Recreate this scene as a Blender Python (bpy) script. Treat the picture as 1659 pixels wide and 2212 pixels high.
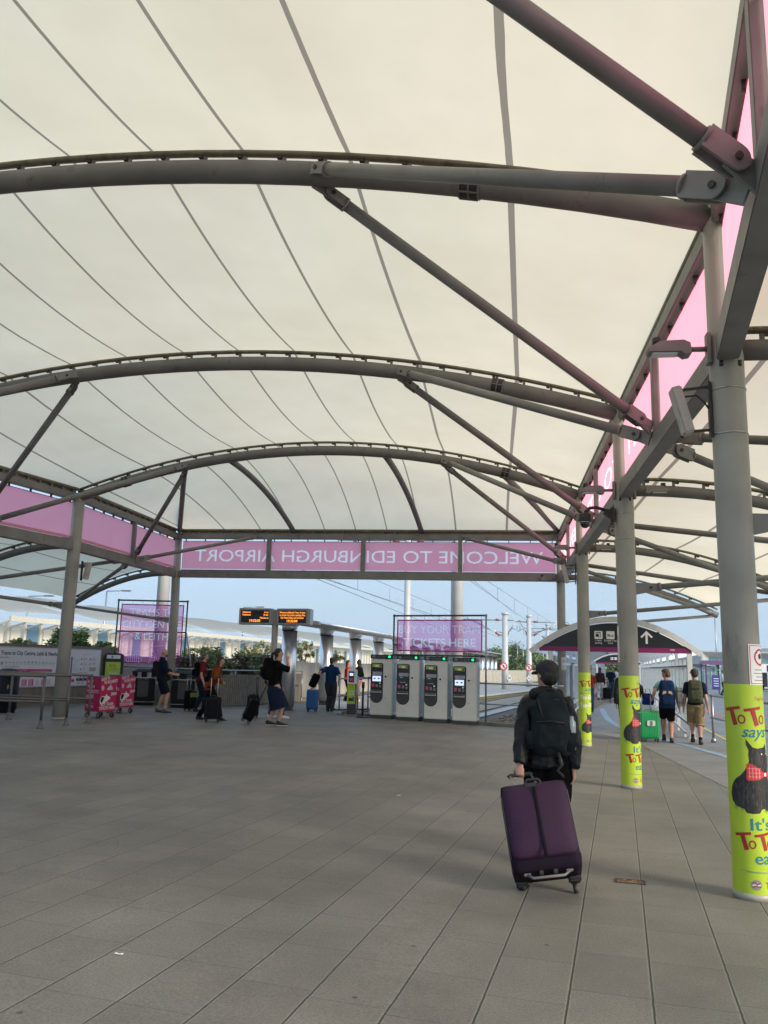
import bpy, bmesh, math, random
from mathutils import Vector, Matrix, noise
from math import sin, cos, pi, radians, atan2, asin, sqrt
random.seed(7)
SC = bpy.context.scene
COL = SC.collection
for o in list(bpy.data.objects): bpy.data.objects.remove(o)

# ------------------------------------------------------------------ camera
F_, P_, R_, Y_, CH = 1800.497, .1796, .0252, -.136, 1.6     # focal length (in 1659 px), pitch, roll, yaw, eye height
cam = bpy.data.cameras.new('camera'); camo = bpy.data.objects.new('camera', cam); COL.objects.link(camo)
cam.sensor_fit = 'HORIZONTAL'; cam.sensor_width = 36; cam.lens = F_ / 1659 * 36
cam.clip_start = .05; cam.clip_end = 6000
fw = Vector((sin(Y_) * cos(P_), cos(Y_) * cos(P_), sin(P_)))
rt = Vector((cos(Y_), -sin(Y_), 0)); up = rt.cross(fw)

# roll so that the horizon falls to the right
r2 = rt * cos(R_) + up * sin(R_); u2 = up * cos(R_) - rt * sin(R_)
Mx = Matrix((( r2.x, u2.x, -fw.x, 0), (r2.y, u2.y, -fw.y, 0), (r2.z, u2.z, -fw.z, CH), (0, 0, 0, 1)))
camo.matrix_world = Mx
SC.camera = camo

def ray(px, py):
    a = (px - 829.5) / F_; b = -(py - 1106) / F_
    return fw + r2 * a + u2 * b
def at(px, py, z=0.):
    d = ray(px, py); return Vector((0, 0, CH)) + d * ((z - CH) / d.z)
def at_y(px, py, y):
    d = ray(px, py); return Vector((0, 0, CH)) + d * (y / d.y)
def at_d(px, py, dep):
    return Vector((0, 0, CH)) + ray(px, py) * dep
def gz(x): return .0155 * max(0., min(20., -x))
def G(px, py):
    z = 0.
    for _ in range(8):
        p = at(px, py, z); z = gz(p.x)
    p.z = z
    return p

def at_base(px, d): p = at_d(px, 1440, d); return Vector((p.x, p.y, gz(p.x)))

# ------------------------------------------------------------------ world, sun, exposure
SUN_EL, SUN_AZ = radians(24), radians(122)      # azimuth measured clockwise from +Y: the light comes from the right, a little behind
W = bpy.data.worlds.new('World'); SC.world = W; W.use_nodes = True
nt = W.node_tree; nt.nodes.clear()
wo = nt.nodes.new('ShaderNodeOutputWorld'); bg = nt.nodes.new('ShaderNodeBackground')
sky = nt.nodes.new('ShaderNodeTexSky'); sky.sky_type = 'NISHITA'; sky.sun_disc = False
sky.sun_elevation = SUN_EL; sky.sun_rotation = SUN_AZ; sky.altitude = 0; sky.air_density = 1.0; sky.dust_density = 1.2; sky.ozone_density = 2.0
tc = nt.nodes.new('ShaderNodeTexCoord')
mp = nt.nodes.new('ShaderNodeMapping'); mp.inputs['Scale'].default_value = (1.2, 1.2, 7.0); mp.inputs['Location'].default_value = (.3, 0, .2)
nz = nt.nodes.new('ShaderNodeTexNoise'); nz.inputs['Scale'].default_value = 1.6; nz.inputs['Detail'].default_value = 5; nz.inputs['Roughness'].default_value = .5
rmp = nt.nodes.new('ShaderNodeMapRange'); rmp.inputs['From Min'].default_value = .35; rmp.inputs['From Max'].default_value = .72
rmp.inputs['To Min'].default_value = .50; rmp.inputs['To Max'].default_value = .85
mixc = nt.nodes.new('ShaderNodeMix'); mixc.data_type = 'RGBA'
CLOUD = (5.6, 7.8, 10.5, 1)
mixc.inputs[7].default_value = CLOUD
nt.links.new(tc.outputs['Generated'], mp.inputs['Vector']); nt.links.new(mp.outputs[0], nz.inputs['Vector'])
nt.links.new(nz.outputs['Fac'], rmp.inputs['Value']); nt.links.new(rmp.outputs[0], mixc.inputs[0])
nt.links.new(sky.outputs[0], mixc.inputs[6]); nt.links.new(mixc.outputs[2], bg.inputs['Color'])
bg.inputs['Strength'].default_value = .095
nt.links.new(bg.outputs[0], wo.inputs['Surface'])
sl = bpy.data.lights.new('sun', 'SUN'); sl.energy = 3.6; sl.angle = radians(20); sl.color = (1, .88, .70)
so = bpy.data.objects.new('sun', sl); COL.objects.link(so)
sd = Vector((sin(SUN_AZ) * cos(SUN_EL), cos(SUN_AZ) * cos(SUN_EL), sin(SUN_EL)))
so.rotation_euler = sd.to_track_quat('Z', 'Y').to_euler(); so.location = sd * 60 + Vector((0, 0, 20))
SC.view_settings.view_transform = 'Standard'; SC.view_settings.look = 'None'
SC.view_settings.gamma = 1; SC.view_settings.exposure = 0.50; SC.view_settings.use_curve_mapping = False
SC.render.engine = 'CYCLES'
SC.cycles.max_bounces = 8; SC.cycles.diffuse_bounces = 4; SC.cycles.transparent_max_bounces = 16
SC.cycles.sample_clamp_indirect = 4

# ------------------------------------------------------------------ materials
MT = {}
def mat(name, col, rough=.6, metal=0., var=.12, vscale=6., bump=0., bscale=40., emit=None, estr=1., spec=.5, stain=None, coat=0., alpha=None):
    if name in MT: return MT[name]
    m = bpy.data.materials.new(name); m.use_nodes = True; n = m.node_tree; b = n.nodes['Principled BSDF']
    b.inputs['Roughness'].default_value = rough; b.inputs['Metallic'].default_value = metal
    b.inputs['Specular IOR Level'].default_value = spec
    if coat: b.inputs['Coat Weight'].default_value = coat
    c = (*col, 1)
    t = n.nodes.new('ShaderNodeTexCoord')
    if var > 0:
        nn = n.nodes.new('ShaderNodeTexNoise'); nn.inputs['Scale'].default_value = vscale; nn.inputs['Detail'].default_value = 6
        r = n.nodes.new('ShaderNodeMapRange'); r.inputs['To Min'].default_value = 1 - var; r.inputs['To Max'].default_value = 1 + var
        r.inputs['From Min'].default_value = .3; r.inputs['From Max'].default_value = .7
        mm = n.nodes.new('ShaderNodeVectorMath'); mm.operation = 'SCALE'; mm.inputs[0].default_value = col
        n.links.new(t.outputs['Object'], nn.inputs['Vector']); n.links.new(nn.outputs['Fac'], r.inputs['Value'])
        n.links.new(r.outputs[0], mm.inputs['Scale'])
        out = mm.outputs[0]
        if stain:
            n3 = n.nodes.new('ShaderNodeTexNoise'); n3.inputs['Scale'].default_value = stain[1]; n3.inputs['Detail'].default_value = 8; n3.inputs['Roughness'].default_value = .7
            mp3 = n.nodes.new('ShaderNodeMapping'); mp3.inputs['Scale'].default_value = stain[3] if len(stain) > 3 else (1, 1, 1)
            r3 = n.nodes.new('ShaderNodeMapRange'); r3.inputs['From Min'].default_value = stain[2]; r3.inputs['From Max'].default_value = stain[2] + .16
            mx = n.nodes.new('ShaderNodeMix'); mx.data_type = 'RGBA'; mx.inputs[7].default_value = (*stain[0], 1)
            n.links.new(t.outputs['Object'], mp3.inputs[0]); n.links.new(mp3.outputs[0], n3.inputs['Vector']); n.links.new(n3.outputs['Fac'], r3.inputs['Value'])
            n.links.new(r3.outputs[0], mx.inputs[0]); n.links.new(out, mx.inputs[6]); out = mx.outputs[2]
        n.links.new(out, b.inputs['Base Color'])
    else: b.inputs['Base Color'].default_value = c
    if bump:
        nb = n.nodes.new('ShaderNodeTexNoise'); nb.inputs['Scale'].default_value = bscale; nb.inputs['Detail'].default_value = 4
        bp = n.nodes.new('ShaderNodeBump'); bp.inputs['Strength'].default_value = bump; bp.inputs['Distance'].default_value = .02
        n.links.new(t.outputs['Object'], nb.inputs['Vector']); n.links.new(nb.outputs['Fac'], bp.inputs['Height']); n.links.new(bp.outputs[0], b.inputs['Normal'])
    if emit:
        b.inputs['Emission Color'].default_value = (*emit, 1); b.inputs['Emission Strength'].default_value = estr
    MT[name] = m
    return m

def mat_nodes(name):
    m = bpy.data.materials.new(name); m.use_nodes = True; MT[name] = m
    return m, m.node_tree, m.node_tree.nodes['Principled BSDF']

def mat_banner(name, col, trans, white=False, tint=None):
    """printed see-through mesh: part transparent, part translucent cloth"""
    m = bpy.data.materials.new(name); m.use_nodes = True; n = m.node_tree; n.nodes.clear()
    o = n.nodes.new('ShaderNodeOutputMaterial'); tr = n.nodes.new('ShaderNodeBsdfTransparent'); tl = n.nodes.new('ShaderNodeBsdfTranslucent')
    df = n.nodes.new('ShaderNodeBsdfDiffuse'); a = n.nodes.new('ShaderNodeAddShader'); mx = n.nodes.new('ShaderNodeMixShader')
    tx = n.nodes.new('ShaderNodeTexCoord'); nn = n.nodes.new('ShaderNodeTexNoise'); nn.inputs['Scale'].default_value = 3; nn.inputs['Detail'].default_value = 5
    r = n.nodes.new('ShaderNodeMapRange'); r.inputs['To Min'].default_value = .93; r.inputs['To Max'].default_value = 1.07
    sc = n.nodes.new('ShaderNodeVectorMath'); sc.operation = 'SCALE'; sc.inputs[0].default_value = col
    n.links.new(tx.outputs['Object'], nn.inputs['Vector']); n.links.new(nn.outputs['Fac'], r.inputs['Value']); n.links.new(r.outputs[0], sc.inputs['Scale'])
    n.links.new(sc.outputs[0], tl.inputs['Color'])
    df.inputs['Color'].default_value = (*[c * .35 for c in col], 1)
    tr.inputs['Color'].default_value = (1, 1, 1, 1) if white else (*(tint or [min(1, c * 1.1) for c in col]), 1)
    n.links.new(tl.outputs[0], a.inputs[0]); n.links.new(df.outputs[0], a.inputs[1])
    mx.inputs[0].default_value = trans
    n.links.new(a.outputs[0], mx.inputs[1]); n.links.new(tr.outputs[0], mx.inputs[2]); n.links.new(mx.outputs[0], o.inputs['Surface'])
    MT[name] = m
    return m

# ------------------------------------------------------------------ mesh helper
class M:
    def __init__(s, *mats): s.v = []; s.f = []; s.mi = []; s.mats = list(mats) or [None]; s.sm = []; s.cur = 0; s.smooth = False
    def use(s, m):
        if m not in s.mats: s.mats.append(m)
        s.cur = s.mats.index(m); return s
    def add(s, vs, fs, smooth=None):
        k = len(s.v); s.v += [tuple(v) for v in vs]
        for f in fs: s.f.append(tuple(i + k for i in f)); s.mi.append(s.cur); s.sm.append(s.smooth if smooth is None else smooth)
        return s
    def box(s, c, d, R=None, bev=0.):
        """box centred at c with size d"""
        R = R or Matrix.Identity(3); c = Vector(c); hx, hy, hz = d[0] / 2, d[1] / 2, d[2] / 2
        if bev <= 0:
            vs = [c + R @ Vector((x, y, z)) for x in (-hx, hx) for y in (-hy, hy) for z in (-hz, hz)]
            return s.add(vs, [(0, 1, 3, 2), (4, 6, 7, 5), (0, 4, 5, 1), (2, 3, 7, 6), (0, 2, 6, 4), (1, 5, 7, 3)], False)
        bm = bmesh.new(); bmesh.ops.create_cube(bm, size=1)
        for v in bm.verts: v.co = Vector((v.co.x * d[0], v.co.y * d[1], v.co.z * d[2]))
        bmesh.ops.bevel(bm, geom=bm.edges[:], offset=bev, segments=2, affect='EDGES')
        for i, v in enumerate(bm.verts): v.index = i
        s.add([c + R @ v.co for v in bm.verts], [[v.index for v in f.verts] for f in bm.faces], False); bm.free()
        return s
    def box2(s, a, b, w, h, upv=(0, 0, 1), bev=0.):
        """bar of width w, height h from a to b"""
        a, b = Vector(a), Vector(b); t = (b - a); L = t.length; t.normalize(); u = Vector(upv)
        x = t.cross(u).normalized(); z = x.cross(t).normalized()
        R = Matrix((x, t, z)).transposed()
        return s.box((a + b) / 2, (w, L, h), R, bev)
    def tube(s, pts, r, n=12, cap=True, smooth=True, sx=None, sy=None, flat=1.):
        """round tube along pts; r number or list; flat = ratio of second axis"""
        pts = [Vector(p) for p in pts]; N = len(pts); rs = r if isinstance(r, (list, tuple)) else [r] * N
        T = []
        for i in range(N):
            t = pts[min(i + 1, N - 1)] - pts[max(i - 1, 0)]; T.append(t.normalized() if t.length > 1e-9 else Vector((0, 0, 1)))
        ref = Vector(sx) if sx is not None else (Vector((0, 0, 1)) if abs(T[0].z) < .9 else Vector((1, 0, 0)))
        x = (ref - T[0] * ref.dot(T[0])).normalized(); vs = []
        for i in range(N):
            x = (x - T[i] * x.dot(T[i])).normalized(); y = T[i].cross(x)
            ri = rs[i]; ra, rb = (ri, ri * flat) if not isinstance(ri, tuple) else ri
            for k in range(n):
                a = 2 * pi * k / n; vs.append(pts[i] + x * (cos(a) * ra) + y * (sin(a) * rb))
        fs = [(i * n + k, i * n + (k + 1) % n, (i + 1) * n + (k + 1) % n, (i + 1) * n + k) for i in range(N - 1) for k in range(n)]
        s.add(vs, fs, smooth)
        if cap:
            k0 = len(s.v) - len(vs)
            s.f.append(tuple(k0 + k for k in reversed(range(n)))); s.mi.append(s.cur); s.sm.append(False)
            s.f.append(tuple(k0 + (N - 1) * n + k for k in range(n))); s.mi.append(s.cur); s.sm.append(False)
        return s
    def ell(s, c, r, R=None, n=14, m=9, pw=1.):
        """ellipsoid (pw<1 = boxier)"""
        R = R or Matrix.Identity(3); c = Vector(c); vs = []; g = lambda t: (abs(t) ** pw) * (1 if t >= 0 else -1)
        for j in range(1, m):
            ph = pi * j / m - pi / 2
            for k in range(n):
                a = 2 * pi * k / n; vs.append(c + R @ Vector((r[0] * g(cos(ph)) * g(cos(a)), r[1] * g(cos(ph)) * g(sin(a)), r[2] * g(sin(ph)))))
        vs += [c + R @ Vector((0, 0, -r[2])), c + R @ Vector((0, 0, r[2]))]; b = (m - 1) * n
        fs = [(j * n + k, j * n + (k + 1) % n, (j + 1) * n + (k + 1) % n, (j + 1) * n + k) for j in range(m - 2) for k in range(n)]
        fs += [(b, (k + 1) % n, k) for k in range(n)] + [(b + 1, (m - 2) * n + k, (m - 2) * n + (k + 1) % n) for k in range(n)]
        return s.add(vs, fs, True)
    def prism(s, poly, o, u, v, d, holes=None):
        """polygon (list of 2D) in plane o,u,v extruded by vector d"""
        o, u, v, d = Vector(o), Vector(u), Vector(v), Vector(d); n = len(poly)
        a = [o + u * p[0] + v * p[1] for p in poly]; b = [p + d for p in a]
        fs = [tuple(range(n)), tuple(range(2 * n - 1, n - 1, -1))] + [(i, i + n, (i + 1) % n + n, (i + 1) % n) for i in range(n)]
        return s.add(a + b, fs, False)
    def quad(s, a, b, c, d): return s.add([a, b, c, d], [(0, 1, 2, 3)], False)
    def text(s, body, o, u, v, size, fit=None, align='LEFT', off=0., depth=0.0, fn=None, cut=0., shear=0.):
        """lettering in the plane o,u,v; fit = width to squeeze to; fn = optional mapping of (x,y) to a point"""
        vs, fs, w = text_geo(body, off, shear)
        k = size; kx = size if not fit else fit / max(w, 1e-6)
        x0 = {'LEFT': 0, 'CENTER': -w * kx / 2, 'RIGHT': -w * kx}[align]
        if cut: vs, fs = cut_geo(vs, fs, cut / kx)
        if fn: P = [fn(x * kx + x0, y * k) for x, y in vs]
        else:
            o, u, v = Vector(o), Vector(u).normalized(), Vector(v).normalized()
            P = [o + u * (x * kx + x0) + v * (y * k) for x, y in vs]
        return s.add(P, fs, False)
    def build(s, name, parent=None, label=None, world=None, mats=None, kind=None):
        me = bpy.data.meshes.new(name); vs = s.v
        if parent is not None and world is not False:
            mi = root_matrix(parent).inverted(); vs = [mi @ Vector(v) for v in vs]
        me.from_pydata([tuple(v) for v in vs], [], s.f)
        for m in (mats or s.mats):
            if m: me.materials.append(m)
        me.polygons.foreach_set('material_index', s.mi); me.polygons.foreach_set('use_smooth', s.sm); me.update()
        o = bpy.data.objects.new(name, me); COL.objects.link(o)
        if parent is not None: o.parent = parent
        if label: o['label'] = label
        if kind: o['kind'] = kind
        return o

TS = bpy.data.scenes.new('scratch')
def realise(o):
    """evaluated copy of an object's geometry, worked out in a scratch scene"""
    TS.collection.objects.link(o); vl = TS.view_layers[0]; vl.update()
    r = bpy.data.meshes.new_from_object(o.evaluated_get(vl.depsgraph)); TS.collection.objects.unlink(o); return r
TXT = {}
def text_geo(body, off=0., shear=0.):
    key = (body, off, shear)
    if key in TXT: return TXT[key]
    c = bpy.data.curves.new('t', 'FONT'); c.body = body; c.size = 1; c.resolution_u = 3; c.offset = off; c.shear = shear; c.fill_mode = 'BOTH'
    o = bpy.data.objects.new('t', c); me = realise(o)
    vs = [(v.co.x, v.co.y) for v in me.vertices]; fs = [tuple(p.vertices) for p in me.polygons]
    bpy.data.objects.remove(o); bpy.data.curves.remove(c); bpy.data.meshes.remove(me)
    mn = min([v[0] for v in vs] or [0]); vs = [(x - mn, y) for x, y in vs]
    TXT[key] = (vs, fs, max([v[0] for v in vs] or [0]))
    return TXT[key]
def cut_geo(vs, fs, step):
    bm = bmesh.new(); bv = [bm.verts.new((x, y, 0)) for x, y in vs]
    for f in fs:
        try: bm.faces.new([bv[i] for i in f])
        except ValueError: pass
    lo, hi = min(v[0] for v in vs), max(v[0] for v in vs); x = lo + step
    while x < hi:
        bmesh.ops.bisect_plane(bm, geom=bm.verts[:] + bm.edges[:] + bm.faces[:], plane_co=(x, 0, 0), plane_no=(1, 0, 0)); x += step
    for i, v in enumerate(bm.verts): v.index = i
    r = ([(v.co.x, v.co.y) for v in bm.verts], [tuple(v.index for v in f.verts) for f in bm.faces]); bm.free()
    return r

def perforate(x0, y0, x1, y1, vs, fs):
    """rectangle with the lettering cut out of it: (verts2D, faces)"""
    bm = bmesh.new(); bv = [bm.verts.new((x, y, 0)) for x, y in vs]
    for f in fs:
        try: bm.faces.new([bv[i] for i in f])
        except ValueError: pass
    bmesh.ops.remove_doubles(bm, verts=bm.verts[:], dist=1e-5); ed = {}
    for e in bm.edges:
        if len(e.link_faces) == 1: ed.setdefault(e.verts[0], []).append(e.verts[1]); ed.setdefault(e.verts[1], []).append(e.verts[0])
    loops = []; seen = set()
    for s in list(ed):
        if s in seen: continue
        lp = [s]; seen.add(s); cur = s
        while True:
            nx = [v for v in ed[cur] if v not in seen]
            if not nx: break
            cur = nx[0]; seen.add(cur); lp.append(cur)
        if len(lp) > 2: loops.append([(v.co.x, v.co.y) for v in lp])
    bm.free(); c = bpy.data.curves.new('p', 'CURVE'); c.dimensions = '2D'; c.fill_mode = 'BOTH'
    for lp in [[(x0, y0), (x1, y0), (x1, y1), (x0, y1)]] + loops:
        s = c.splines.new('POLY'); s.points.add(len(lp) - 1); s.use_cyclic_u = True
        for p, q in zip(s.points, lp): p.co = (q[0], q[1], 0, 1)
    o = bpy.data.objects.new('p', c); me = realise(o)
    r = ([(v.co.x, v.co.y) for v in me.vertices], [tuple(p.vertices) for p in me.polygons]); bpy.data.objects.remove(o); bpy.data.curves.remove(c); bpy.data.meshes.remove(me); return r
def clip_geo(vs, fs, x0, x1):
    """flat geometry kept between x0 and x1"""
    bm = bmesh.new(); bv = [bm.verts.new((x, y, 0)) for x, y in vs]
    for f in fs:
        try: bm.faces.new([bv[i] for i in f])
        except ValueError: pass
    for x, s in ((x0, -1), (x1, 1)): bmesh.ops.bisect_plane(bm, geom=bm.verts[:] + bm.edges[:] + bm.faces[:], plane_co=(x, 0, 0), plane_no=(s, 0, 0), clear_outer=True)
    for i, v in enumerate(bm.verts): v.index = i
    r = ([(v.co.x, v.co.y) for v in bm.verts], [tuple(v.index for v in f.verts) for f in bm.faces]); bm.free(); return r
ROOTM = {}
def root_matrix(o):
    m = Matrix.Identity(4)
    while o is not None:
        if o.name in ROOTM: return ROOTM[o.name] @ m
        o = o.parent
    return m
def thing(name, label, cat, loc=(0, 0, 0), rotz=0., group=None):
    o = bpy.data.objects.new(name, None); COL.objects.link(o); o.empty_display_size = .1
    o.location = loc; o.rotation_euler = (0, 0, rotz); o['label'] = label; o['category'] = cat
    if group: o['group'] = group
    ROOTM[o.name] = Matrix.Translation(Vector(loc)) @ Matrix.Rotation(rotz, 4, 'Z')
    return o
def tag(o, label, cat, group=None, kind=None):
    o['label'] = label; o['category'] = cat
    if group: o['group'] = group
    if kind: o['kind'] = kind
    return o
def struct(name, m, label=None):
    o = m.build(name); o['kind'] = 'structure'
    if label: o['label'] = label
    return o
def dup(root, loc, rotz, label, group=None):
    r = root.copy(); COL.objects.link(r); r.location = loc; r.rotation_euler = (0, 0, rotz); r['label'] = label
    if group: r['group'] = group
    for ch in list(root.children):
        c = ch.copy(); COL.objects.link(c); c.parent = r
        for g in ch.children:
            d = g.copy(); COL.objects.link(d); d.parent = c
    return r
def circ(cx, cy, r, n=20, a0=0, a1=2 * pi): return [(cx + r * cos(a0 + (a1 - a0) * i / n), cy + r * sin(a0 + (a1 - a0) * i / n)) for i in range(n if abs(a1 - a0) > 6.2 else n + 1)]
def rrect(x0, y0, x1, y1, r, n=4):
    p = []
    for cx, cy, a in ((x1 - r, y1 - r, 0), (x0 + r, y1 - r, pi / 2), (x0 + r, y0 + r, pi), (x1 - r, y0 + r, 3 * pi / 2)):
        p += [(cx + r * cos(a + pi / 2 * i / n), cy + r * sin(a + pi / 2 * i / n)) for i in range(n + 1)]
    return p
X, Yv, Zv = Vector((1, 0, 0)), Vector((0, 1, 0)), Vector((0, 0, 1))
# ------------------------------------------------------------------ common materials
STEEL = mat('painted_steel', (.205, .202, .190), .5, 0, .16, 3, .05, 30, stain=((.12, .10, .07), 6, .58, (1, 1, .35)))
STEELC = mat('painted_steel_columns', (.33, .315, .275), .42, 0, .12, 2.5, .05, 30, stain=((.17, .15, .11), 5, .60, (1, 1, .3)))  # paler copy of the steel paint: stronger light on the columns put into the colour
STEELD = mat('painted_steel_ribs', (.152, .150, .142), .55, 0, .16, 3, .05, 30, stain=((.085, .07, .05), 6, .57))
EDGE = mat('membrane_edge_clamp', (.22, .20, .14), .6, 0, .2, 9, .03, 30, stain=((.09, .08, .045), 10, .54))
BLACK = mat('black_fitting', (.02, .02, .02), .5, 0, .1)
BOLT = mat('dark_bolt', (.05, .045, .04), .5, .3, .1)
GALV = mat('galvanised_tube', (.33, .35, .38), .38, .75, .15, 12, .04, 60)
WHITE = mat('white_paint', (.75, .75, .74), .5, 0, .05)
DIFF = mat('lamp_glass', (.75, .78, .8), .2, 0, .03)
PINKB = mat_banner('pink_banner_mesh', (.80, .36, .47), .04)
PINKM = mat('magenta_hem', (.45, .015, .12), .6, 0, .05)
WLET = mat_banner('white_letter_film', (.95, .92, .95), .10, True)
CLOTH_PINK = mat_banner('see_through_pink', (.60, .10, .46), .58, tint=(.95, .80, .97))
CLOTH_LET = mat_banner('see_through_white_print', (.80, .9, .95), .35, True)
CLOTH_LINE = mat_banner('see_through_line_print', (.95, .6, .85), .2, True)

# ---- roof membrane: translucent cloth with welded seams (darker where two layers overlap)
SEAMS = [6.6, 5.2, 3.9, 2.4, .30, -1.2, -2.28, -3.25, -4.2, -5.15, -6.15, -7.15, -8.3, -9.6, -10.9, -12.2, -13.5, -14.8]
def seam_u(x):
    for i in range(len(SEAMS) - 1):
        if SEAMS[i] >= x >= SEAMS[i + 1]: return i + (SEAMS[i] - x) / (SEAMS[i] - SEAMS[i + 1])
    return 0 if x > SEAMS[0] else len(SEAMS)
m, n, b = mat_nodes('roof_membrane')
n.nodes.remove(b); o_ = n.nodes['Material Output']
uv = n.nodes.new('ShaderNodeUVMap'); uv.uv_map = 'seam'; sp = n.nodes.new('ShaderNodeSeparateXYZ'); n.links.new(uv.outputs[0], sp.inputs[0])
a1 = n.nodes.new('ShaderNodeMath'); a1.operation = 'ADD'; a1.inputs[1].default_value = .5; n.links.new(sp.outputs[0], a1.inputs[0])
fr = n.nodes.new('ShaderNodeMath'); fr.operation = 'FRACT'; n.links.new(a1.outputs[0], fr.inputs[0])
s1 = n.nodes.new('ShaderNodeMath'); s1.operation = 'SUBTRACT'; s1.inputs[1].default_value = .5; n.links.new(fr.outputs[0], s1.inputs[0])
ab = n.nodes.new('ShaderNodeMath'); ab.operation = 'ABSOLUTE'; n.links.new(s1.outputs[0], ab.inputs[0])
lt = n.nodes.new('ShaderNodeMath'); lt.operation = 'LESS_THAN'; lt.inputs[1].default_value = .018; n.links.new(ab.outputs[0], lt.inputs[0])
tx = n.nodes.new('ShaderNodeTexCoord')
n1 = n.nodes.new('ShaderNodeTexNoise'); n1.inputs['Scale'].default_value = .55; n1.inputs['Detail'].default_value = 6; n1.inputs['Roughness'].default_value = .6
n2 = n.nodes.new('ShaderNodeTexNoise'); n2.inputs['Scale'].default_value = 16; n2.inputs['Detail'].default_value = 8; n2.inputs['Roughness'].default_value = .8
n.links.new(tx.outputs['Object'], n1.inputs['Vector']); n.links.new(tx.outputs['Object'], n2.inputs['Vector'])
rp = n.nodes.new('ShaderNodeValToRGB'); rp.color_ramp.elements[0].position = .3; rp.color_ramp.elements[0].color = (.77, .68, .515, 1)
rp.color_ramp.elements[1].position = .7; rp.color_ramp.elements[1].color = (.86, .77, .595, 1); n.links.new(n1.outputs['Fac'], rp.inputs[0])
r2_ = n.nodes.new('ShaderNodeMapRange'); r2_.inputs['From Min'].default_value = .62; r2_.inputs['From Max'].default_value = .80; r2_.inputs['To Max'].default_value = .40
n.links.new(n2.outputs['Fac'], r2_.inputs['Value'])
mx1 = n.nodes.new('ShaderNodeMix'); mx1.data_type = 'RGBA'; mx1.inputs[7].default_value = (.42, .38, .28, 1)
n.links.new(r2_.outputs[0], mx1.inputs[0]); n.links.new(rp.outputs[0], mx1.inputs[6])
mx2 = n.nodes.new('ShaderNodeMix'); mx2.data_type = 'RGBA'; mx2.inputs[7].default_value = (.29, .25, .20, 1)
n.links.new(lt.outputs[0], mx2.inputs[0]); n.links.new(mx1.outputs[2], mx2.inputs[6])
tl = n.nodes.new('ShaderNodeBsdfTranslucent'); df = n.nodes.new('ShaderNodeBsdfDiffuse'); ms = n.nodes.new('ShaderNodeMixShader'); ms.inputs[0].default_value = .30
gl = n.nodes.new('ShaderNodeBsdfGlossy'); gl.inputs['Roughness'].default_value = .35; ms2 = n.nodes.new('ShaderNodeMixShader'); ms2.inputs[0].default_value = .04
n.links.new(mx2.outputs[2], tl.inputs['Color']); n.links.new(mx2.outputs[2], df.inputs['Color'])
n.links.new(tl.outputs[0], ms.inputs[1]); n.links.new(df.outputs[0], ms.inputs[2]); n.links.new(ms.outputs[0], ms2.inputs[1]); n.links.new(gl.outputs[0], ms2.inputs[2])
wv = n.nodes.new('ShaderNodeTexNoise'); wv.inputs['Scale'].default_value = .8; wv.inputs['Detail'].default_value = 2.5; wv.inputs['Roughness'].default_value = .55
mw = n.nodes.new('ShaderNodeMapping'); mw.inputs['Scale'].default_value = (1.3, .55, 1); n.links.new(tx.outputs['Object'], mw.inputs[0]); n.links.new(mw.outputs[0], wv.inputs['Vector'])
bw_ = n.nodes.new('ShaderNodeBump'); bw_.inputs['Strength'].default_value = .22; bw_.inputs['Distance'].default_value = .10; n.links.new(wv.outputs['Fac'], bw_.inputs['Height'])
for sh_ in (tl, df, gl): n.links.new(bw_.outputs[0], sh_.inputs['Normal'])
gl.inputs['Roughness'].default_value = .22; ms2.inputs[0].default_value = .07
n.links.new(ms2.outputs[0], o_.inputs['Surface'])
MEMB = m

# ------------------------------------------------------------------ ground
def ground_sheet(name, poly, z, m, cuts=True, label=None):
    """flat sheet that follows the gentle rise to the left"""
    bm = bmesh.new(); vs = [bm.verts.new((p[0], p[1], 0)) for p in poly]; bm.faces.new(vs)
    for cx in (0., -20.):
        bmesh.ops.bisect_plane(bm, geom=bm.verts[:] + bm.edges[:] + bm.faces[:], plane_co=(cx, 0, 0), plane_no=(1, 0, 0))
    bmesh.ops.triangulate(bm, faces=bm.faces[:])
    for v in bm.verts: v.co.z = z + gz(v.co.x)
    for f in bm.faces:
        f.normal_update()
        if f.normal.z < 0: f.normal_flip()
    me = bpy.data.meshes.new(name); bm.to_mesh(me); bm.free(); me.materials.append(m)
    o = bpy.data.objects.new(name, me); COL.objects.link(o); o['kind'] = 'structure'
    if label: o['label'] = label
    return o

# paving: long slabs in courses, running 8 degrees to the right of the column row
m, n, b = mat_nodes('concrete_slab_paving')
tx = n.nodes.new('ShaderNodeTexCoord'); mpn = n.nodes.new('ShaderNodeMapping'); mpn.vector_type = 'POINT'
mpn.inputs['Rotation'].default_value = (0, 0, radians(8.0 - 90)); mpn.inputs['Location'].default_value = (.0, .0, 0)
n.links.new(tx.outputs['Object'], mpn.inputs[0])
def mth(op, a, b=None, c=None):
    k = n.nodes.new('ShaderNodeMath'); k.operation = op
    for i_, v_ in enumerate((a, b, c)):
        if v_ is None: continue
        if isinstance(v_, (int, float)): k.inputs[i_].default_value = v_
        else: n.links.new(v_, k.inputs[i_])
    return k.outputs[0]
nd = n.nodes.new('ShaderNodeTexNoise'); nd.inputs['Scale'].default_value = 11; nd.inputs['Detail'].default_value = 3
dv = n.nodes.new('ShaderNodeVectorMath'); dv.operation = 'MULTIPLY_ADD'; dv.inputs[1].default_value = (.007, .007, 0)
n.links.new(tx.outputs['Object'], nd.inputs['Vector']); n.links.new(nd.outputs['Color'], dv.inputs[0]); n.links.new(tx.outputs['Object'], dv.inputs[2])
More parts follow.
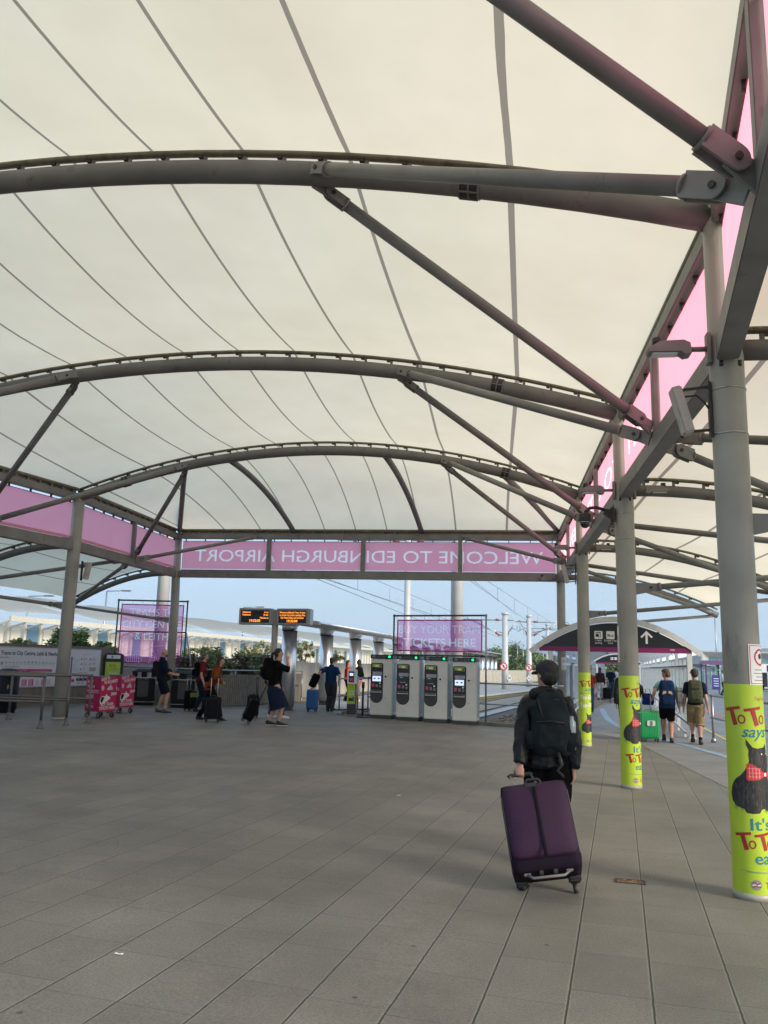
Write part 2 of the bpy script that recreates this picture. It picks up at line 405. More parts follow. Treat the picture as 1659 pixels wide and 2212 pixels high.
def dotp(v): k = n.nodes.new('ShaderNodeVectorMath'); k.operation = 'DOT_PRODUCT'; k.inputs[1].default_value = v; n.links.new(dv.outputs[0], k.inputs[0]); return k.outputs['Value']
cc = mth('DIVIDE', mth('SUBTRACT', dotp((.9903, -.1392, 0)), .12), .4); uu = dotp((.1392, .9903, 0))
row = mth('FLOOR', cc); rf = mth('FRACT', cc)
wn_ = n.nodes.new('ShaderNodeTexWhiteNoise'); wn_.noise_dimensions = '1D'; n.links.new(row, wn_.inputs['W'])
ul_ = mth('ADD', mth('DIVIDE', uu, .60), mth('MULTIPLY', wn_.outputs['Value'], 7.3)); uf = mth('FRACT', ul_); uid = mth('FLOOR', ul_)
wc = n.nodes.new('ShaderNodeTexWhiteNoise'); wc.noise_dimensions = '2D'; cb = n.nodes.new('ShaderNodeCombineXYZ'); n.links.new(row, cb.inputs[0]); n.links.new(uid, cb.inputs[1]); n.links.new(cb.outputs[0], wc.inputs['Vector'])
dr = mth('MULTIPLY', mth('SUBTRACT', .5, mth('ABSOLUTE', mth('SUBTRACT', rf, .5))), .4)      # metres to the course joint
du_ = mth('MULTIPLY', mth('SUBTRACT', .5, mth('ABSOLUTE', mth('SUBTRACT', uf, .5))), .6)
def band(d, w): k = n.nodes.new('ShaderNodeMapRange'); k.interpolation_type = 'SMOOTHSTEP'; k.inputs['From Min'].default_value = w * .45; k.inputs['From Max'].default_value = w * 1.5; k.inputs['To Min'].default_value = 1; k.inputs['To Max'].default_value = 0; n.links.new(d, k.inputs['Value']); return k.outputs[0]
jr = band(dr, .0050); ju = mth('MULTIPLY', band(du_, .0028), .5); jt = mth('MAXIMUM', jr, ju)
# lighter arris beside the course joint
ar_ = mth('MULTIPLY', mth('SUBTRACT', band(dr, .012), jr), .28)
slab = n.nodes.new('ShaderNodeValToRGB'); slab.color_ramp.elements[0].color = (.146, .137, .120, 1); slab.color_ramp.elements[1].color = (.170, .160, .140, 1); n.links.new(wc.outputs['Value'], slab.inputs[0])
ma_ = n.nodes.new('ShaderNodeMix'); ma_.data_type = 'RGBA'; ma_.inputs[7].default_value = (.32, .30, .26, 1); n.links.new(ar_, ma_.inputs[0]); n.links.new(slab.outputs[0], ma_.inputs[6])
mb_ = n.nodes.new('ShaderNodeMix'); mb_.data_type = 'RGBA'; mb_.inputs[7].default_value = (.045, .040, .034, 1); n.links.new(jt, mb_.inputs[0]); n.links.new(ma_.outputs[2], mb_.inputs[6])
g1 = n.nodes.new('ShaderNodeTexNoise'); g1.inputs['Scale'].default_value = .7; g1.inputs['Detail'].default_value = 7; g1.inputs['Roughness'].default_value = .65
g2 = n.nodes.new('ShaderNodeTexNoise'); g2.inputs['Scale'].default_value = 70; g2.inputs['Detail'].default_value = 5; g2.inputs['Roughness'].default_value = .7
for g in (g1, g2): n.links.new(tx.outputs['Object'], g.inputs['Vector'])
m1 = n.nodes.new('ShaderNodeMapRange'); m1.inputs['From Min'].default_value = .3; m1.inputs['From Max'].default_value = .7; m1.inputs['To Min'].default_value = .72; m1.inputs['To Max'].default_value = 1.2
m2 = n.nodes.new('ShaderNodeMapRange'); m2.inputs['From Min'].default_value = .25; m2.inputs['From Max'].default_value = .75; m2.inputs['To Min'].default_value = .62; m2.inputs['To Max'].default_value = 1.42
n.links.new(g1.outputs['Fac'], m1.inputs['Value']); n.links.new(g2.outputs['Fac'], m2.inputs['Value'])
mu = n.nodes.new('ShaderNodeMath'); mu.operation = 'MULTIPLY'; n.links.new(m1.outputs[0], mu.inputs[0]); n.links.new(m2.outputs[0], mu.inputs[1])
g3 = n.nodes.new('ShaderNodeTexVoronoi'); g3.inputs['Scale'].default_value = 2.9; g3.inputs['Randomness'].default_value = 1
n.links.new(tx.outputs['Object'], g3.inputs['Vector'])
m3 = n.nodes.new('ShaderNodeMapRange'); m3.inputs['From Min'].default_value = .035; m3.inputs['From Max'].default_value = .055; m3.inputs['To Min'].default_value = .42; m3.inputs['To Max'].default_value = 1
n.links.new(g3.outputs['Distance'], m3.inputs['Value']); mu2 = n.nodes.new('ShaderNodeMath'); mu2.operation = 'MULTIPLY'
n.links.new(mu.outputs[0], mu2.inputs[0]); n.links.new(m3.outputs[0], mu2.inputs[1])
vs_ = n.nodes.new('ShaderNodeVectorMath'); vs_.operation = 'SCALE'; n.links.new(mb_.outputs[2], vs_.inputs[0]); n.links.new(mu2.outputs[0], vs_.inputs['Scale'])
n.links.new(vs_.outputs[0], b.inputs['Base Color'])
b.inputs['Roughness'].default_value = .62; b.inputs['Specular IOR Level'].default_value = .42
bh = n.nodes.new('ShaderNodeMath'); bh.operation = 'MULTIPLY_ADD'; bh.inputs[1].default_value = -1.0; n.links.new(jt, bh.inputs[0])
sc_ = n.nodes.new('ShaderNodeMath'); sc_.operation = 'MULTIPLY'; sc_.inputs[1].default_value = .7; n.links.new(g2.outputs['Fac'], sc_.inputs[0]); n.links.new(sc_.outputs[0], bh.inputs[2])
bp_ = n.nodes.new('ShaderNodeBump'); bp_.inputs['Strength'].default_value = .5; bp_.inputs['Distance'].default_value = .006
n.links.new(bh.outputs[0], bp_.inputs['Height']); n.links.new(bp_.outputs[0], b.inputs['Normal'])
PAVE = m
ASPH = mat('asphalt', (.20, .198, .20), .75, 0, .2, 1.2, .3, 120, stain=((.25, .248, .245), 1.3, .54))
ASPH2 = mat('asphalt_road', (.18, .182, .19), .75, 0, .2, .8, .3, 110, stain=((.23, .23, .235), .9, .54))
SOIL = mat('dry_grass_and_soil', (.13, .125, .055), .9, 0, .35, 1.3, .3, 30, stain=((.07, .09, .03), 3, .5))
CONC = mat('concrete', (.30, .285, .255), .8, 0, .16, 2.5, .15, 40, stain=((.17, .16, .135), 1.6, .56, (1, 1, .25)))
CONCD = mat('weathered_concrete', (.155, .145, .125), .85, 0, .2, 2.5, .2, 30, stain=((.085, .08, .065), 1.8, .53, (1, 1, .3)))
CONCL = mat('pale_concrete', (.42, .39, .34), .8, 0, .12, 2.5, .12, 40, stain=((.26, .235, .19), 2.0, .54, (1, 1, .16)))

ground_sheet('ground', [(-900, -60), (900, -60), (900, 2500), (-900, 2500)], -.012, SOIL)
# kerb line between paving and asphalt on the right
KL = [(3.25, -6), (3.25, 8), (3.24, 12.7), (3.16, 17.1), (3.14, 18.9), (2.95, 20.6), (2.55, 22.0), (2.0, 22.7), (1.2, 23.0)]
pav = [(-16, -8)] + KL + [(.3, 23.15), (-.48, 23.5), (-3.9, 24.9), (-3.9, 26.5), (-5.6, 26.8), (-2.6, 60), (-7, 60), (-7.0, 32.), (-7.7, 29.86), (-8.6, 26.4), (-9.3, 25.2), (-12.2, 25.4), (-13.2, 22), (-16, 10)]
ground_sheet('plaza_paving', pav, .0, PAVE)
ground_sheet('asphalt_road', [(1.0, -60), (260, -60), (260, 420), (9.5, 420), (9.5, 130), (2.5, 22.2)], -.008, ASPH2)
ground_sheet('asphalt_footpath', [p for p in KL] + [(1.3, 24), (3.2, 38), (7.6, 70), (18.5, 150), (23., 150), (12.3, 70), (7.3, 38), (4.9, 21.2), (4.9, -6)], -.004, ASPH)
m_ = M(mat('kerb_edging', (.20, .19, .175), .8, 0, .15))
for i in range(len(KL) - 1):
    a, c = Vector((*KL[i], .0)), Vector((*KL[i + 1], .0)); m_.box2(a - Vector((0, 0, .02)), c - Vector((0, 0, .02)), .06, .05)
struct('kerb', m_)
# painted marks on asphalt
BLUEP = mat('worn_blue_paint', (.24, .36, .50), .75, 0, .3, 6, .1, 60, stain=((.20, .21, .22), 7, .47))
REDP = mat('worn_red_line', (.40, .13, .10), .7, 0, .2, 4); YELP = mat('yellow_line', (.5, .38, .10), .7, 0, .2, 4); WHP = mat('white_road_paint', (.55, .55, .55), .7, 0, .2, 4)
def strip(m, pts, w, z):
    pts = [Vector((p[0], p[1], z)) for p in pts]; L = []
    for i, p in enumerate(pts):
        t = (pts[min(i + 1, len(pts) - 1)] - pts[max(i - 1, 0)]).normalized(); nn = Vector((-t.y, t.x, 0)) * w / 2; L += [p + nn, p - nn]
    m.add(L, [(2 * i, 2 * i + 1, 2 * i + 3, 2 * i + 2) for i in range(len(pts) - 1)])
m_ = M(BLUEP)
strip(m_, [(4.35, 12), (4.4, 17.3), (4.05, 20.2), (3.75, 22.5), (3.45, 25), (3.55, 28), (3.9, 32), (4.3, 36)], .2, .001)
strip(m_, [(3.95, 26), (4.3, 30), (4.9, 34)], .28, .001); strip(m_, [(4.3, 27), (4.7, 31), (5.2, 35)], .2, .001); strip(m_, [(3.4, 29.5), (5.0, 29.2)], .2, .0015); strip(m_, [(3.5, 31.2), (5.3, 30.9)], .2, .0015)
struct('blue_path_marking', m_)
m_ = M(REDP); strip(m_, [(8.0, 10), (8.25, 28.6), (8.2, 33.3), (9.5, 45), (13, 70)], .22, .0); struct('red_road_marking', m_)
m_ = M(YELP); strip(m_, [(5.35, 8), (5.3, 20), (6.4, 30), (9.0, 45), (13, 70)], .08, .0); struct('yellow_road_marking', m_)
m_ = M(WHP)
for yy in range(10, 90, 6): strip(m_, [(11.5 + max(0, yy - 40) * .16, yy), (11.5 + max(0, yy - 37) * .16, yy + 3)], .12, .0)
struct('white_road_marking', m_)

# ------------------------------------------------------------------ the canopy
RX, LX = 1.85, -9.8
CY = [6.74, 12.30, 18.37, 24.5]; LY = [8.2, 12.75, 18.45, 24.5]; LXS = [-13.0, -11.3, -9.92, -9.8]
ZB, ZT = 4.15, 5.32            # chord centres
P0 = Vector((1.0, 1.64, 0)); L0 = Vector((-12.5, 4.6, 0))
canopy = thing('tensile_canopy', 'large cream fabric canopy on grey tubular steel arches and columns over the plaza', 'canopy', (-4, 15, 0))
apex = [6.4, 6.50, 6.36, 6.42]
def arch_pt(i, s):
    """i = 0 is the rib behind, 1..3 the ribs in view; s = 0 at the right column, 1 at the left"""
    if i == 0: A, B = P0, L0
    else: A, B = Vector((RX, CY[i - 1], 0)), Vector((LXS[i - 1], LY[i - 1], 0))
    p = A.lerp(B, s); z0 = 5.32; h = apex[i] - z0
    p.z = z0 + h * (1 - abs(2 * s - 1) ** 2.0)
    return p
def endz(s): return 5.34
def hemi(x):  # z of the end beam line
    return 5.36
# columns
cols = [(RX, CY[0], 0, .134), (RX, CY[1], 0, .137), (RX, CY[2], 0, .127), (RX, CY[3], 0, .12), (-9.93, CY[2] + .1, gz(-9.93), .147), (-9.75, CY[3] + .05, gz(-9.7), .13), (P0.x, P0.y, 0, .147), (L0.x, L0.y, gz(-9), .147), (LXS[0], LY[0], gz(-13), .147), (LXS[1], LY[1], gz(-11), .147)]
COLO = []
for i, (x, y, z, r) in enumerate(cols):
    m_ = M(STEELC); xt = LXS[i - 2] if i in (4, 5) else x
    m_.tube([(x, y, z), (x, y, 3.2), (xt + (x - xt) * .5, y, 4.0), (xt, y, 5.42)], r, 32)
    m_.tube([(x, y, z), (x, y, z + .05)], [r + .006, r + .004], 32)
    c = m_.build('column', canopy)
    COLO.append(c)
    if i in (0, 1, 2):
        for zz in (3.45, 3.82): m2_ = M(mat('cable_strap', (.42, .42, .4), .35, .8, .1)); m2_.tube([(x, y, zz), (x, y, zz + .012)], r + .005, 32); m2_.build('cable_strap', c)
    if i in (0, 1, 2, 3):
        for a in (-.07, .07):
            for sy in (-1, 1): m3_ = M(BOLT); m3_.tube([(x + a, y + sy * r * .86, 4.0), (x + a, y + sy * r * .86, 4.045)], .016, 8); m3_.build('bolt', c)
# chords and posts of the frames: right, end, left
def chord(a, b, z, w, h, name='chord'):
    m_ = M(STEEL); m_.box2((a[0], a[1], z), (b[0], b[1], z), w, h, bev=.008); return m_.build(name, canopy)
def frame_line(a, b, npan, ra, rb, pane=True, skip_ends=True, lab=None):
    """truss frame from a to b: chords, posts, pink panels, sill, clips, membrane edge tube"""
    a, b = Vector((a[0], a[1], 0)), Vector((b[0], b[1], 0)); t = (b - a).normalized(); nn = Vector((-t.y, t.x, 0))
    a2, b2 = a + t * ra * .9, b - t * rb * .9
    chord(a2, b2, ZB, .17, .21, 'bottom_chord'); chord(a2, b2, ZT, .15, .16, 'top_chord')
    L = (b - a).length; panels = []; fl = 1 if a.x > 0 and abs(t.x) < .7 else (-1 if abs(t.x) < .7 else -1)
    for k in range(1, npan):
        p = a + t * (L * k / npan); m_ = M(STEEL); m_.box((p.x, p.y, (ZB + ZT) / 2 + .012), (.13, .15, ZT - ZB - .185), Matrix((t, nn, Zv)).transposed(), .006); m_.build('frame_post', canopy)
    m_ = M(EDGE); z = ZT + .20
    m_.tube([a + t * .05 + Vector((0, 0, z)), b - t * .05 + Vector((0, 0, z))], .045, 10)
    nb = int(L / .36)
    for k in range(nb):
        p = a + t * (.3 + (L - .5) * k / max(1, nb - 1)); m_.use(STEELD).box((p.x, p.y, ZT + .115), (.05, .05, .09), Matrix((t, nn, Zv)).transposed())
    m_.use(EDGE).box2(a + t * .05 - nn * .05 * fl + Vector((0, 0, ZT + .125)), b - t * .05 - nn * .05 * fl + Vector((0, 0, ZT + .125)), .012, .12)
    m_.build('membrane_edge', canopy)
    for k in range(npan):
        s0 = ra + .02 if k == 0 else .075; s1 = rb + .02 if k == npan - 1 else .075
        p = a + t * (L * k / npan + s0); q = a + t * (L * (k + 1) / npan - s1)
        z0, z1 = ZB + .16, ZT - .155
        m_ = M(STEEL); m_.box2(p + Vector((0, 0, ZB + .125)), q + Vector((0, 0, ZB + .125)), .05, .035)
        kk = max(2, int((q - p).length / .55)); m_.use(BLACK)
        for j in range(kk + 1):
            c = p.lerp(q, (j + .15) / (kk + .3)); m_.box((c.x, c.y, z1 + .035), (.022, .05, .075), Matrix((t, nn, Zv)).transposed())
            m_.box((c.x, c.y, ZB + .108), (.03, .07, .02), Matrix((t, nn, Zv)).transposed())
        m_.build('panel_clip_rail', canopy)
        panels.append((p, q, z0, z1))
    return panels, t, nn
def panel(m_, p, q, z0, z1, th=.006):
    t = (q - p).normalized(); nn = Vector((-t.y, t.x, 0)) * th
    m_.prism([(0, z0), ((q - p).length, z0), ((q - p).length, z1), (0, z1)], p - nn / 2, t, Zv, nn)
    # hem
    m_.use(PINKM); m_.box2(p + Vector((0, 0, z1 + .006)), q + Vector((0, 0, z1 + .006)), .012, .012); m_.use(PINKB)
def lettered_frame(a, b, npan, ra, rb, body, x_from, size, fit, start_at_a, side):
    """lettering reads from outside; side = +1/-1 which face of the panel; split over the panels"""
    pans, t, nn = frame_line(a, b, npan, ra, rb)
    A = Vector((a[0], a[1], 0)); vs, fs, w = text_geo(body, 0, 0) if body else ([], [], 1)
    kx = fit / w; zb = (pans[0][2] + pans[0][3]) / 2 - size * .36
    g = [((x_from + x * kx) if start_at_a else (x_from - x * kx), zb + y * size) for x, y in vs]
    for (p, q, z0, z1) in pans:
        lo, hi = (p - A).dot(t), (q - A).dot(t); lv, lf_ = clip_geo(g, fs, lo + .004, hi - .004) if body else ([], [])
        pv_, pf_ = perforate(lo, z0, hi, z1, lv, lf_) if lv else ([(lo, z0), (hi, z0), (hi, z1), (lo, z1)], [(0, 1, 2, 3)])
        m_ = M(PINKB); m_.add([A + t * x + Zv * y for x, y in pv_], pf_, False)
        if lv: m_.use(WLET).add([A + t * x + Zv * y for x, y in lv], lf_, False)
        m_.use(PINKM).box2(p + Zv * (z1 + .006), q + Zv * (z1 + .006), .012, .012); m_.build('banner_panel', canopy)
# right row
pans_side = [((P0.x, P0.y), (RX, CY[0])), ((RX, CY[0]), (RX, CY[1])), ((RX, CY[1]), (RX, CY[2])), ((RX, CY[2]), (RX, CY[3]))]
lettered_frame(*pans_side[0], 2, .15, .15, '', 0, .5, 1, True, 1)
lettered_frame(*pans_side[1], 2, .15, .15, 'AM', 3.9, .46, 1.1, True, 1)
lettered_frame(*pans_side[2], 2, .15, .15, 'TO CITY', .35, .46, 5.0, True, 1)
lettered_frame(*pans_side[3], 2, .15, .13, 'CENTRE', .4, .46, 5.2, True, 1)
# end frame, lettering faces outwards: read from inside it is mirrored
lettered_frame((LX + .05, CY[3]), (RX, CY[3]), 4, .13, .12, 'WELCOME TO EDINBURGH AIRPORT', 11.1, .52, 10.55, False, 1)
# left row
lettered_frame((LXS[0], LY[0]), (LXS[1], LY[1]), 2, .15, .15, '', 0, .5, 1, True, 1)
lettered_frame((LXS[1], LY[1]), (LXS[2], LY[2]), 2, .15, .15, '', 0, .5, 1, True, 1)
lettered_frame((LXS[2], LY[2]), (LXS[3], LY[3]), 2, .15, .13, '', 0, .5, 1, True, 1)
# arch ribs with clamp rail
def rib(pts, r, railoff=.0, name='arch_rib', n=20, stub=True):
    m_ = M(STEELD); m_.tube(pts, r, n); o = m_.build(name, canopy)
    m_ = M(EDGE); off = r + .085
    up_ = [p + Vector((0, 0, off)) for p in pts]
    for i in range(len(up_) - 1): pass
    m_.tube(up_, [(.026, .055)] * len(up_), 8, sx=(0, 0, 1))
    L = 0; acc = .2
    m_.use(BLACK if False else STEELD)
    for i in range(len(pts) - 1):
        seg = (pts[i + 1] - pts[i]).length
        while acc < L + seg:
            p = pts[i].lerp(pts[i + 1], (acc - L) / seg); t = (pts[i + 1] - pts[i]).normalized()
            m_.box(p + Vector((0, 0, r + .035)), (.04, .012, .09), Matrix((t, t.cross(Zv).normalized() * -1, Zv)).transposed())
            m_.use(BOLT).box(p + t * .05 + Vector((0, 0, off - .035)), (.05, .04, .03), Matrix((t, t.cross(Zv).normalized() * -1, Zv)).transposed()); m_.use(STEELD)
            acc += .42
        L += seg
    m_.build('clamp_rail', o)
    return o
NS = 28
for i in range(0, 4):
    r = .112 if i < 4 else .1
    pts = [arch_pt(i, .002 + .996 * k / NS) for k in range(NS + 1)]
    rb_ = rib(pts, r)
    if i:
        for s in (.14, .90):     # bolted splice: open box with four ribs
            p = arch_pt(i, s); q = arch_pt(i, s + .008); t = (q - p).normalized()
            m_ = M(STEELD)
            for d in (-.09, 0, .09): m_.tube([p + t * (d - .008), p + t * (d + .008)], r + .012, 20)
            m_.use(BLACK).tube([p - t * .085, p + t * .085], r + .003, 20, cap=False)
            m_.use(STEELD)
            for a in range(6):
                w_ = Vector((0, cos(a * pi / 3), 0)) + t.cross(Yv) * sin(a * pi / 3); m_.box2(p - t * .088 + w_ * (r + .005), p + t * .088 + w_ * (r + .005), .012, .03, upv=w_)
            m_.build('splice', rb_)
# hip tubes in the last bay
def hip(x0, x1, bulge, r):
    s = (RX - x0) / (RX - LXS[2]); A = arch_pt(3, s) + Vector((0, .1, -.02)); B = Vector((x1, CY[3] - .05, ZT + .16)); pts = []
    for k in range(15):
        t = k / 14; p = A.lerp(B, t); p.z += bulge * 4 * t * (1 - t); pts.append(p)
    m_ = M(STEELD); m_.tube(pts, r, 14)
    o = m_.build('hip_tube', canopy)
    m_ = M(STEEL); m_.box((x1, CY[3] - .10, ZT), (.32, .04, .17), bev=.005); m_.use(BOLT)
    for a in (-.12, .12): m_.tube([(x1 + a, CY[3] - .12, ZT + .04), (x1 + a, CY[3] - .14, ZT + .04)], .014, 8)
    m_.build('hip_bracket', o)
hip(-6.25, -6.1, .22, .075); hip(-2.55, -2.2, .22, .075); hip(-7.35, LX + .08, .05, .07); hip(.15, RX - .05, .06, .07)
# struts with fork ends and pins
def strut(a, b, r=.058, fork=(1, 1)):
    a, b = Vector(a), Vector(b); t = (b - a).normalized(); L = (b - a).length; x = t.cross(Zv).normalized(); u = x.cross(t)
    ka = .30 if fork[0] else .05; kb = .26 if fork[1] else .05
    m_ = M(STEEL); m_.tube([a + t * ka, b - t * kb], r, 16)
    m_.tube([a + t * (ka - .012), a + t * (ka + .012)], r + .014, 16); m_.tube([b - t * (kb + .012), b - t * (kb - .012)], r + .014, 16)
    o = m_.build('strut', canopy)
    for e, d, k, fk in ((a, t, ka, fork[0]), (b, -t, kb, fork[1])):
        if not fk: continue
        m_ = M(STEEL)
        pl = [(0.06 + .10 - .10 * cos(q), .075 * sin(q)) for q in [pi / 2 - pi * j / 10 for j in range(11)]]
        pl = [(.16 + .075 * cos(q) * -1, .075 * sin(q)) for q in [-pi / 2 + pi * j / 10 for j in range(11)]]
        poly = [(k, -.075), (k, .075)] + [(.10 - .075 * sin(pi * j / 10), .075 * cos(pi * j / 10)) for j in range(11)]
        fs_ = 1 if e is a else .72; poly = [(q0, q1 * fs_) for q0, q1 in poly]
        for sx in (-.045, .030): m_.prism(poly, e + x * sx, d, u, x * .015)
        m_.prism([(-.10, -.085 * fs_), (.14, -.06 * fs_), (.14, .06 * fs_), (-.10, .085 * fs_)], e - x * .012, d, u, x * .024)
        m_.use(BOLT).tube([e + d * .10 - x * .06, e + d * .10 + x * .06], .022, 10)
        m_.build('fork_end', o)
def arch_x(i, x, dz=-.10):
    if i == 0:
        s = (P0.x - x) / (P0.x - L0.x)
    else: s = (RX - x) / (RX - LXS[i - 1])
    p = arch_pt(i, s); p.z += dz; return p
Mid = [Vector(((P0.x + RX) / 2, (P0.y + CY[0]) / 2, ZB + .12)), Vector((RX, (CY[0] + CY[1]) / 2, ZB + .12)), Vector((RX, (CY[1] + CY[2]) / 2, ZB + .12)), Vector((RX, (CY[2] + CY[3]) / 2, ZB + .12))]
Mid[0].z -= .10
MidL = [Vector((-12.8, 6.4, ZB + .12))] + [Vector(((LXS[k] + LXS[k + 1]) / 2, (LY[k] + LY[k + 1]) / 2, ZB + .12)) for k in range(3)]
dx = Vector((-.17, 0, 0))
ax = [-2.0, -1.70, -1.50, -1.20]; axl = [-6.6, -6.8, -7.0, -7.25]
for i in range(0, 4):       # arch i: strut back to Mid[i-1], strut forward to Mid[i]
    if i > 0: strut(Mid[i - 1] + dx + Vector((0, .10, -.02)), arch_x(i, ax[i], -.02) + Vector((0, -.12, 0)))
    if i == 0: strut(Mid[0] + dx + Vector((.05, -.02, .0)), Vector((-2.0, 3.0, 6.15)), .056)
    else: strut(Mid[i] + dx + Vector((0, -.08, .08)), arch_x(i, ax[i] + .05, -.10) + Vector((0, .08, 0)))
    if i > 1: strut(MidL[i - 1] - dx + Vector((0, .10, -.02)), arch_x(i, axl[i], -.02) + Vector((0, -.12, 0)))
    if i > 0: strut(MidL[i] - dx + Vector((0, -.08, .08)), arch_x(i, axl[i] - .05, -.10) + Vector((0, .08, 0)))
strut(Mid[3] + dx + Vector((0, .12, -.03)), (-.97, CY[3] - .12, ZT - .02), .05)
strut(MidL[3] - dx + Vector((0, .12, -.03)), (-7.15, CY[3] - .12, ZT - .02), .05)
# membranes
def memb(fn, ns, ntt, name='roof_membrane', xref=None):
    vs = []; uvs = []
    for j in range(ntt + 1):
        for i in range(ns + 1):
            p, xr = fn(i / ns, j / ntt); vs.append(p); uvs.append((seam_u(xr), p.y))
    fs = [(j * (ns + 1) + i, j * (ns + 1) + i + 1, (j + 1) * (ns + 1) + i + 1, (j + 1) * (ns + 1) + i) for j in range(ntt) for i in range(ns)]
    m_ = M(MEMB); m_.add(vs, fs, True); o = m_.build(name, canopy)
    ul = o.data.uv_layers.new(name='seam')
    for lp in o.data.loops: ul.data[lp.index].uv = uvs[lp.vertex_index]
    return o
TOPO = .235; SOFF = [.45, .2, 0, 0]
def bay(i):
    def fn(s, t):
        A, B = arch_pt(i, s), arch_pt(i + 1, s); p = A.lerp(B, t)
        w = sin(pi * s) ** .55 if 0 < s < 1 else 0
        z_edge = ZT + .22; zA, zB_ = A.z + TOPO, B.z + TOPO
        p.z = (zA * (1 - t) + zB_ * t) - .26 * w * 4 * t * (1 - t) * .75
        if w == 0: p.z = z_edge
        return p, p.x + SOFF[i] * (1 - t) + SOFF[i + 1] * t
    return memb(fn, 64, 14)
for i in (0, 1, 2): bay(i)
def fn_last(s, t):
    A = arch_pt(3, s); B = Vector((RX + (LX - RX) * s, CY[3], ZT + .22)); p = A.lerp(B, t)
    zA = A.z + TOPO; w = (1 - abs(2 * s - 1) ** 2)
    p.z = zA * (1 - t) + (ZT + .22) * t + w * .62 * 4 * t * (1 - t) * .5 + .0
    return p, p.x
memb(fn_last, 60, 16)
# ---- side wings
def wing(sx, x0s, ys, xe, ze, lean):
    """cantilever wing on the outside of a row; eave nodes at xe"""
    def x0of(y):
        for k in range(len(ys) - 1):
            if ys[k] <= y <= ys[k + 1]: return x0s[k] + (x0s[k + 1] - x0s[k]) * (y - ys[k]) / (ys[k + 1] - ys[k])
        return x0s[-1]
    reach = xe - x0s[-1]
    def wpt(y, u):
        x0 = x0of(y); xe = x0 + reach
        p = Vector((x0 + (xe - x0) * u, y + lean * u, 0)); p.z = ZB + .02 - (ZB - ze) * (u ** 1.9) + .04 * sin(pi * u); return p
    for y in ys:
        pts = [wpt(y, .02 + .98 * k / 14) for k in range(15)]
        rib(pts, .085, name='wing_rib', n=14)
        # tie rod from the column
        a = Vector((x0of(y) + sx * .14, y, 2.74)); b = wpt(y, 1.0)
        m_ = M(STEEL); t = (b - a).normalized(); m_.tube([a + t * .32, b], .042, 12); m_.tube([a + t * .30, a + t * .34], .06, 12)
        m_.use(STEEL).prism([(-.05, -.09), (.12, -.07), (.30, -.05), (.30, .05), (.12, .07), (-.05, .09)], a + Vector((0, -.015, 0)), t, Zv, Vector((0, .03, 0)))
        m_.use(BOLT).tube([a + t * .2 + Vector((0, -.04, 0)), a + t * .2 + Vector((0, .04, 0))], .02, 10)
        m_.build('tie_rod', canopy)
    for k in range(len(ys) - 1):
        ya, yb = ys[k], ys[k + 1]; mid = Vector((x0of((ya + yb) / 2) + sx * .15, (ya + yb) / 2, ZB))
        strut(mid + Vector((0, -.1, .04)), wpt(ya, .97) + Vector((0, .05, 0)), .05, (1, 0))
        strut(mid + Vector((0, .1, -.04)), wpt(yb, .97) + Vector((0, -.05, 0)), .05, (1, 0))
        def fn(s, t, ya=ya, yb=yb):
            A, B = wpt(ya, s), wpt(yb, s); p = A.lerp(B, t); c = 4 * t * (1 - t)
            p.z += .21 - .10 * c * sin(pi * min(1, s)) ; p.x -= sx * .55 * c * (s ** 3)
            return p, RX + (s * 4.4)
        memb(fn, 18, 10, 'wing_membrane')
wing(1, [P0.x, RX, RX, RX, RX], [P0.y, CY[0], CY[1], CY[2], CY[3]], 6.15, 3.13, 0)
wing(-1, LXS[1:], LY[1:], -13.15, 3.10, 0)
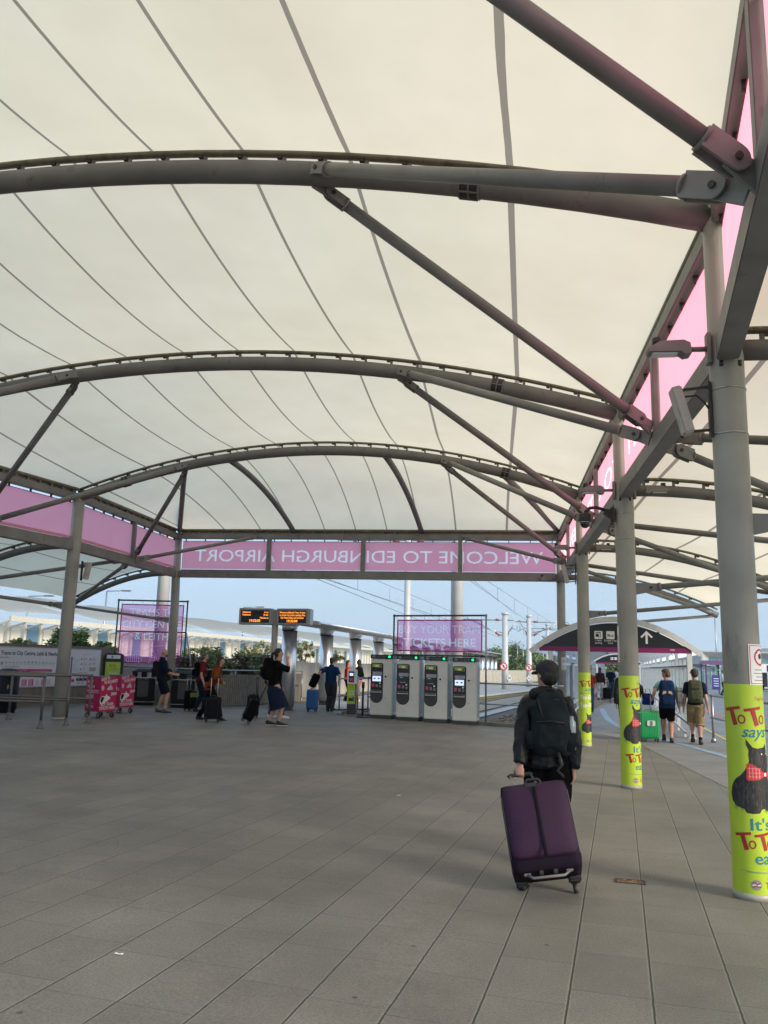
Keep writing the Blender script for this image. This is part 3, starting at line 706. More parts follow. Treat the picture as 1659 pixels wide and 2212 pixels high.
# ------------------------------------------------------------------ poster wraps on the three columns
LIME = mat('lime_poster', (.42, .56, .035), .35, 0, .06, 5); RED = mat('poster_red_ink', (.33, .018, .012), .45, 0, .05); TEAL = mat('poster_teal_ink', (.02, .19, .24), .45, 0, .05)
ORNG = mat('poster_orange_ink', (.55, .12, .03), .45, 0, .05); WINK = mat('white_ink', (.78, .78, .76), .5, 0, .03)
FUR = mat('black_dog_fur_print', (.018, .017, .017), .5, 0, .6, 26); FURL = mat('grey_dog_fur_print', (.085, .08, .075), .5, 0, .5, 30); BOW = mat('tartan_red_print', (.50, .03, .04), .45, 0, .15, 20)
BOWL = mat('tartan_light_print', (.72, .30, .30), .45, 0, .1); GREYL = mat('grey_logo_print', (.25, .24, .24), .4, 0, .05); INK = mat('black_ink', (.02, .02, .022), .5, 0, .05)
def wrap(col, x, y, r, phase, kind):
    base = atan2(-y, -x) + radians(phase)       # azimuth of the poster's zero line
    R0 = r + .0025
    def P(u, z, k=1): a = base + u / r; return Vector((x + (R0 + .0009 * k) * cos(a), y + (R0 + .0009 * k) * sin(a), z))
    m_ = M(LIME); n_ = 64; zs = [.045, .4, .8, 1.2, 1.515]; vs = []
    for z in zs:
        for k in range(n_): a = 2 * pi * k / n_; vs.append((x + R0 * cos(a), y + R0 * sin(a), z))
    m_.add(vs, [(j * n_ + k, j * n_ + (k + 1) % n_, (j + 1) * n_ + (k + 1) % n_, (j + 1) * n_ + k) for j in range(len(zs) - 1) for k in range(n_)], True)
    def poly(mt, pts, k, step=.02):
        bm = bmesh.new(); bv = [bm.verts.new((p[0], p[1], 0)) for p in pts]; bm.faces.new(bv)
        bmesh.ops.triangulate(bm, faces=bm.faces[:])
        lo, hi = min(p[0] for p in pts), max(p[0] for p in pts); c = lo + step
        while c < hi:
            bmesh.ops.bisect_plane(bm, geom=bm.verts[:] + bm.edges[:] + bm.faces[:], plane_co=(c, 0, 0), plane_no=(1, 0, 0)); c += step
        for i, v in enumerate(bm.verts): v.index = i
        m_.use(mt).add([P(v.co.x, v.co.y, k) for v in bm.verts], [tuple(v.index for v in f.verts) for f in bm.faces], False); bm.free()
    def T(mt, body, u, z, size, fit, k=2, off=0., shear=0.): m_.use(mt).text(body, 0, 0, 0, size, fit=fit, off=off, shear=shear, fn=lambda a, b_: P(u + a, z + b_, k), cut=.02)
    def stroke(mt, pts, w, k):
        for i in range(len(pts) - 1):
            a, b = Vector(pts[i]), Vector(pts[i + 1]); t = (b - a); t.normalize(); q = Vector((-t.y, t.x)) * w / 2; poly(mt, [a + q, a - q, b - q + t * w * .3, b + q + t * w * .3], k)
    def toto(u, z, s):      # hand lettered word: fat slanted T, small o
        for du in (0, .50):
            uu = u + du * s
            poly(RED, [(uu, z + .40 * s), (uu + .42 * s, z + .47 * s), (uu + .43 * s, z + .40 * s), (uu + .27 * s, z + .375 * s), (uu + .36 * s, z + .02 * s), (uu + .25 * s, z - .01 * s), (uu + .155 * s, z + .35 * s), (uu + .02 * s, z + .335 * s)], 2)
            for (cx, w_) in ((uu + .42 * s, .035 * s),):
                pts = circ(cx + .03 * s, z + .15 * s, .075 * s, 12); pts = [(p[0], z + .15 * s + (p[1] - z - .15 * s) * 1.25) for p in pts]
                stroke(RED, pts + [pts[0]], w_, 2)
    z0 = 1.12
    T(ORNG, 'TapTap', .07, 1.40, .035, .11)
    toto(-.16, 1.215, .30)
    T(TEAL, 'says', -.03, 1.135, .115, .20, off=.012, shear=.35)
    dz = 0.
    if kind == 1:
        T(TEAL, "Don't forget to", -.125, 1.085, .04, .25)
        T(WINK, 'Tap-On', -.13, .97, .115, .30, off=.02); T(TEAL, 'and', .09, .915, .045, .07); T(WINK, 'Tap-Off', -.13, .81, .115, .32, off=.02)
        dz = -.42; sc = .8
    else: sc = 1.
    # seated black terrier with tartan bow
    def D(p): return (p[0] * sc, 1.117 + dz + (p[1]) * sc)
    body = [(-.005, .004), (.02, -.03), (.04, -.055), (.075, -.062), (.105, -.058), (.13, -.055), (.155, -.03), (.165, -.06), (.172, -.10), (.19, -.13), (.205, -.165), (.20, -.20), (.18, -.215), (.19, -.25), (.19, -.32), (.185, -.40), (.20, -.46), (.22, -.485), (.215, -.505), (.175, -.51), (.14, -.50), (.11, -.485), (.085, -.49), (.07, -.515), (.02, -.52), (-.02, -.515), (-.035, -.49), (-.09, -.475), (-.125, -.44), (-.135, -.39), (-.12, -.33), (-.09, -.285), (-.05, -.255), (-.025, -.225), (0, -.19), (.012, -.15), (.008, -.11), (.012, -.075), (-.004, -.04)]; _old = [(-.01, 0), (.012, -.035), (.03, -.06), (.07, -.068), (.10, -.045), (.112, -.035), (.125, -.07), (.135, -.12), (.165, -.16), (.17, -.2), (.135, -.215), (.12, -.25), (.14, -.3), (.15, -.37), (.155, -.44), (.175, -.475), (.17, -.5), (.13, -.505), (.095, -.48), (.06, -.49), (.05, -.51), (-.01, -.515), (-.035, -.49), (-.09, -.475), (-.125, -.44), (-.135, -.39), (-.12, -.33), (-.09, -.285), (-.055, -.255), (-.03, -.20), (-.005, -.13), (-.01, -.09), (-.02, -.05)]
    poly(FUR, [D(p) for p in body], 1.5)
    rnd = random.Random(3)
    for _ in range(150):
        u_ = rnd.uniform(-.11, .19); v_ = rnd.uniform(-.48, -.06)
        if v_ > -.27 and not (.02 < u_ < .18): continue
        if v_ < -.27 and v_ > -.3 and u_ < -.06: continue
        l = rnd.uniform(.02, .05); stroke(FURL if rnd.random() < .75 else FUR, [D((u_, v_)), D((u_ + rnd.uniform(-.012, .012), v_ - l))], .0030 * sc, 2.2)
    for e in ((.108, -.102), (.165, -.10)): poly(WINK, [D(q) for q in circ(e[0], e[1], .006, 8)], 2.6)
    poly(INK, [D(q) for q in circ(.148, -.155, .016, 8)], 2.6)
    poly(BOW, [D(p) for p in [(-.005, -.17), (.02, -.168), (.07, -.20), (.12, -.232), (.15, -.232), (.20, -.225), (.225, -.235), (.225, -.31), (.19, -.305), (.15, -.262), (.12, -.262), (.07, -.285), (.0, -.29), (-.012, -.28)]], 2.6)
    for a in (.01, .032, .055, .08, .175, .20): stroke(BOWL, [D((a, -.19 - max(0, a) * .2)), D((a, -.275))], .0035, 3)
    for a in (-.205, -.235, -.262): stroke(BOWL, [D((.0, a)), D((.09, a - .0))], .003, 3)
    poly(WINK, [D(q) for q in circ(.135, -.247, .014, 8)], 3.4)
    if kind == 0:
        T(TEAL, "It's", .0, .485, .115, .16, off=.012); toto(-.115, .345, .27); T(RED, 'lly', .165, .345, .12, .09, off=.012); T(TEAL, 'easy', .02, .255, .115, .22, off=.012)
        m_.use(TEAL); stroke(TEAL, [(-.08, .205), (.18, .195)], .0025, 2); stroke(TEAL, [(-.04, .198), (.16, .188)], .002, 2)
    zl = .10 if kind == 0 else .11; ks = 1 if kind == 0 else .8
    poly(GREYL, circ(.02, zl + .015, .035 * ks, 20), 2)
    for a, c in ((.012, RED), (-.004, WINK), (-.018, RED)): stroke(c, [(-.008 * 1, zl + .015 + a), (.01, zl + .02 + a), (.028, zl + .008 - a * .6), (.048, zl + .013 - a)], .005 * ks, 3)
    T(RED, 'Trams', .085, zl - .01, .062 * ks, .15 * ks, off=.01); T(ORNG, 'Edinburgh', .105, zl + .047 * ks, .024 * ks, .10 * ks)
    o = m_.build('poster_wrap', col)
    o['label'] = 'lime green poster wrapped round the column with red and teal lettering and a black terrier'
wrap(COLO[0], RX, CY[0], .134, 2, 0); wrap(COLO[1], RX, CY[1], .137, 16, 0); wrap(COLO[2], RX, CY[2], .127, 14, 1)

# ------------------------------------------------------------------ lamps, cameras and notices on the columns
def flood(loc, rz, label, sub=True):
    t = thing('flood_light', label, 'floodlight', loc, rz, 'floodlights on the canopy columns')
    m_ = M(GALV_D); # arm along -x from the column
    m_.tube([(0, 0, 0), (-.16, 0, .0)], .022, 10); m_.box((0, 0, 0), (.03, .09, .26), bev=.004); m_.build('bracket', t, world=False)
    m_ = M(GALV_D); m_.prism([(-.14, -.05), (-.19, -.06), (-.22, -.035), (-.47, -.03), (-.48, .0), (-.38, .055), (-.20, .06), (-.15, .035)], (0, -.07, 0), X, Zv, (0, .14, 0)); m_.build('housing', t, world=False)
    m_ = M(DIFF); m_.box((-.345, 0, -.040), (.20, .10, .016), bev=.005); m_.build('lens', t, world=False)
    m_ = M(BLACK); m_.tube([(-.40, 0, .03), (-.40, 0, .10), (-.40, 0, .105)], [.036, .036, .028], 14); m_.build('light_sensor', t, world=False)
    return t
GALV_D = mat('grey_cast_alloy', (.22, .21, .20), .5, .3, .12)
f0 = flood((RX - .15, CY[0] - .05, 4.17), 0, 'grey floodlight on the inner side of the column nearest the camera')
dup(f0, (RX - .15, CY[1] - .05, 4.17), 0, 'grey floodlight on the inner side of the second column, above the dome camera', 'floodlights on the canopy columns')
dup(f0, (RX - .15, CY[2] - .05, 4.17), 0, 'grey floodlight on the inner side of the third column', 'floodlights on the canopy columns')
dup(f0, (RX - .13, CY[3] - .18, 4.12), 0, 'grey floodlight under the right end of the pink banner frame', 'floodlights on the canopy columns')
dup(f0, (RX + .15, CY[1] - .05, 4.17), pi, 'grey floodlight on the road side of the second column', 'floodlights on the canopy columns')
dup(f0, (RX + .15, CY[2] - .05, 4.17), pi, 'grey floodlight on the road side of the third column', 'floodlights on the canopy columns')
def slab_speaker(loc, rz, label):
    t = thing('wall_speaker', label, 'speaker', loc, rz, 'slanted box speakers on the columns')
    R = Matrix.Rotation(radians(-14), 3, 'Y')
    m_ = M(mat('speaker_alloy', (.42, .40, .37), .5, .2, .15, 8)); m_.box((-.22, 0, 0), (.085, .13, .40), R, .012); m_.build('cabinet', t, world=False)
    m_ = M(BLACK); m_.box2((-.26, 0, .17), (0, 0, .20), .02, .02); m_.box2((-.15, 0, -.17), (0, 0, -.16), .02, .02); m_.box((0, 0, .01), (.02, .05, .46))
    m_.tube([(-.19, 0, .12), (-.10, .0, .13), (-.04, 0, .07), (-.01, 0, .02)], .008, 8); m_.build('bracket', t, world=False)
    return t
sp0 = slab_speaker((RX - .15, CY[0] - .02, 3.66), 0, 'grey slanted box speaker strapped to the nearest column')
dup(sp0, (RX - .15, CY[2] - .02, 3.60), 0, 'grey slanted box speaker strapped to the third column from the camera', 'slanted box speakers on the columns')
dup(sp0, (LX + .16, CY[2] + .02, 3.55), pi - .5, 'dark slanted box speaker on the left column behind the handrails', 'slanted box speakers on the columns')
t = thing('dome_camera', 'black domed security camera hanging from a curved arm on the second column', 'camera', (RX - .147, CY[1] - .05, 3.80))
m_ = M(BLACK); m_.box((-.03, 0, 0), (.06, .11, .22), bev=.01); m_.prism([(-.05, .07), (-.12, .09), (-.16, .02), (-.05, -.06)], (0, -.04, 0), X, Zv, (0, .08, 0)); m_.build('wall_plate', t, world=False)
m_ = M(BLACK); m_.tube([(-.10, 0, .05), (-.17, 0, .09), (-.26, 0, .115), (-.35, 0, .105), (-.41, 0, .05), (-.42, 0, .0)], .024, 12); m_.build('arm', t, world=False)
m_ = M(BLACK); m_.tube([(-.42, 0, .03), (-.42, 0, .01), (-.42, 0, -.09), (-.42, 0, -.11)], [.05, .088, .092, .085], 24); m_.build('housing', t, world=False)
m_ = M(mat('camera_dome', (.01, .01, .012), .08, 0, 0, coat=1)); m_.ell((-.42, 0, -.12), (.072, .072, .075), n=20); m_.use(mat('chrome_ring', (.6, .6, .6), .2, 1, .05)).tube([(-.42, 0, -.105), (-.42, 0, -.112)], .090, 24); m_.build('dome', t, world=False)

def notice(x, y, r, az, z, w, h, label, ring=True):
    """plate bent round a column, facing azimuth az"""
    t = M(WHITE)
    def P(u, v, k=0): a = az + u / r; return Vector((x + (r + .004 + .001 * k) * cos(a), y + (r + .004 + .001 * k) * sin(a), z + v))
    def grid(mt, u0, v0, u1, v1, k):
        n_ = 8; vs = [P(u0 + (u1 - u0) * i / n_, v, k) for v in (v0, v1) for i in range(n_ + 1)]; t.use(mt).add(vs, [(i, i + 1, n_ + 2 + i, n_ + 1 + i) for i in range(n_)], True)
    RR = mat('sign_red', (.55, .02, .03), .5, 0, .04)
    grid(WHITE, -w / 2, -h / 2, w / 2, h / 2, 0)
    for a in ((-.46, -.47, -.44, .47), (.44, -.47, .46, .47), (-.46, .455, .46, .47), (-.46, -.47, .46, -.455)): grid(RR, a[0] * w, a[1] * h, a[2] * w, a[3] * h, 1)
    c = circ(0, h * .18, w * .30, 20)
    ci = circ(0, h * .18, w * .235, 20)
    t.use(RR).add([P(p[0], p[1], 1) for p in c + ci], [(i, (i + 1) % 20, 20 + (i + 1) % 20, 20 + i) for i in range(20)], False)
    t.add([P(-w * .19, h * .18 + w * .15, 1.5), P(-w * .15, h * .18 + w * .19, 1.5), P(w * .19, h * .18 - w * .15, 1.5), P(w * .15, h * .18 - w * .19, 1.5)], [(0, 1, 2, 3)], False)
    t.use(INK).add([P(p[0] * 1, p[1], 2) for p in circ(.0, h * .2, w * .1, 10)], [tuple(range(10))], False)
    for j, ww in enumerate((.3, .34, .26, .32)): grid(GREYL, -ww * w, -h * (.14 + .085 * j), ww * w, -h * (.12 + .085 * j), 1)
    return tag(t.build('notice_sign'), label, 'sign')
notice(RX, CY[0], .134, atan2(-CY[0], -RX) + radians(66), 1.66, .21, .30, 'white notice with a red ring just above the poster on the nearest column')
notice(RX, CY[3], .12, atan2(-CY[3], -RX) + radians(30), 1.72, .16, .36, 'small white notice with a red ring on the plain column at the corner')
notice(RX, CY[1], .137, atan2(-CY[1], -RX) + radians(-78), 1.95, .12, .5, 'narrow pale notice on the left edge of the second column')

# ------------------------------------------------------------------ ticket machines
MBODY = mat('machine_silver_paint', (.66, .64, .60), .42, .25, .05, 4); MSIDE = mat('machine_side_panel', (.42, .46, .5), .35, .3, .05); MBLK = mat('machine_black_glass', (.012, .012, .014), .25, 0, .1)
MDK = mat('machine_plinth', (.045, .047, .05), .6, 0, .1); PNK = mat('pink_card_reader', (.62, .05, .16), .45, 0, .05); SLOT = mat('grey_slot_metal', (.22, .21, .19), .4, .5, .1)
SCRW = mat('lit_screen', (.5, .58, .75), .2, 0, .02, emit=(.55, .68, .95), estr=.75); SCRD = mat('dark_screen', (.02, .025, .03), .15, 0, .05)
LEDG = mat('green_status_light', (.0, .5, .12), .3, 0, 0, emit=(.02, 1, .22), estr=2.2); LGRN = mat('lime_sticker', (.32, .40, .05), .5, 0, .1, 30)
def machine(loc, rz, label, lit, group='ticket machines in a row'):
    t = thing('ticket_machine', label, 'ticket machine', loc, rz, group)
    w, d, h = .66, .52, 1.80
    m_ = M(MBODY); m_.box((0, 0, .10 + (h - .22) / 2), (w, d, h - .22), bev=.018); m_.build('body', t, world=False)
    m_ = M(MSIDE); m_.box((w / 2 + .004, .06, .9), (.008, d - .2, 1.4)); m_.build('side_panel', t, world=False)
    m_ = M(MDK); m_.box((0, .0, .05), (w - .01, d - .01, .10), bev=.005); m_.build('plinth', t, world=False)
    f = -d / 2
    m_ = M(MBLK); m_.box((0, -.015, h - .06), (w + .012, d + .03, .115), bev=.008); m_.use(SLOT).prism(rrect(-.27, -.03, -.19, .03, .01), (0, f - .031, h - .06), X, Zv, (0, -.002, 0))
    m_.text('Tram Tickets', (-.15, f - .032, h - .078), X, Zv, .055, fit=.29); m_.build('header', t, world=False)
    m_ = M(LEDG); m_.tube([(.235, f - .028, h - .06), (.235, f - .05, h - .06)], [.030, .022], 14); m_.build('status_light', t, world=False)
    # tall black panel with rounded foot
    cx = -.135; poly = [(cx + .185, .80)] + [(cx + .185 * cos(a), .62 + .185 * sin(a)) for a in [-pi * j / 16 for j in range(17)]] + [(cx - .185, 1.52), (cx - .155, 1.56), (cx + .155, 1.56), (cx + .185, 1.52)]
    m_ = M(MBLK); m_.prism(poly, (0, f - .012, 0), X, Zv, (0, .011, 0)); m_.build('front_panel', t, world=False)
    p2 = [(cx + .16, .75)] + [(cx + .165 * cos(a), .62 + .165 * sin(a)) for a in [-pi * j / 16 for j in range(17)]] + [(cx - .165, .75)]
    m_ = M(MDK); m_.prism(p2, (0, f - .016, 0), X, Zv, (0, .004, 0)); m_.build('lower_cover', t, world=False)
    y = f - .014
    m_ = M(LGRN); m_.prism([(-.14, -.04), (.14, -.055), (.14, .045), (-.14, .055)], (cx, y, 1.485), X, Zv, (0, -.004, 0)); m_.use(WINK); m_.box((cx - .0, y - .005, 1.475), (.10, .003, .045)); m_.use(INK); m_.box((cx + .11, y - .005, 1.475), (.035, .003, .06)); m_.build('sticker', t, world=False)
    m_ = M(mat('printed_strip', (.38, .38, .42), .5, 0, .08)); m_.box((cx + .015, y - .002, 1.265), (.28, .006, .09)); m_.use(mat('blue_print', (.2, .2, .42), .5, 0, .1))
    for k in range(3): m_.box((cx + .05, y - .006, 1.29 - .022 * k), (.17, .002, .007))
    m_.build('instruction_strip', t, world=False)
    m_ = M(SCRW if lit else SCRD); m_.box((cx + .0, y - .004, 1.115), (.25, .012, .17), bev=.004)
    if lit:
        m_.use(PNK).prism(rrect(-.09, -.015, -.03, .025, .008), (cx, y - .0105, 1.115), X, Zv, (0, -.001, 0)); m_.use(mat('screen_blue', (.05, .12, .5), .4, 0, 0)).prism(rrect(.03, -.015, .09, .025, .008), (cx, y - .0105, 1.115), X, Zv, (0, -.001, 0))
        m_.use(mat('screen_dark_line', (.03, .04, .07), .4, 0, 0)); m_.box((cx, y - .0105, 1.193), (.24, .002, .010)); m_.box((cx, y - .0105, 1.037), (.24, .002, .012))
    else: m_.use(WINK); m_.box((cx, y - .0105, 1.05 + .0), (.17, .002, .008)); m_.prism(circ(-.075, .075, .013, 10), (cx, y - .0105, 1.115), X, Zv, (0, -.001, 0)); m_.box((cx - .03, y - .0105, 1.19), (.06, .002, .014))
    m_.build('screen', t, world=False)
    m_ = M(PNK); m_.prism(rrect(-.035, -.05, .035, .05, .012), (cx - .105, y, .93), X, Zv, (0, -.012, 0)); m_.build('card_reader', t, world=False)
    m_ = M(SLOT); m_.prism(rrect(-.035, -.045, .035, .045, .008), (cx + .005, y, .92), X, Zv, (0, -.01, 0)); m_.build('keypad', t, world=False)
    m_ = M(SLOT); m_.prism(rrect(-.028, -.04, .028, .03, .006), (cx + .105, y, .905), X, Zv, (0, -.010, 0)); m_.use(WINK).prism(rrect(-.022, -.02, .022, .025, .004), (cx + .10, y, .985), X, Zv, (0, -.006, 0)); m_.build('coin_slot', t, world=False)
    m_ = M(SLOT); m_.box((cx, y - .004, .765), (.30, .02, .065), bev=.004); m_.use(MBODY).box((cx, y - .02, .737), (.31, .03, .014)); m_.use(MBLK).box((cx, y - .015, .775), (.24, .004, .02)); m_.build('ticket_tray', t, world=False)
    m_ = M(WHITE); m_.tube([(.13, f, 1.18), (.13, f - .012, 1.18)], .045, 20); m_.use(BLACK).tube([(.13, f - .010, 1.18), (.13, f - .016, 1.18)], .030, 16); m_.build('sensor_ring', t, world=False)
    m_ = M(BOLT); m_.tube([(.13, f, .57), (.13, f - .006, .57)], .011, 10); m_.build('lock', t, world=False)
    return t
mrz = -.16
mpos = [(-3.22, 24.42), (-2.42, 24.06), (-1.62, 23.84), (-.82, 23.66)]
labs = ['silver ticket machine with a lit white screen, leftmost of the four', 'silver ticket machine with a dark screen, second from the left of the four', 'silver ticket machine with a dark screen, third from the left of the four', 'silver ticket machine with a lit white screen, rightmost of the four']
for p, l, lit in zip(mpos, labs, (1, 0, 0, 1)): machine((p[0], p[1], gz(p[0])), mrz, l, lit)
# low concrete kerb carrying the machines and the railing behind it
m_ = M(CONCD)
kb = [(-4.45, 25.3), (-3.9, 24.75), (-.45, 23.75), (1.1, 23.15), (1.75, 22.95)]
for a, c in zip(kb[:-1], kb[1:]): m_.box2((a[0], a[1] + .12, gz(a[0]) + .01), (c[0], c[1] + .12, gz(c[0]) + .01), .42, .14, bev=.01)
tag(m_.build('concrete_kerb'), 'low weathered concrete kerb under the railing between paving and tracks', 'kerb')
def railing(name, pts, zt, label, posts, zmid=None, r=.024, ends=True, group=None, mat_=None, base=True):
    """tubular handrail: pts = ground line; posts = fractions along each segment"""
    t = thing(name, label, 'railing', (pts[0][0], pts[0][1], gz(pts[0][0])), 0, group); mt = mat_ or GALV
    top = [Vector((p[0], p[1], gz(p[0]) + zt)) for p in pts]; mid = [Vector((p[0], p[1], gz(p[0]) + (zmid or zt * .5))) for p in pts]
    M(mt).tube(top, r, 10).build('top_rail', t); M(mt).tube(mid, r * .9, 10).build('mid_rail', t)
    for (x, y) in posts:
        z = gz(x); m_ = M(mt); m_.tube([(x, y, z), (x, y, z + zt)], r, 10); m_.tube([(x, y, z), (x, y, z + .05), (x, y, z + .10)], [r * 2.0, r * 1.9, r * 1.2], 12)
        m_.ell((x, y, z + zt), (r * 1.5,) * 3, n=10, m=6); m_.ell((x, y, z + (zmid or zt * .5)), (r * 1.45,) * 3, n=10, m=6); m_.build('post', t)
    return t
railing('track_railing', [(-3.75, 24.95), (-.28, 23.85), (1.2, 23.3), (1.78, 23.1)], 1.12, 'grey tubular railing behind the ticket machines, along the tram track', [(-3.75, 24.95), (-2.05, 24.4), (-1.2, 24.12)], .56)
# banner on a tube frame above the machines
def banner_frame(name, label, a, b, z0, z1, legs, texts, mesh_fn, midbar=None, hem=.12):
    t = thing(name, label, 'banner', (a[0], a[1], 0)); a, b = Vector((a[0], a[1], 0)), Vector((b[0], b[1], 0)); u = (b - a).normalized(); L = (b - a).length; nn = Vector((-u.y, u.x, 0)); r = .026
    FR = mat('dark_scaffold_tube', (.06, .065, .085), .4, .5, .1)
    for nm, p, q in (('top_rail', (0, z1), (L, z1)), ('bottom_rail', (0, z0), (L, z0))): M(FR).tube([a + u * p[0] + Zv * p[1], a + u * q[0] + Zv * q[1]], r, 12).build(nm, t)
    for s, g0 in legs:
        m_ = M(FR if s in (0, L) else GALV); m_.tube([a + u * s + Zv * g0, a + u * s + Zv * z1], r, 12)
        for z in (z0, z1): m_.ell(a + u * s + Zv * z, (.04, .04, .045), n=10, m=6)
        m_.build('upright', t)
    if midbar: M(FR).tube([a + Zv * midbar + nn * .03, b + Zv * midbar + nn * .03], r * .9, 12).build('cross_rail', t)
    x0, x1, y0, y1 = hem, L - hem, z0 + hem * 1.0, z1 - hem * 1.1
    m_ = M(CLOTH_PINK); o = a
    q = lambda x, y, k=0.: o + u * x + Zv * y - nn * k
    m_.use(PINKM)
    for (ax_, ay, bx, by) in ((x0 - .015, y0 - .015, x1 + .015, y0 + .02), (x0 - .015, y1 - .02, x1 + .015, y1 + .015), (x0 - .015, y0, x0 + .02, y1), (x1 - .02, y0, x1 + .015, y1)): m_.prism([(ax_, ay), (bx, ay), (bx, by), (ax_, by)], o - nn * .004, u, Zv, -nn * .003)
    W_ = x1 - x0; H_ = y1 - y0; gv, gf = [], []
    for (tx_, yy, xx, ff, of, sz) in texts:
        vs_t, fs_t, w_t = text_geo(tx_, of); k0 = len(gv); gv += [(x0 + W_ * xx + x * ff * W_ / w_t, y0 + H_ * yy + y * H_ * sz) for x, y in vs_t]; gf += [tuple(i + k0 for i in f) for f in fs_t]
    pv_, pf_ = perforate(x0, y0, x1, y1, gv, gf); m_.use(CLOTH_PINK).add([o + u * x + Zv * y for x, y in pv_], pf_, False); m_.use(CLOTH_LET).add([o + u * x + Zv * y for x, y in gv], gf, False)
    mesh_fn(m_, o - nn * .006, u, x0, x1, y0, y1); m_.build('banner_cloth', t)
    m_ = M(BLACK)
    k_ = 7
    for k in range(k_):
        x = x0 + (x1 - x0) * k / (k_ - 1); sl_ = .03 if k % 2 else -.01
        m_.tube([q(x, y1, .01), q(x + sl_, z1 + .03, .03)], .004, 6); m_.tube([q(x, y0, .01), q(x - sl_, z0 - .035, .03)], .004, 6)
        m_.use(WINK).ell(q(x, y1 - .01, .01), (.012, .012, .012), n=6, m=4); m_.ell(q(x, y0 + .01, .01), (.012, .012, .012), n=6, m=4); m_.use(BLACK)
    for y in (y0 + (y1 - y0) * .5,): m_.tube([q(x0, y, .01), q(-.01, y + .01, .03)], .004, 6); m_.tube([q(x1, y, .01), q(L + .01, y + .01, .03)], .004, 6)
    m_.build('cable_tie', t)
    return t
def bf1(m_, o, u, x0, x1, y0, y1):
    pass
banner_frame('ticket_banner', 'see-through pink banner on a dark tube frame above the ticket machines', (-3.00, 24.75), (-.28, 23.82), 1.86, 3.00, [(0, .05), (sqrt(2.72 ** 2 + .93 ** 2), .0)], [('BUY YOUR TRAM', .57, .02, .95, -.014, .38), ('TICKETS HERE', .15, .07, .86, .014, .38)], bf1)
def bf2(m_, o, u, x0, x1, y0, y1):
    W_ = x1 - x0; H_ = y1 - y0
    m_.use(CLOTH_LINE)
    def ln(pts, w=.012):
        for (p, q) in zip(pts[:-1], pts[1:]):
            A = o + u * (x0 + p[0] * W_) + Zv * (y0 + p[1] * H_); B = o + u * (x0 + q[0] * W_) + Zv * (y0 + q[1] * H_); t = (B - A).normalized(); s = t.cross(u.cross(Zv)).normalized() * w / 2
            m_.quad(A + s, A - s, B - s, B + s)
    ln([(.10, .14), (.18, .18), (.28, .19), (.38, .20), (.50, .25), (.60, .295), (.72, .31), (.85, .295), (.98, .27)], .014)
    ln([(.15, .02), (.13, .06), (.16, .11), (.22, .145), (.30, .15), (.36, .12), (.39, .08), (.37, .02), (.15, .02)]); ln([(.14, .085), (.37, .085)])
    for x in (.17, .20, .235, .27, .305, .34): ln([(x, .02), (x + (x - .25) * -.2, .145)])
    ln([(.03, .02), (.05, .18), (.02, .2), (.03, .235), (.08, .235), (.09, .2), (.065, .18), (.085, .02)])
    ln([(.50, .01), (.51, .14), (.545, .17), (.56, .24), (.575, .17), (.61, .14), (.62, .01)]); ln([(.53, .02), (.535, .11), (.56, .14), (.585, .11), (.59, .02)]); ln([(.51, .10), (.61, .10)])
    ln([(.68, .03), (.70, .10), (.75, .115), (.83, .10), (.88, .05), (.87, .03), (.68, .03)]); ln([(.70, .07), (.84, .075)]); ln([(.78, .03), (.78, .11)])
bA, bB = (-12.2, 25.9), (-9.95, 26.15)
t = banner_frame('tram_banner', 'large see-through pink banner on a tube frame behind the litter bins', bA, bB, 1.30, 3.42, [(0, .18), (sqrt(2.25 ** 2 + .25 ** 2), .15), ], [('TRAMS TO', .81, .14, .74, -.014, .175), ('CITY CENTRE', .605, .03, .94, -.002, .175), ('& LEITH', .395, .24, .54, .004, .175)], bf2, midbar=2.42, hem=.12)
M(GALV).tube([(bB[0], bB[1], 2.5), (bB[0] + .42, bB[1] + .3, .14)], .024, 10).build('brace', t)
railing('boundary_railing', [(-11.9, 25.75), (-9.3, 25.95), (-8.5, 26.5), (-7.75, 29.9), (-7.4, 32.)], 1.12, 'galvanised handrail in front of the timber planter, behind the litter bins', [(-10.9, 25.83), (-9.3, 25.95), (-8.42, 26.8), (-8.05, 28.5), (-7.75, 29.9), (-7.4, 32.)], .62)

# ------------------------------------------------------------------ validator, belt post, small railing
t = thing('card_validator', 'dark validator post with a white head and lime poster beside the ticket machines', 'validator', (-4.22, 24.85, gz(-4.2)), -.05)
M(MDK).box((0, 0, .46), (.25, .2, .92), bev=.01).build('pedestal', t, world=False)
m_ = M(WHITE); m_.box((0, -.01, 1.12), (.27, .2, .44), bev=.02); m_.build('head', t, world=False)
m_ = M(MBLK); m_.prism(rrect(-.085, .96, .075, 1.28, .02), (0, -.112, 0), X, Zv, (0, -.006, 0)); m_.use(SCRW).box((-.005, -.12, 1.19), (.11, .004, .08)); m_.use(PNK).box((-.005, -.12, 1.04), (.11, .006, .09)); m_.build('reader_panel', t, world=False)
m_ = M(LIME); m_.box((-.0, -.102, .64), (.235, .006, .60)); m_.use(RED).text('ToTo', (-.08, -.107, .85), X, Zv, .09, fit=.13, off=.01, shear=.2); m_.use(TEAL).text('says', (-.03, -.107, .79), X, Zv, .07, fit=.11, shear=.3)
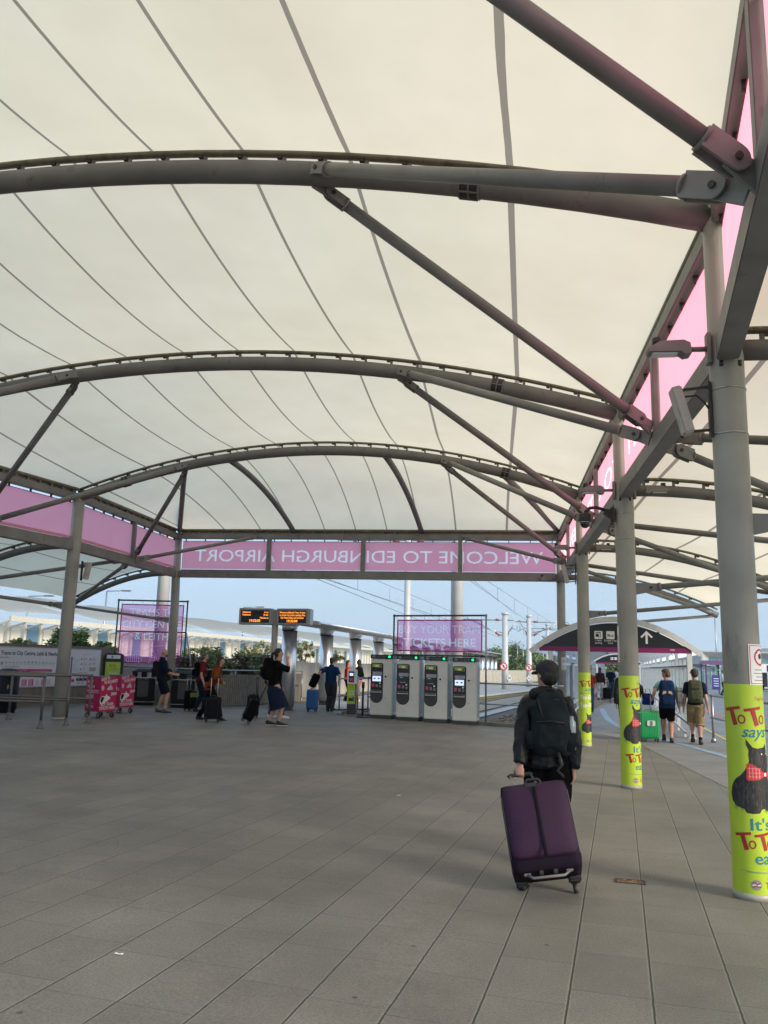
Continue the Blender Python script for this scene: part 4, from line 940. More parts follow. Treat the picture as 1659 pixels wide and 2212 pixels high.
m_.use(WINK).text('Tap-On', (-.09, -.107, .68), X, Zv, .07, fit=.18, off=.01); m_.text('Tap-Off', (-.09, -.107, .60), X, Zv, .07, fit=.18, off=.01); m_.use(FUR).prism([(-.08, .42), (.09, .42), (.08, .5), (.05, .56), (.02, .5), (-.04, .52), (-.07, .5)], (0, -.107, 0), X, Zv, (0, -.001, 0)); m_.use(mat('poster_blue', (.02, .2, .4), .5, 0, .1)).box((.07, -.108, .5), (.05, .002, .1)); m_.build('poster', t, world=False)
M(SLOT).box((0, 0, -.02 + .03), (.42, .34, .06), bev=.005).build('base_plate', t, world=False)
t = thing('belt_barrier_post', 'black belt barrier post standing left of the first ticket machine', 'barrier post', (-3.78, 24.15, gz(-3.8)))
m_ = M(BLACK); m_.tube([(0, 0, .05), (0, 0, .92)], .032, 14); m_.build('pole', t, world=False); M(BLACK).tube([(0, 0, .84), (0, 0, 1.0)], .045, 14).build('belt_head', t, world=False)
M(BLACK).tube([(0, 0, 0), (0, 0, .02), (0, 0, .045), (0, 0, .06)], [.19, .19, .12, .04], 24).build('base', t, world=False)
railing('gate_railing', [(-4.62, 25.0), (-4.35, 25.6), (-4.0, 27.5), (-3.75, 28.2)], 1.05, 'blue grey handrail beside the card validator', [(-4.62, 25.0), (-4.32, 25.9), (-4.0, 27.4)], .55)
t = railing('platform_hoop_rail', [(-3.95, 25.2), (-3.62, 25.1)], 1.1, 'short square galvanised hoop rail between validator and first ticket machine', [(-4.12, 25.3), (-3.55, 25.1)], .12)

# ------------------------------------------------------------------ queue handrails left
for k, (xs, ye) in enumerate((((-13.2, 15.3), (-9.09, 16.22)), ((-13.4, 16.35), (-9.03, 17.14)), ((-13.6, 17.4), (-8.97, 18.0)))):
    a, e = Vector((xs[0], xs[1], 0)), Vector((ye[0], ye[1], 0)); t = thing('queue_rail', ['grey tubular queue handrail, nearest of three', 'grey tubular queue handrail, middle one of three', 'grey tubular queue handrail, farthest of three, beside the pink cart'][k], 'handrail', (e.x, e.y, gz(e.x)), 0, 'queue handrails on the left')
    RL = mat('dull_rail_tube', (.13, .125, .125), .4, .6, .15, 10)
    z = lambda p, h: Vector((p.x, p.y, gz(p.x) + h))
    M(RL).tube([z(a, 1.03), z(e, 1.03)], .027, 12).build('top_rail', t); M(RL).tube([z(a, .52), z(e, .52)], .024, 12).build('mid_rail', t)
    for f in (1., .62, .15):
        p = a.lerp(e, f); m_ = M(RL); m_.tube([z(p, 0), z(p, 1.03)], .027, 12); m_.tube([z(p, 0), z(p, .02), z(p, .05), z(p, .16)], [.075, .06, .045, .036], 14); m_.ell(z(p, 1.03), (.038,) * 3, n=10, m=6); m_.ell(z(p, .52), (.038,) * 3, n=10, m=6); m_.build('post', t)

# ------------------------------------------------------------------ magenta promotion carts
MAG = mat('magenta_cart_panel', (.40, .008, .075), .45, 0, .06, 3); MAGW = mat('cart_white_print', (.62, .60, .62), .5, 0, .05); MAGL = mat('cart_grey_print', (.42, .40, .44), .5, 0, .08); RUB = mat('rubber', (.025, .025, .025), .6, 0, .1)
def cart(loc, rz, label):
    t = thing('promotion_cart', label, 'cart', loc, rz, 'magenta carts with ticket advertising')
    w, d, h, z0 = .52, .48, .80, .15
    m_ = M(MAG); m_.box((0, 0, z0 + h / 2), (w, d, h), bev=.006)
    y = -d / 2 - .004; 
    m_.use(MAGW); m_.text('GLIDE TO', (-.24, y, z0 + .72), (1, 0, .13), Zv, .10, fit=.26, off=.02); m_.text('THE BIG EVENTS', (-.16, y, z0 + .64), (1, 0, .13), Zv, .10, fit=.42, off=.02)
    m_.text('BUY TRAM', (-.20, y, z0 + .13), (1, 0, .05), Zv, .10, fit=.37, off=.02); m_.text('TICKETS HERE', (-.25, y, z0 + .04), (1, 0, .05), Zv, .10, fit=.48, off=.02)
    m_.prism([(-.23, .18), (-.12, .19), (.07, .30), (.06, .34), (-.02, .37), (-.06, .42), (-.08, .36), (-.20, .36), (-.25, .28)], (0, y, z0), X, Zv, (0, -.001, 0))
    m_.use(MBLK).prism([(-.215, .215), (-.17, .215), (-.11, .33), (-.15, .345), (-.20, .34), (-.23, .28)], (0, y - .002, z0), X, Zv, (0, -.001, 0))
    m_.use(MAGL); m_.prism([(-.05, .50), (.13, .51), (.12, .56), (.08, .60), (.06, .66), (.04, .61), (.0, .58), (-.03, .55)], (0, y, z0), X, Zv, (0, -.001, 0)); m_.prism([(.08, .37), (.26, .39), (.26, .46), (.2, .44), (.1, .45)], (0, y, z0), X, Zv, (0, -.001, 0))
    m_.prism([(-.20, .50), (-.17, .49), (-.14, .53), (-.15, .60), (-.20, .62), (-.23, .56)], (0, y, z0), X, Zv, (0, -.001, 0)); m_.prism([(.235, .50), (.25, .50), (.25, .6), (.235, .6)], (0, y, z0), X, Zv, (0, -.001, 0))
    x = -w / 2 - .004; U = Vector((0, -1, 0)); m_.use(MAGW)
    for k, s in enumerate(('BUY', 'TRAM', 'TICKETS', 'HERE')): m_.text(s, (x, .20, z0 + .66 - .115 * k), U, Zv, .105, fit=(.20, .25, .40, .24)[k], off=.01)
    m_.text('Trams', (x, .20, z0 + .09), U, Zv, .10, fit=.26, off=.015); m_.use(MAGL).text('Edinburgh', (x, .10, z0 + .175), U, Zv, .035, fit=.16)
    m_.build('box', t, world=False)
    M(mat('cart_lid_grey', (.10, .09, .10), .5, 0, .1)).box((0, 0, z0 + h + .012), (w * .9, d * .9, .03), bev=.01).build('lid', t, world=False)
    for sx in (-1, 1):
        for sy in (-1, 1):
            m_ = M(RUB); c = Vector((sx * w * .40, sy * d * .40, .062)); m_.tube([c - X * .018, c + X * .018], .062, 18); m_.use(mat('wheel_hub', (.45, .45, .45), .35, .6, .1)).tube([c - X * .02, c + X * .02], .032, 12); m_.use(SLOT)
            for q in (-.024, .024): m_.box((c.x + q, c.y, .11), (.005, .04, .10))
            m_.box((c.x, c.y, .155), (.08, .08, .012)); m_.build('caster', t, world=False)
    return t
c1 = cart((-9.50, 19.62, gz(-9.5)), radians(68), 'magenta ticket cart on castors nearest the queue handrail')
dup(c1, (-9.80, 21.35, gz(-9.8)), radians(70), 'magenta ticket cart on castors, the rear one of the pair', 'magenta carts with ticket advertising')

# ------------------------------------------------------------------ litter bins
def bin_sq(loc, rz, label):
    t = thing('litter_bin', label, 'litter bin', loc, rz, 'black square litter bins'); BB = mat('bin_black', (.008, .008, .009), .5, 0, .1, 5, spec=.15); w = .66
    M(BB).box((0, 0, .04), (w * .96, w * .96, .08), bev=.01).build('base', t, world=False)
    m_ = M(BB); m_.box((0, 0, .52), (w, w, .80), bev=.03); m_.use(MDK).prism(rrect(-.16, .3, .16, .85, .02), (0, -w / 2 - .004, 0), X, Zv, (0, -.002, 0)); m_.use(mat('bin_gold_print', (.35, .33, .3), .5, 0, .05)).text('LITTER', (-.15, -w / 2 - .006, .885), X, Zv, .06, fit=.30, off=.01)
    for sx in (-1,): m_.text('LITTER', (-w / 2 - .004, .15, .885), (0, -1, 0), Zv, .06, fit=.30, off=.01)
    m_.build('body', t, world=False)
    m_ = M(mat('bin_steel_band', (.45, .45, .45), .35, .7, .05)); m_.box((0, 0, .945), (w + .02, w + .02, .018)); m_.box((0, 0, .125), (w + .02, w + .02, .014)); m_.build('trim_band', t, world=False)
    for (hx_, hy_, hw_, hd_) in [(a * w * .42, b2 * w * .42, .11, .11) for a in (-1, 1) for b2 in (-1, 1)] + [(w * .40, 0, .06, .14), (-w * .40, 0, .06, .14), (0, w * .40, .14, .06), (0, -w * .40, .14, .06)]:
        m_ = M(BB); m_.box((hx_, hy_, 1.05), (hw_, hd_, .2)); m_.build('hood_post', t, world=False)
    m_ = M(BB); w2 = w + .03; vs = [(-w2 / 2, -w2 / 2, 1.15), (w2 / 2, -w2 / 2, 1.15), (w2 / 2, w2 / 2, 1.15), (-w2 / 2, w2 / 2, 1.15)]; vt = [(x * .55, y * .55, 1.235) for x, y, z in vs]; vb = [(x, y, 1.12) for x, y, z in vs]
    m_.add(vb + vs + vt, [(3, 2, 1, 0), (0, 1, 5, 4), (1, 2, 6, 5), (2, 3, 7, 6), (3, 0, 4, 7), (4, 5, 9, 8), (5, 6, 10, 9), (6, 7, 11, 10), (7, 4, 8, 11), (8, 9, 10, 11)], False); m_.build('lid', t, world=False)
    t.scale = (1, 1, .88); return t
b1 = bin_sq((-10.75, 25.0, gz(-10.5)), .35, 'black square litter bin between the rear magenta cart and the bald man')
dup(b1, (-9.36, 24.72, gz(-9.1)), .35, 'black square litter bin just right of the bald man', 'black square litter bins')
t = thing('round_bin', 'rounded black dustbin with a gold emblem behind the queue handrails', 'dustbin', (-11.95, 19.6, gz(-11.9)))
BB = MT['bin_black']
m_ = M(mat('bin_navy_black', (.006, .007, .012), .45, 0, .1, spec=.2)); m_.tube([(0, 0, 0), (0, 0, .06), (0, 0, .08), (0, 0, .9)], [.23, .23, .26, .28], 32); m_.build('body', t, world=False)
m_ = M(MT['bin_navy_black']); m_.tube([(0, 0, .9), (0, 0, .96), (0, 0, 1.02), (0, 0, 1.06), (0, 0, 1.07)], [.285, .28, .24, .15, .05], 32); m_.build('lid', t, world=False)
M(BLACK).box((.10, -.22, .95), (.24, .10, .08)).build('opening', t, world=False)
m_ = M(mat('gold_emblem', (.25, .20, .08), .4, .5, .1)); m_.ell((.14, -.225, .62), (.05, .01, .07), n=12, m=6); m_.build('emblem', t, world=False)

# ------------------------------------------------------------------ poster totem
t = thing('poster_totem', 'black arched poster stand showing a lime green poster behind the rear cart', 'poster stand', (-11.85, 25.15, gz(-11.8)), .15)
m_ = M(BLACK); m_.prism([(-.30, 0), (.30, 0), (.30, 1.45)] + [(.30 * cos(a), 1.45 + .09 * sin(a)) for a in [pi * j / 12 for j in range(1, 12)]] + [(-.30, 1.45)], (0, .04, 0), X, Zv, (0, -.08, 0)); m_.build('stand', t, world=False)
m_ = M(LIME); m_.box((0, -.044, .92), (.46, .006, .66)); m_.use(RED).text('ToTo', (-.13, -.049, 1.10), X, Zv, .13, fit=.22, off=.01, shear=.2); m_.use(TEAL).text('says', (-.05, -.049, 1.02), X, Zv, .11, fit=.2, shear=.3); m_.use(WINK).text('Tap-On', (-.10, -.049, .87), X, Zv, .10, fit=.26, off=.01); m_.text('Tap-Off', (-.08, -.049, .75), X, Zv, .10, fit=.29, off=.01); m_.build('poster', t, world=False)
m_ = M(WHITE); m_.box((0, -.044, 1.41), (.42, .006, .11)); m_.use(GREYL).prism(circ(-.04, 1.41, .04, 12), (0, -.049, 0), X, Zv, (0, -.001, 0)); m_.text('TRAMS', (.02, -.049, 1.39), X, Zv, .05, fit=.12); m_.build('header', t, world=False)

# ------------------------------------------------------------------ departure screens
t = thing('departure_board', 'pair of grey LED departure boards with amber text on one pole', 'departure board', (*at_base(590, 25.3)[:2], .1), -.10)
M(STEELC).tube([(0, 0, 0), (0, 0, 3.03)], .095, 20).build('pole', t, world=False)
BZ = mat('board_grey_case', (.34, .34, .33), .45, .2, .05); AMB = mat('amber_led', (.8, .25, .02), .5, 0, 0, emit=(1, .30, .03), estr=1.8)
def board(cx, lines, clock, yaw):
    R = Matrix.Rotation(yaw, 3, 'Z'); w, h = 1.05, .50
    c = Vector((cx, -.02, 2.82)); m_ = M(BZ); m_.box(c, (w, .34, h), R, .02); m_.use(MT['machine_side_panel']).box(c + R @ Vector((w / 2 + .01, .04, 0)), (.03, .26, h - .03), R, .005)
    o = m_.build('board_case', t, world=False)
    f = c + R @ Vector((0, -.172, 0)); U = R @ X; m2 = M(MBLK); m2.box(f, (w * .86, .006, h * .76), R); m2.use(AMB)
    for (s, x, y, fit, al) in lines: m2.text(s, f + U * x + Zv * y + R @ Vector((0, -.005, 0)), U, Zv, .085, fit=fit, align=al)
    m2.text(clock, f + U * .0 + Zv * -.165 + R @ Vector((0, -.005, 0)), U, Zv, .105, fit=.34, align='CENTER', off=.01); m2.build('led_screen', o, world=False)
board(-.60, [('Newhaven', -.40, .10, .26, 'LEFT'), ('4 min', .42, .10, .13, 'RIGHT'), ('Newhaven', -.40, .02, .26, 'LEFT'), ('10 min', .42, .02, .15, 'RIGHT'), ('Welcome to', .43, -.07, .28, 'RIGHT')], '19:32:03', .05)
board(.62, [('Welcome to Edinburgh Trams. All trams', 0, .10, .84, 'CENTER'), ('run via the City Centre, including West', 0, .02, .84, 'CENTER'), ('End, Princes Street and St Andrew', 0, -.06, .74, 'CENTER')], '19:32:04', -.05)

# ------------------------------------------------------------------ small litter and the hole in the paving
m_ = M(mat('paper_scrap', (.72, .71, .68), .7, 0, .05))
def scrap(x, y, s, label, rz, L=1.):
    t = M(mat('paper_scrap', (.72, .71, .68), .7)); 
    pts = [(-s * L, -s * .3), (-s * .2, -s * .45), (s * L, -s * .2), (s * .8 * L, s * .4), (-s * .1, s * .25), (-s * .9 * L, s * .35)]
    R = Matrix.Rotation(rz, 3, 'Z'); zz = gz(x); rr = random.Random(int(x * 100))
    vs = [Vector((x, y, zz + .004)) + R @ Vector((p[0], p[1], rr.uniform(0, s * .3))) for p in pts]; vb = [v + Vector((0, 0, .0015)) for v in vs]; n_ = len(pts)
    t.add(vs + vb, [tuple(range(n_ - 1, -1, -1)), tuple(range(n_, 2 * n_))] + [(i, (i + 1) % n_, (i + 1) % n_ + n_, i + n_) for i in range(n_)], False)
    tag(t.build('paper_scrap'), label, 'litter')
q = G(862, 1719); scrap(q.x, q.y, .03, 'small crumpled white scrap lying left of the traveller with the purple suitcase', .3)
q = G(257, 2063); scrap(q.x, q.y, .022, 'cigarette end on the paving near the camera at bottom left', -.1, 1.2)
q = G(1385, 1610)
RUST = mat('rusty_recess', (.10, .055, .03), .8, 0, .4, 30)
x, y = 1.02, 6.98
Rp = Matrix.Rotation(radians(-8), 3, 'Z')
m_ = M(RUST); m_.box((x, y, .0025), (.21, .105, .003), Rp); m_.use(MDK)
for dx_, dy_, w_, h_ in ((0, .055, .225, .008), (0, -.055, .225, .006), (-.11, 0, .008, .11), (.11, 0, .008, .11)): m_.box(Vector((x, y, .004)) + Rp @ Vector((dx_, dy_, 0)), (w_, h_, .007), Rp)
lf = mat('dead_leaf', (.30, .20, .08), .8, 0, .2); rr = random.Random(5)
m_.use(lf)
for _ in range(9): c = Vector((x, y, .006)) + Rp @ Vector((rr.uniform(-.09, .08), rr.uniform(-.04, .04), 0)); a = rr.uniform(0, 6); m_.box(c, (rr.uniform(.015, .035), .009, .003), Matrix.Rotation(a, 3, 'Z'))
tag(m_.build('drain_cover_recess'), 'rusty rectangular recess in the paving with dead leaves, beside the purple suitcase', 'drain recess')
# recessed access covers drawn by worn metal edges
def cover(px, py, w, h, label):
    q = G(px, py); m_ = M(mat('cover_edge_metal', (.32, .31, .29), .4, .6, .3, 8)); R = Matrix.Rotation(radians(-8), 3, 'Z'); rr = random.Random(px)
    for (a, b_, L, hor) in ((0, h / 2, w, 1), (0, -h / 2, w, 1), (-w / 2, 0, h, 0), (w / 2, 0, h, 0)):
        k = 5
        for j in range(k):
            if rr.random() < .45: continue
            f = (j + .5) / k - .5; c = Vector((a + (f * L if hor else 0), b_ + (0 if hor else f * L), 0)); m_.box(Vector((q.x, q.y, q.z + .003)) + R @ c, (L / k * .9 if hor else .012, .012 if hor else L / k * .9, .005), R)
    tag(m_.build('access_cover'), label, 'access cover', kind=None)
cover(100, 1607, 1.3, 1.2, 'worn metal edges of an access cover on the paving in front of the queue handrails')
cover(440, 1585, 1.0, .6, 'worn metal edges of an access cover in front of the woman in orange')
cover(810, 1590 + 37, .6, .5, 'worn metal edges of an access cover on the open paving in front of the machines')
# ================================================================== beyond the plaza
def leaves(name, centre, rad, nleaf, size, mats, parent=None, seed=1, clumps=28, flat=.0, shape=1.):
    """foliage: many small leaf faces gathered in clumps through a volume"""
    rr = random.Random(seed); m_ = M(*mats); cl = []
    for _ in range(clumps):
        while True:
            p = Vector((rr.uniform(-1, 1), rr.uniform(-1, 1), rr.uniform(-1, 1)))
            if p.length < 1: break
        cl.append((Vector((p.x * rad[0], p.y * rad[1], p.z * rad[2])), rr.uniform(.18, .42) * min(rad), rr.randrange(len(mats))))
    for k in range(nleaf):
        c, r, mi = cl[rr.randrange(len(cl))]
        p = Vector(centre) + c + Vector((rr.gauss(0, 1), rr.gauss(0, 1), rr.gauss(0, 1))) * r * .6
        a = Vector((rr.uniform(-1, 1), rr.uniform(-1, 1), rr.uniform(-.6, .6))).normalized(); b_ = a.cross(Vector((rr.uniform(-1, 1), rr.uniform(-1, 1), rr.uniform(-1, 1)))).normalized()
        s = size * rr.uniform(.6, 1.4); m_.cur = mi if rr.random() < .75 else rr.randrange(len(mats))
        m_.add([p - a * s, p + b_ * s * .45, p + a * s, p - b_ * s * .45], [(0, 1, 2, 3)], False)
    return m_.build(name, parent)
LF = [mat('leaf_green_dark', (.06, .10, .03), .6, 0, .2), mat('leaf_green', (.11, .17, .045), .6, 0, .2), mat('leaf_green_light', (.20, .27, .08), .6, 0, .2)]
LFY = [mat('leaf_yellow_green', (.22, .23, .05), .6, 0, .2), mat('leaf_straw', (.30, .26, .10), .6, 0, .2), MT['leaf_green'], mat('white_blossom', (.5, .48, .42), .6, 0, .1)]
LFD = [mat('leaf_olive', (.11, .125, .055), .6, 0, .2), mat('leaf_grey_green', (.15, .16, .09), .6, 0, .2), mat('leaf_purple_brown', (.10, .055, .045), .6, 0, .2), MT['leaf_green']]
WOOD = mat('bark', (.12, .09, .06), .9, 0, .3, 20, .4, 40)
def shrub(pos, rad, n_, size, mats, label, seed, cat='shrub', group=None):
    t = thing('shrub', label, cat, pos, 0, group)
    leaves('foliage', Vector(pos) + Zv * rad[2], rad, n_, size, mats, t, seed)
    m_ = M(WOOD); rr = random.Random(seed)
    for k in range(6):
        a = rr.uniform(0, 6.28); p = Vector(pos); q = p + Vector((cos(a) * rad[0] * .5, sin(a) * rad[1] * .5, rad[2] * rr.uniform(.9, 1.5))); m_.tube([p + Vector((cos(a), sin(a), 0)) * .05, (p + q) / 2 + Vector((0, 0, .05)), q], [.02, .014, .006], 6)
    m_.build('stem', t); return t
# ---- dark retaining wall with the information board
wa, wb = Vector((-14.6, 14.5, 0)), Vector((-12.1, 25.45, 0)); wt = (wb - wa).normalized(); wn = Vector((wt.y, -wt.x, 0))   # wn points to the plaza
WT = 1.88
m_ = M(CONCD); L = (wb - wa).length
m_.box2(wa - wn * .15 + Zv * (WT / 2), wb - wn * .15 + Zv * (WT / 2), .30, WT, bev=.015)
m_.use(mat('wall_joint', (.07, .065, .055), .9))
for k in range(1, 7): p = wa + wt * (L * k / 7); m_.box2(p + wn * .001 + Zv * .1, p + wn * .001 + Zv * 1.86, .012, .004, upv=wn)
tag(m_.build('retaining_wall'), 'dark weathered concrete retaining wall carrying the tram information board', 'wall')
t = thing('information_board', 'wide white tram information board with route map and fare tables on the dark wall', 'information board', (wa.x, wa.y, 0))
s0, s1_ = 6.55, 10.72
def S(s, z, k=0.): return wa + wt * s + wn * (.035 + k) + Zv * z
m_ = M(mat('board_frame', (.42, .43, .46), .4, .3, .05)); z0, z1 = .70, 1.80
m_.box2(S(s0, (z0 + z1) / 2, -.018), S(s1_, (z0 + z1) / 2, -.018), .035, z1 - z0, bev=.004); m_.build('frame', t)
BOARD = mat('board_white', (.60, .61, .68), .35, 0, .04); m_ = M(BOARD)
WSGN = s1_ - s0
def BX(x0, y0, x1, y1, mt, k): m_.use(mt).prism([(x0 * WSGN, y0), (x1 * WSGN, y0), (x1 * WSGN, y1), (x0 * WSGN, y1)], S(s0, z0, k), wt, Zv, wn * .001)
BX(.01, .03, .99, 1.07, BOARD, 0)
NAVY = mat('board_navy_ink', (.015, .018, .05), .5, 0, .05); MGI = mat('board_magenta_ink', (.42, .02, .16), .5, 0, .05); BLI = mat('board_blue_ink', (.10, .13, .36), .5, 0, .05); GRI = mat('board_grey_ink', (.28, .28, .32), .5, 0, .08)
def TX(s, x, y, size, fit, mt=NAVY, off=0.): m_.use(mt).text(s, S(s0 + x * WSGN, z0 + y, .003), wt, Zv, size, fit=fit * WSGN, off=off)
TX('Trams to City Centre, Leith & Newhaven', .03, .88, .15, .56, NAVY, .022); TX('Route Map', .03, .79, .06, .07); TX('Payment Options', .79, .93, .05, .10, GRI); TX('Ticket Options', .60, .95, .05, .08, GRI)
BX(.055, .655, .53, .662, GRI, .002); m_.use(GRI).prism(circ(.045 * WSGN, .655, .05, 14), S(s0, z0, .003), wt, Zv, wn * .001)
rr = random.Random(4)
for k in range(14): BX(.07 + .033 * k, .67, .085 + .033 * k, .68 + rr.uniform(.005, .04), GRI, .003); BX(.07 + .033 * k, .62, .088 + .033 * k, .63, GRI, .003)
BX(.05, .545, .20, .585, mat('board_pale_grey', (.42, .42, .47), .5), .002)
BX(.05, .43, .50, .50, MGI, .002); TX('First tram from Edinburgh Airport', .07, .45, .04, .20, BOARD); TX('Last tram from Edinburgh Airport', .30, .45, .04, .18, BOARD)
TX('Towards City Centre and Newhaven', .04, .37, .04, .25, GRI); BX(.30, .34, .50, .355, NAVY, .002)
for k, x in enumerate((.05, .11, .17, .23, .29, .35, .41, .46)):
    BX(x, .05, x + .045, .22, MGI if k in (3, 4, 6) else BOARD, .002)
    for j in range(7): BX(x + .005, .065 + .022 * j, x + .035, .073 + .022 * j, GRI if k not in (3, 4, 6) else BOARD, .003)
for x in (.645, .68): BX(x, .30, x + .016, .86, BLI, .002)
for j in range(12): BX(.60, .33 + .045 * j, .632, .34 + .045 * j, GRI, .002); BX(.705, .33 + .045 * j, .705 + rr.uniform(.01, .07), .337 + .045 * j, GRI, .002)
BX(.56, .13, .73, .21, MGI, .002); TX('Airport', .62, .155, .04, .05, BOARD)
for k, (x, y) in enumerate(((.79, .80), (.88, .80), (.79, .65), (.88, .66), (.785, .50), (.79, .28), (.825, .28))):
    m_.use(MGI if k != 3 else GRI).prism(circ(x * WSGN, y, .028, 10) if k % 2 == 0 else rrect(x * WSGN - .02, y - .035, x * WSGN + .025, y + .035, .005), S(s0, z0, .003), wt, Zv, wn * .001)
    for j in range(4): BX(x + .018, y + .03 - j * .02, x + .018 + rr.uniform(.03, .05), y + .037 - j * .02, GRI, .003)
BX(.88, .44, .95, .56, mat('board_beige_box', (.36, .32, .32), .5), .002); TX('Before You Board', .77, .385, .05, .09)
BX(.75, .16, .985, .235, NAVY, .002)
for k in range(5): m_.use(BOARD).prism(circ((.775 + .045 * k) * WSGN, .197, .016, 8), S(s0, z0, .004), wt, Zv, wn * .001); BX(.76 + .045 * k, .06, .79 + .045 * k, .14, mat('board_pale_grey', (.42, .42, .47)), .002)
m_.build('printed_face', t)
# ---- bank, pale wall, timber planter
BANK = mat('planter_soil', (.07, .055, .035), .95, 0, .3, 8, .4, 30)
m_ = M(BANK); m_.add([(-19, 14, 1.62), (-14.9, 14, 1.62), (-12.4, 25.4, 1.62), (-12.8, 26.9, 1.62), (-19, 34, 1.62), (-19, 14, 0), (-14.9, 14, 0), (-12.4, 25.4, 0), (-12.8, 26.9, 0), (-19, 34, 0)], [(0, 1, 2, 3, 4), (5, 6, 1, 0), (6, 7, 2, 1), (7, 8, 3, 2), (8, 9, 4, 3), (9, 5, 0, 4)], False)
struct('soil_bank', m_)
m_ = M(CONCL); w2 = [(-12.7, 26.9), (-10.6, 28.2), (-8.9, 31.0), (-7.95, 34.2), (-7.2, 42), (-5.6, 60), (-3.8, 85)]
for a, c in zip(w2[:-1], w2[1:]):
    z_ = 1.62 if a[1] < 33 else 1.56
    A = Vector((a[0], a[1], 0)); C = Vector((c[0], c[1], 0)); t_ = (C - A).normalized(); m_.box2(A - t_ * .01 + Zv * (z_ / 2), C + t_ * .06 + Zv * (z_ / 2), .22, z_)
tag(m_.build('pale_wall'), 'pale concrete wall with dark streaks behind the shrubs and steel shelter', 'wall')
m_ = M(mat('gravel_strip', (.26, .21, .15), .95, 0, .4, 30, .5, 60)); m_.add([(-8.9, 30.9, .145), (-7.1, 30.9, .125), (-6.6, 42, .12), (-4.4, 60, .1), (-5.6, 60, .11), (-7.1, 42, .13), (-7.9, 34, .14)], [(0, 1, 2, 3, 4, 5, 6)], False); struct('gravel_strip', m_)
tw = mat('grey_timber_slat', (.17, .155, .125), .8, 0, .25, 8, .15, 50, stain=((.10, .09, .075), 4, .5, (6, 6, .6))); 
t = thing('timber_planter', 'curved planter fence of vertical weathered timber slats with shrubs behind', 'planter', (-8.5, 26, 0))
fl = [(-9.6, 24.95), (-8.62, 25.9), (-8.1, 27.4), (-7.75, 29.1), (-7.55, 31.2), (-7.6, 33.0)]; rr = random.Random(9)
m_ = M(tw); rl_ = M(WOOD)
for a, c in zip(fl[:-1], fl[1:]):
    A, C = Vector((*a, 0)), Vector((*c, 0)); L = (C - A).length; t_ = (C - A) / L; k = max(1, int(L / .105)); nn = Vector((t_.y, -t_.x, 0))
    for j in range(k): p = A + t_ * (L * (j + .5) / k); m_.box((p.x, p.y, .14 + .49), (L / k - .014, .022, .98 + rr.uniform(-.01, .01)), Matrix((t_, nn, Zv)).transposed())
    rl_.box2(A - nn * .04 + Zv * .4, C - nn * .04 + Zv * .4, .04, .08); rl_.box2(A - nn * .04 + Zv * .9, C - nn * .04 + Zv * .9, .04, .08)
m_.build('slat_fence', t); rl_.build('back_rail', t)
m_ = M(BANK); m_.add([(-9.7, 25.1, .95), (-8.7, 26.0, .95), (-8.2, 27.5, .95), (-7.85, 29.2, .95), (-7.65, 31.2, .95), (-7.7, 33, .95), (-8.3, 33, .95), (-9.1, 30.5, .95), (-10.7, 28, .95), (-11.5, 27.2, .95)], [tuple(range(10))], False); struct('planter_bed', m_)
k = 0
for (x, y, r, h, mt, lb) in ((-9.9, 26.6, .62, .42, LFD, 'grey green shrub left of the red-shirted man, in the timber planter'), (-9.35, 27.3, .60, .50, LFD[:2] + LF[1:], 'bushy green shrub in the timber planter behind the red-shirted man'), (-8.8, 28.6, .62, .46, LFD, 'dark twiggy shrub in the timber planter behind the handrail'),
                         (-8.5, 30.0, .60, .42, LFD, 'purple-brown shrub in the timber planter left of the man with the ponytail'), (-8.25, 31.6, .55, .40, LFD[:2], 'dark olive shrub in the timber planter behind the departure board pole')):
    k += 1; shrub((x, y, .92), (r, r * .9, h), 2600, .055, mt, lb, 20 + k, group='shrubs in the timber planter')
for (x, y, r, h, mt, lb) in ((-15.9, 24.2, .8, .22, LFY, 'pale flowering shrub above the left end of the information board'), (-15.2, 25.6, .7, .22, LFY[:2] + LF[1:], 'yellow-green shrub above the middle of the information board'), (-14.0, 26.4, .62, .44, LF, 'round bright green shrub above the dark wall beside the left column'), (-13.3, 27.3, .45, .22, LF[1:], 'small green shrub at the right end of the dark wall')):
    k += 1; shrub((x, y, 1.60), (r, r, h), 3200, .06, mt, lb, 40 + k, group='shrubs on top of the dark wall')
# straw coloured tall weeds behind the pale wall
for (px, py, d, r, h, lb) in ((655, 1408, 36, .55, .62, 'tall yellow flowering weeds left of the first steel shelter column'), (560, 1412, 34, .8, .4, 'straw coloured weeds above the pale wall behind the departure board pole'), (430, 1412, 31, .9, .22, 'low straw coloured weeds along the top of the pale wall'), (720, 1420, 38, .6, .25, 'low straw weeds between the first two steel shelter columns')):
    p = at_d(px, py, d); k += 1; shrub((p.x, p.y, p.z - h), (r, r * .6, h), 1400, .05, LFY[:3], lb, 60 + k, 'weeds', 'weeds behind the pale wall')

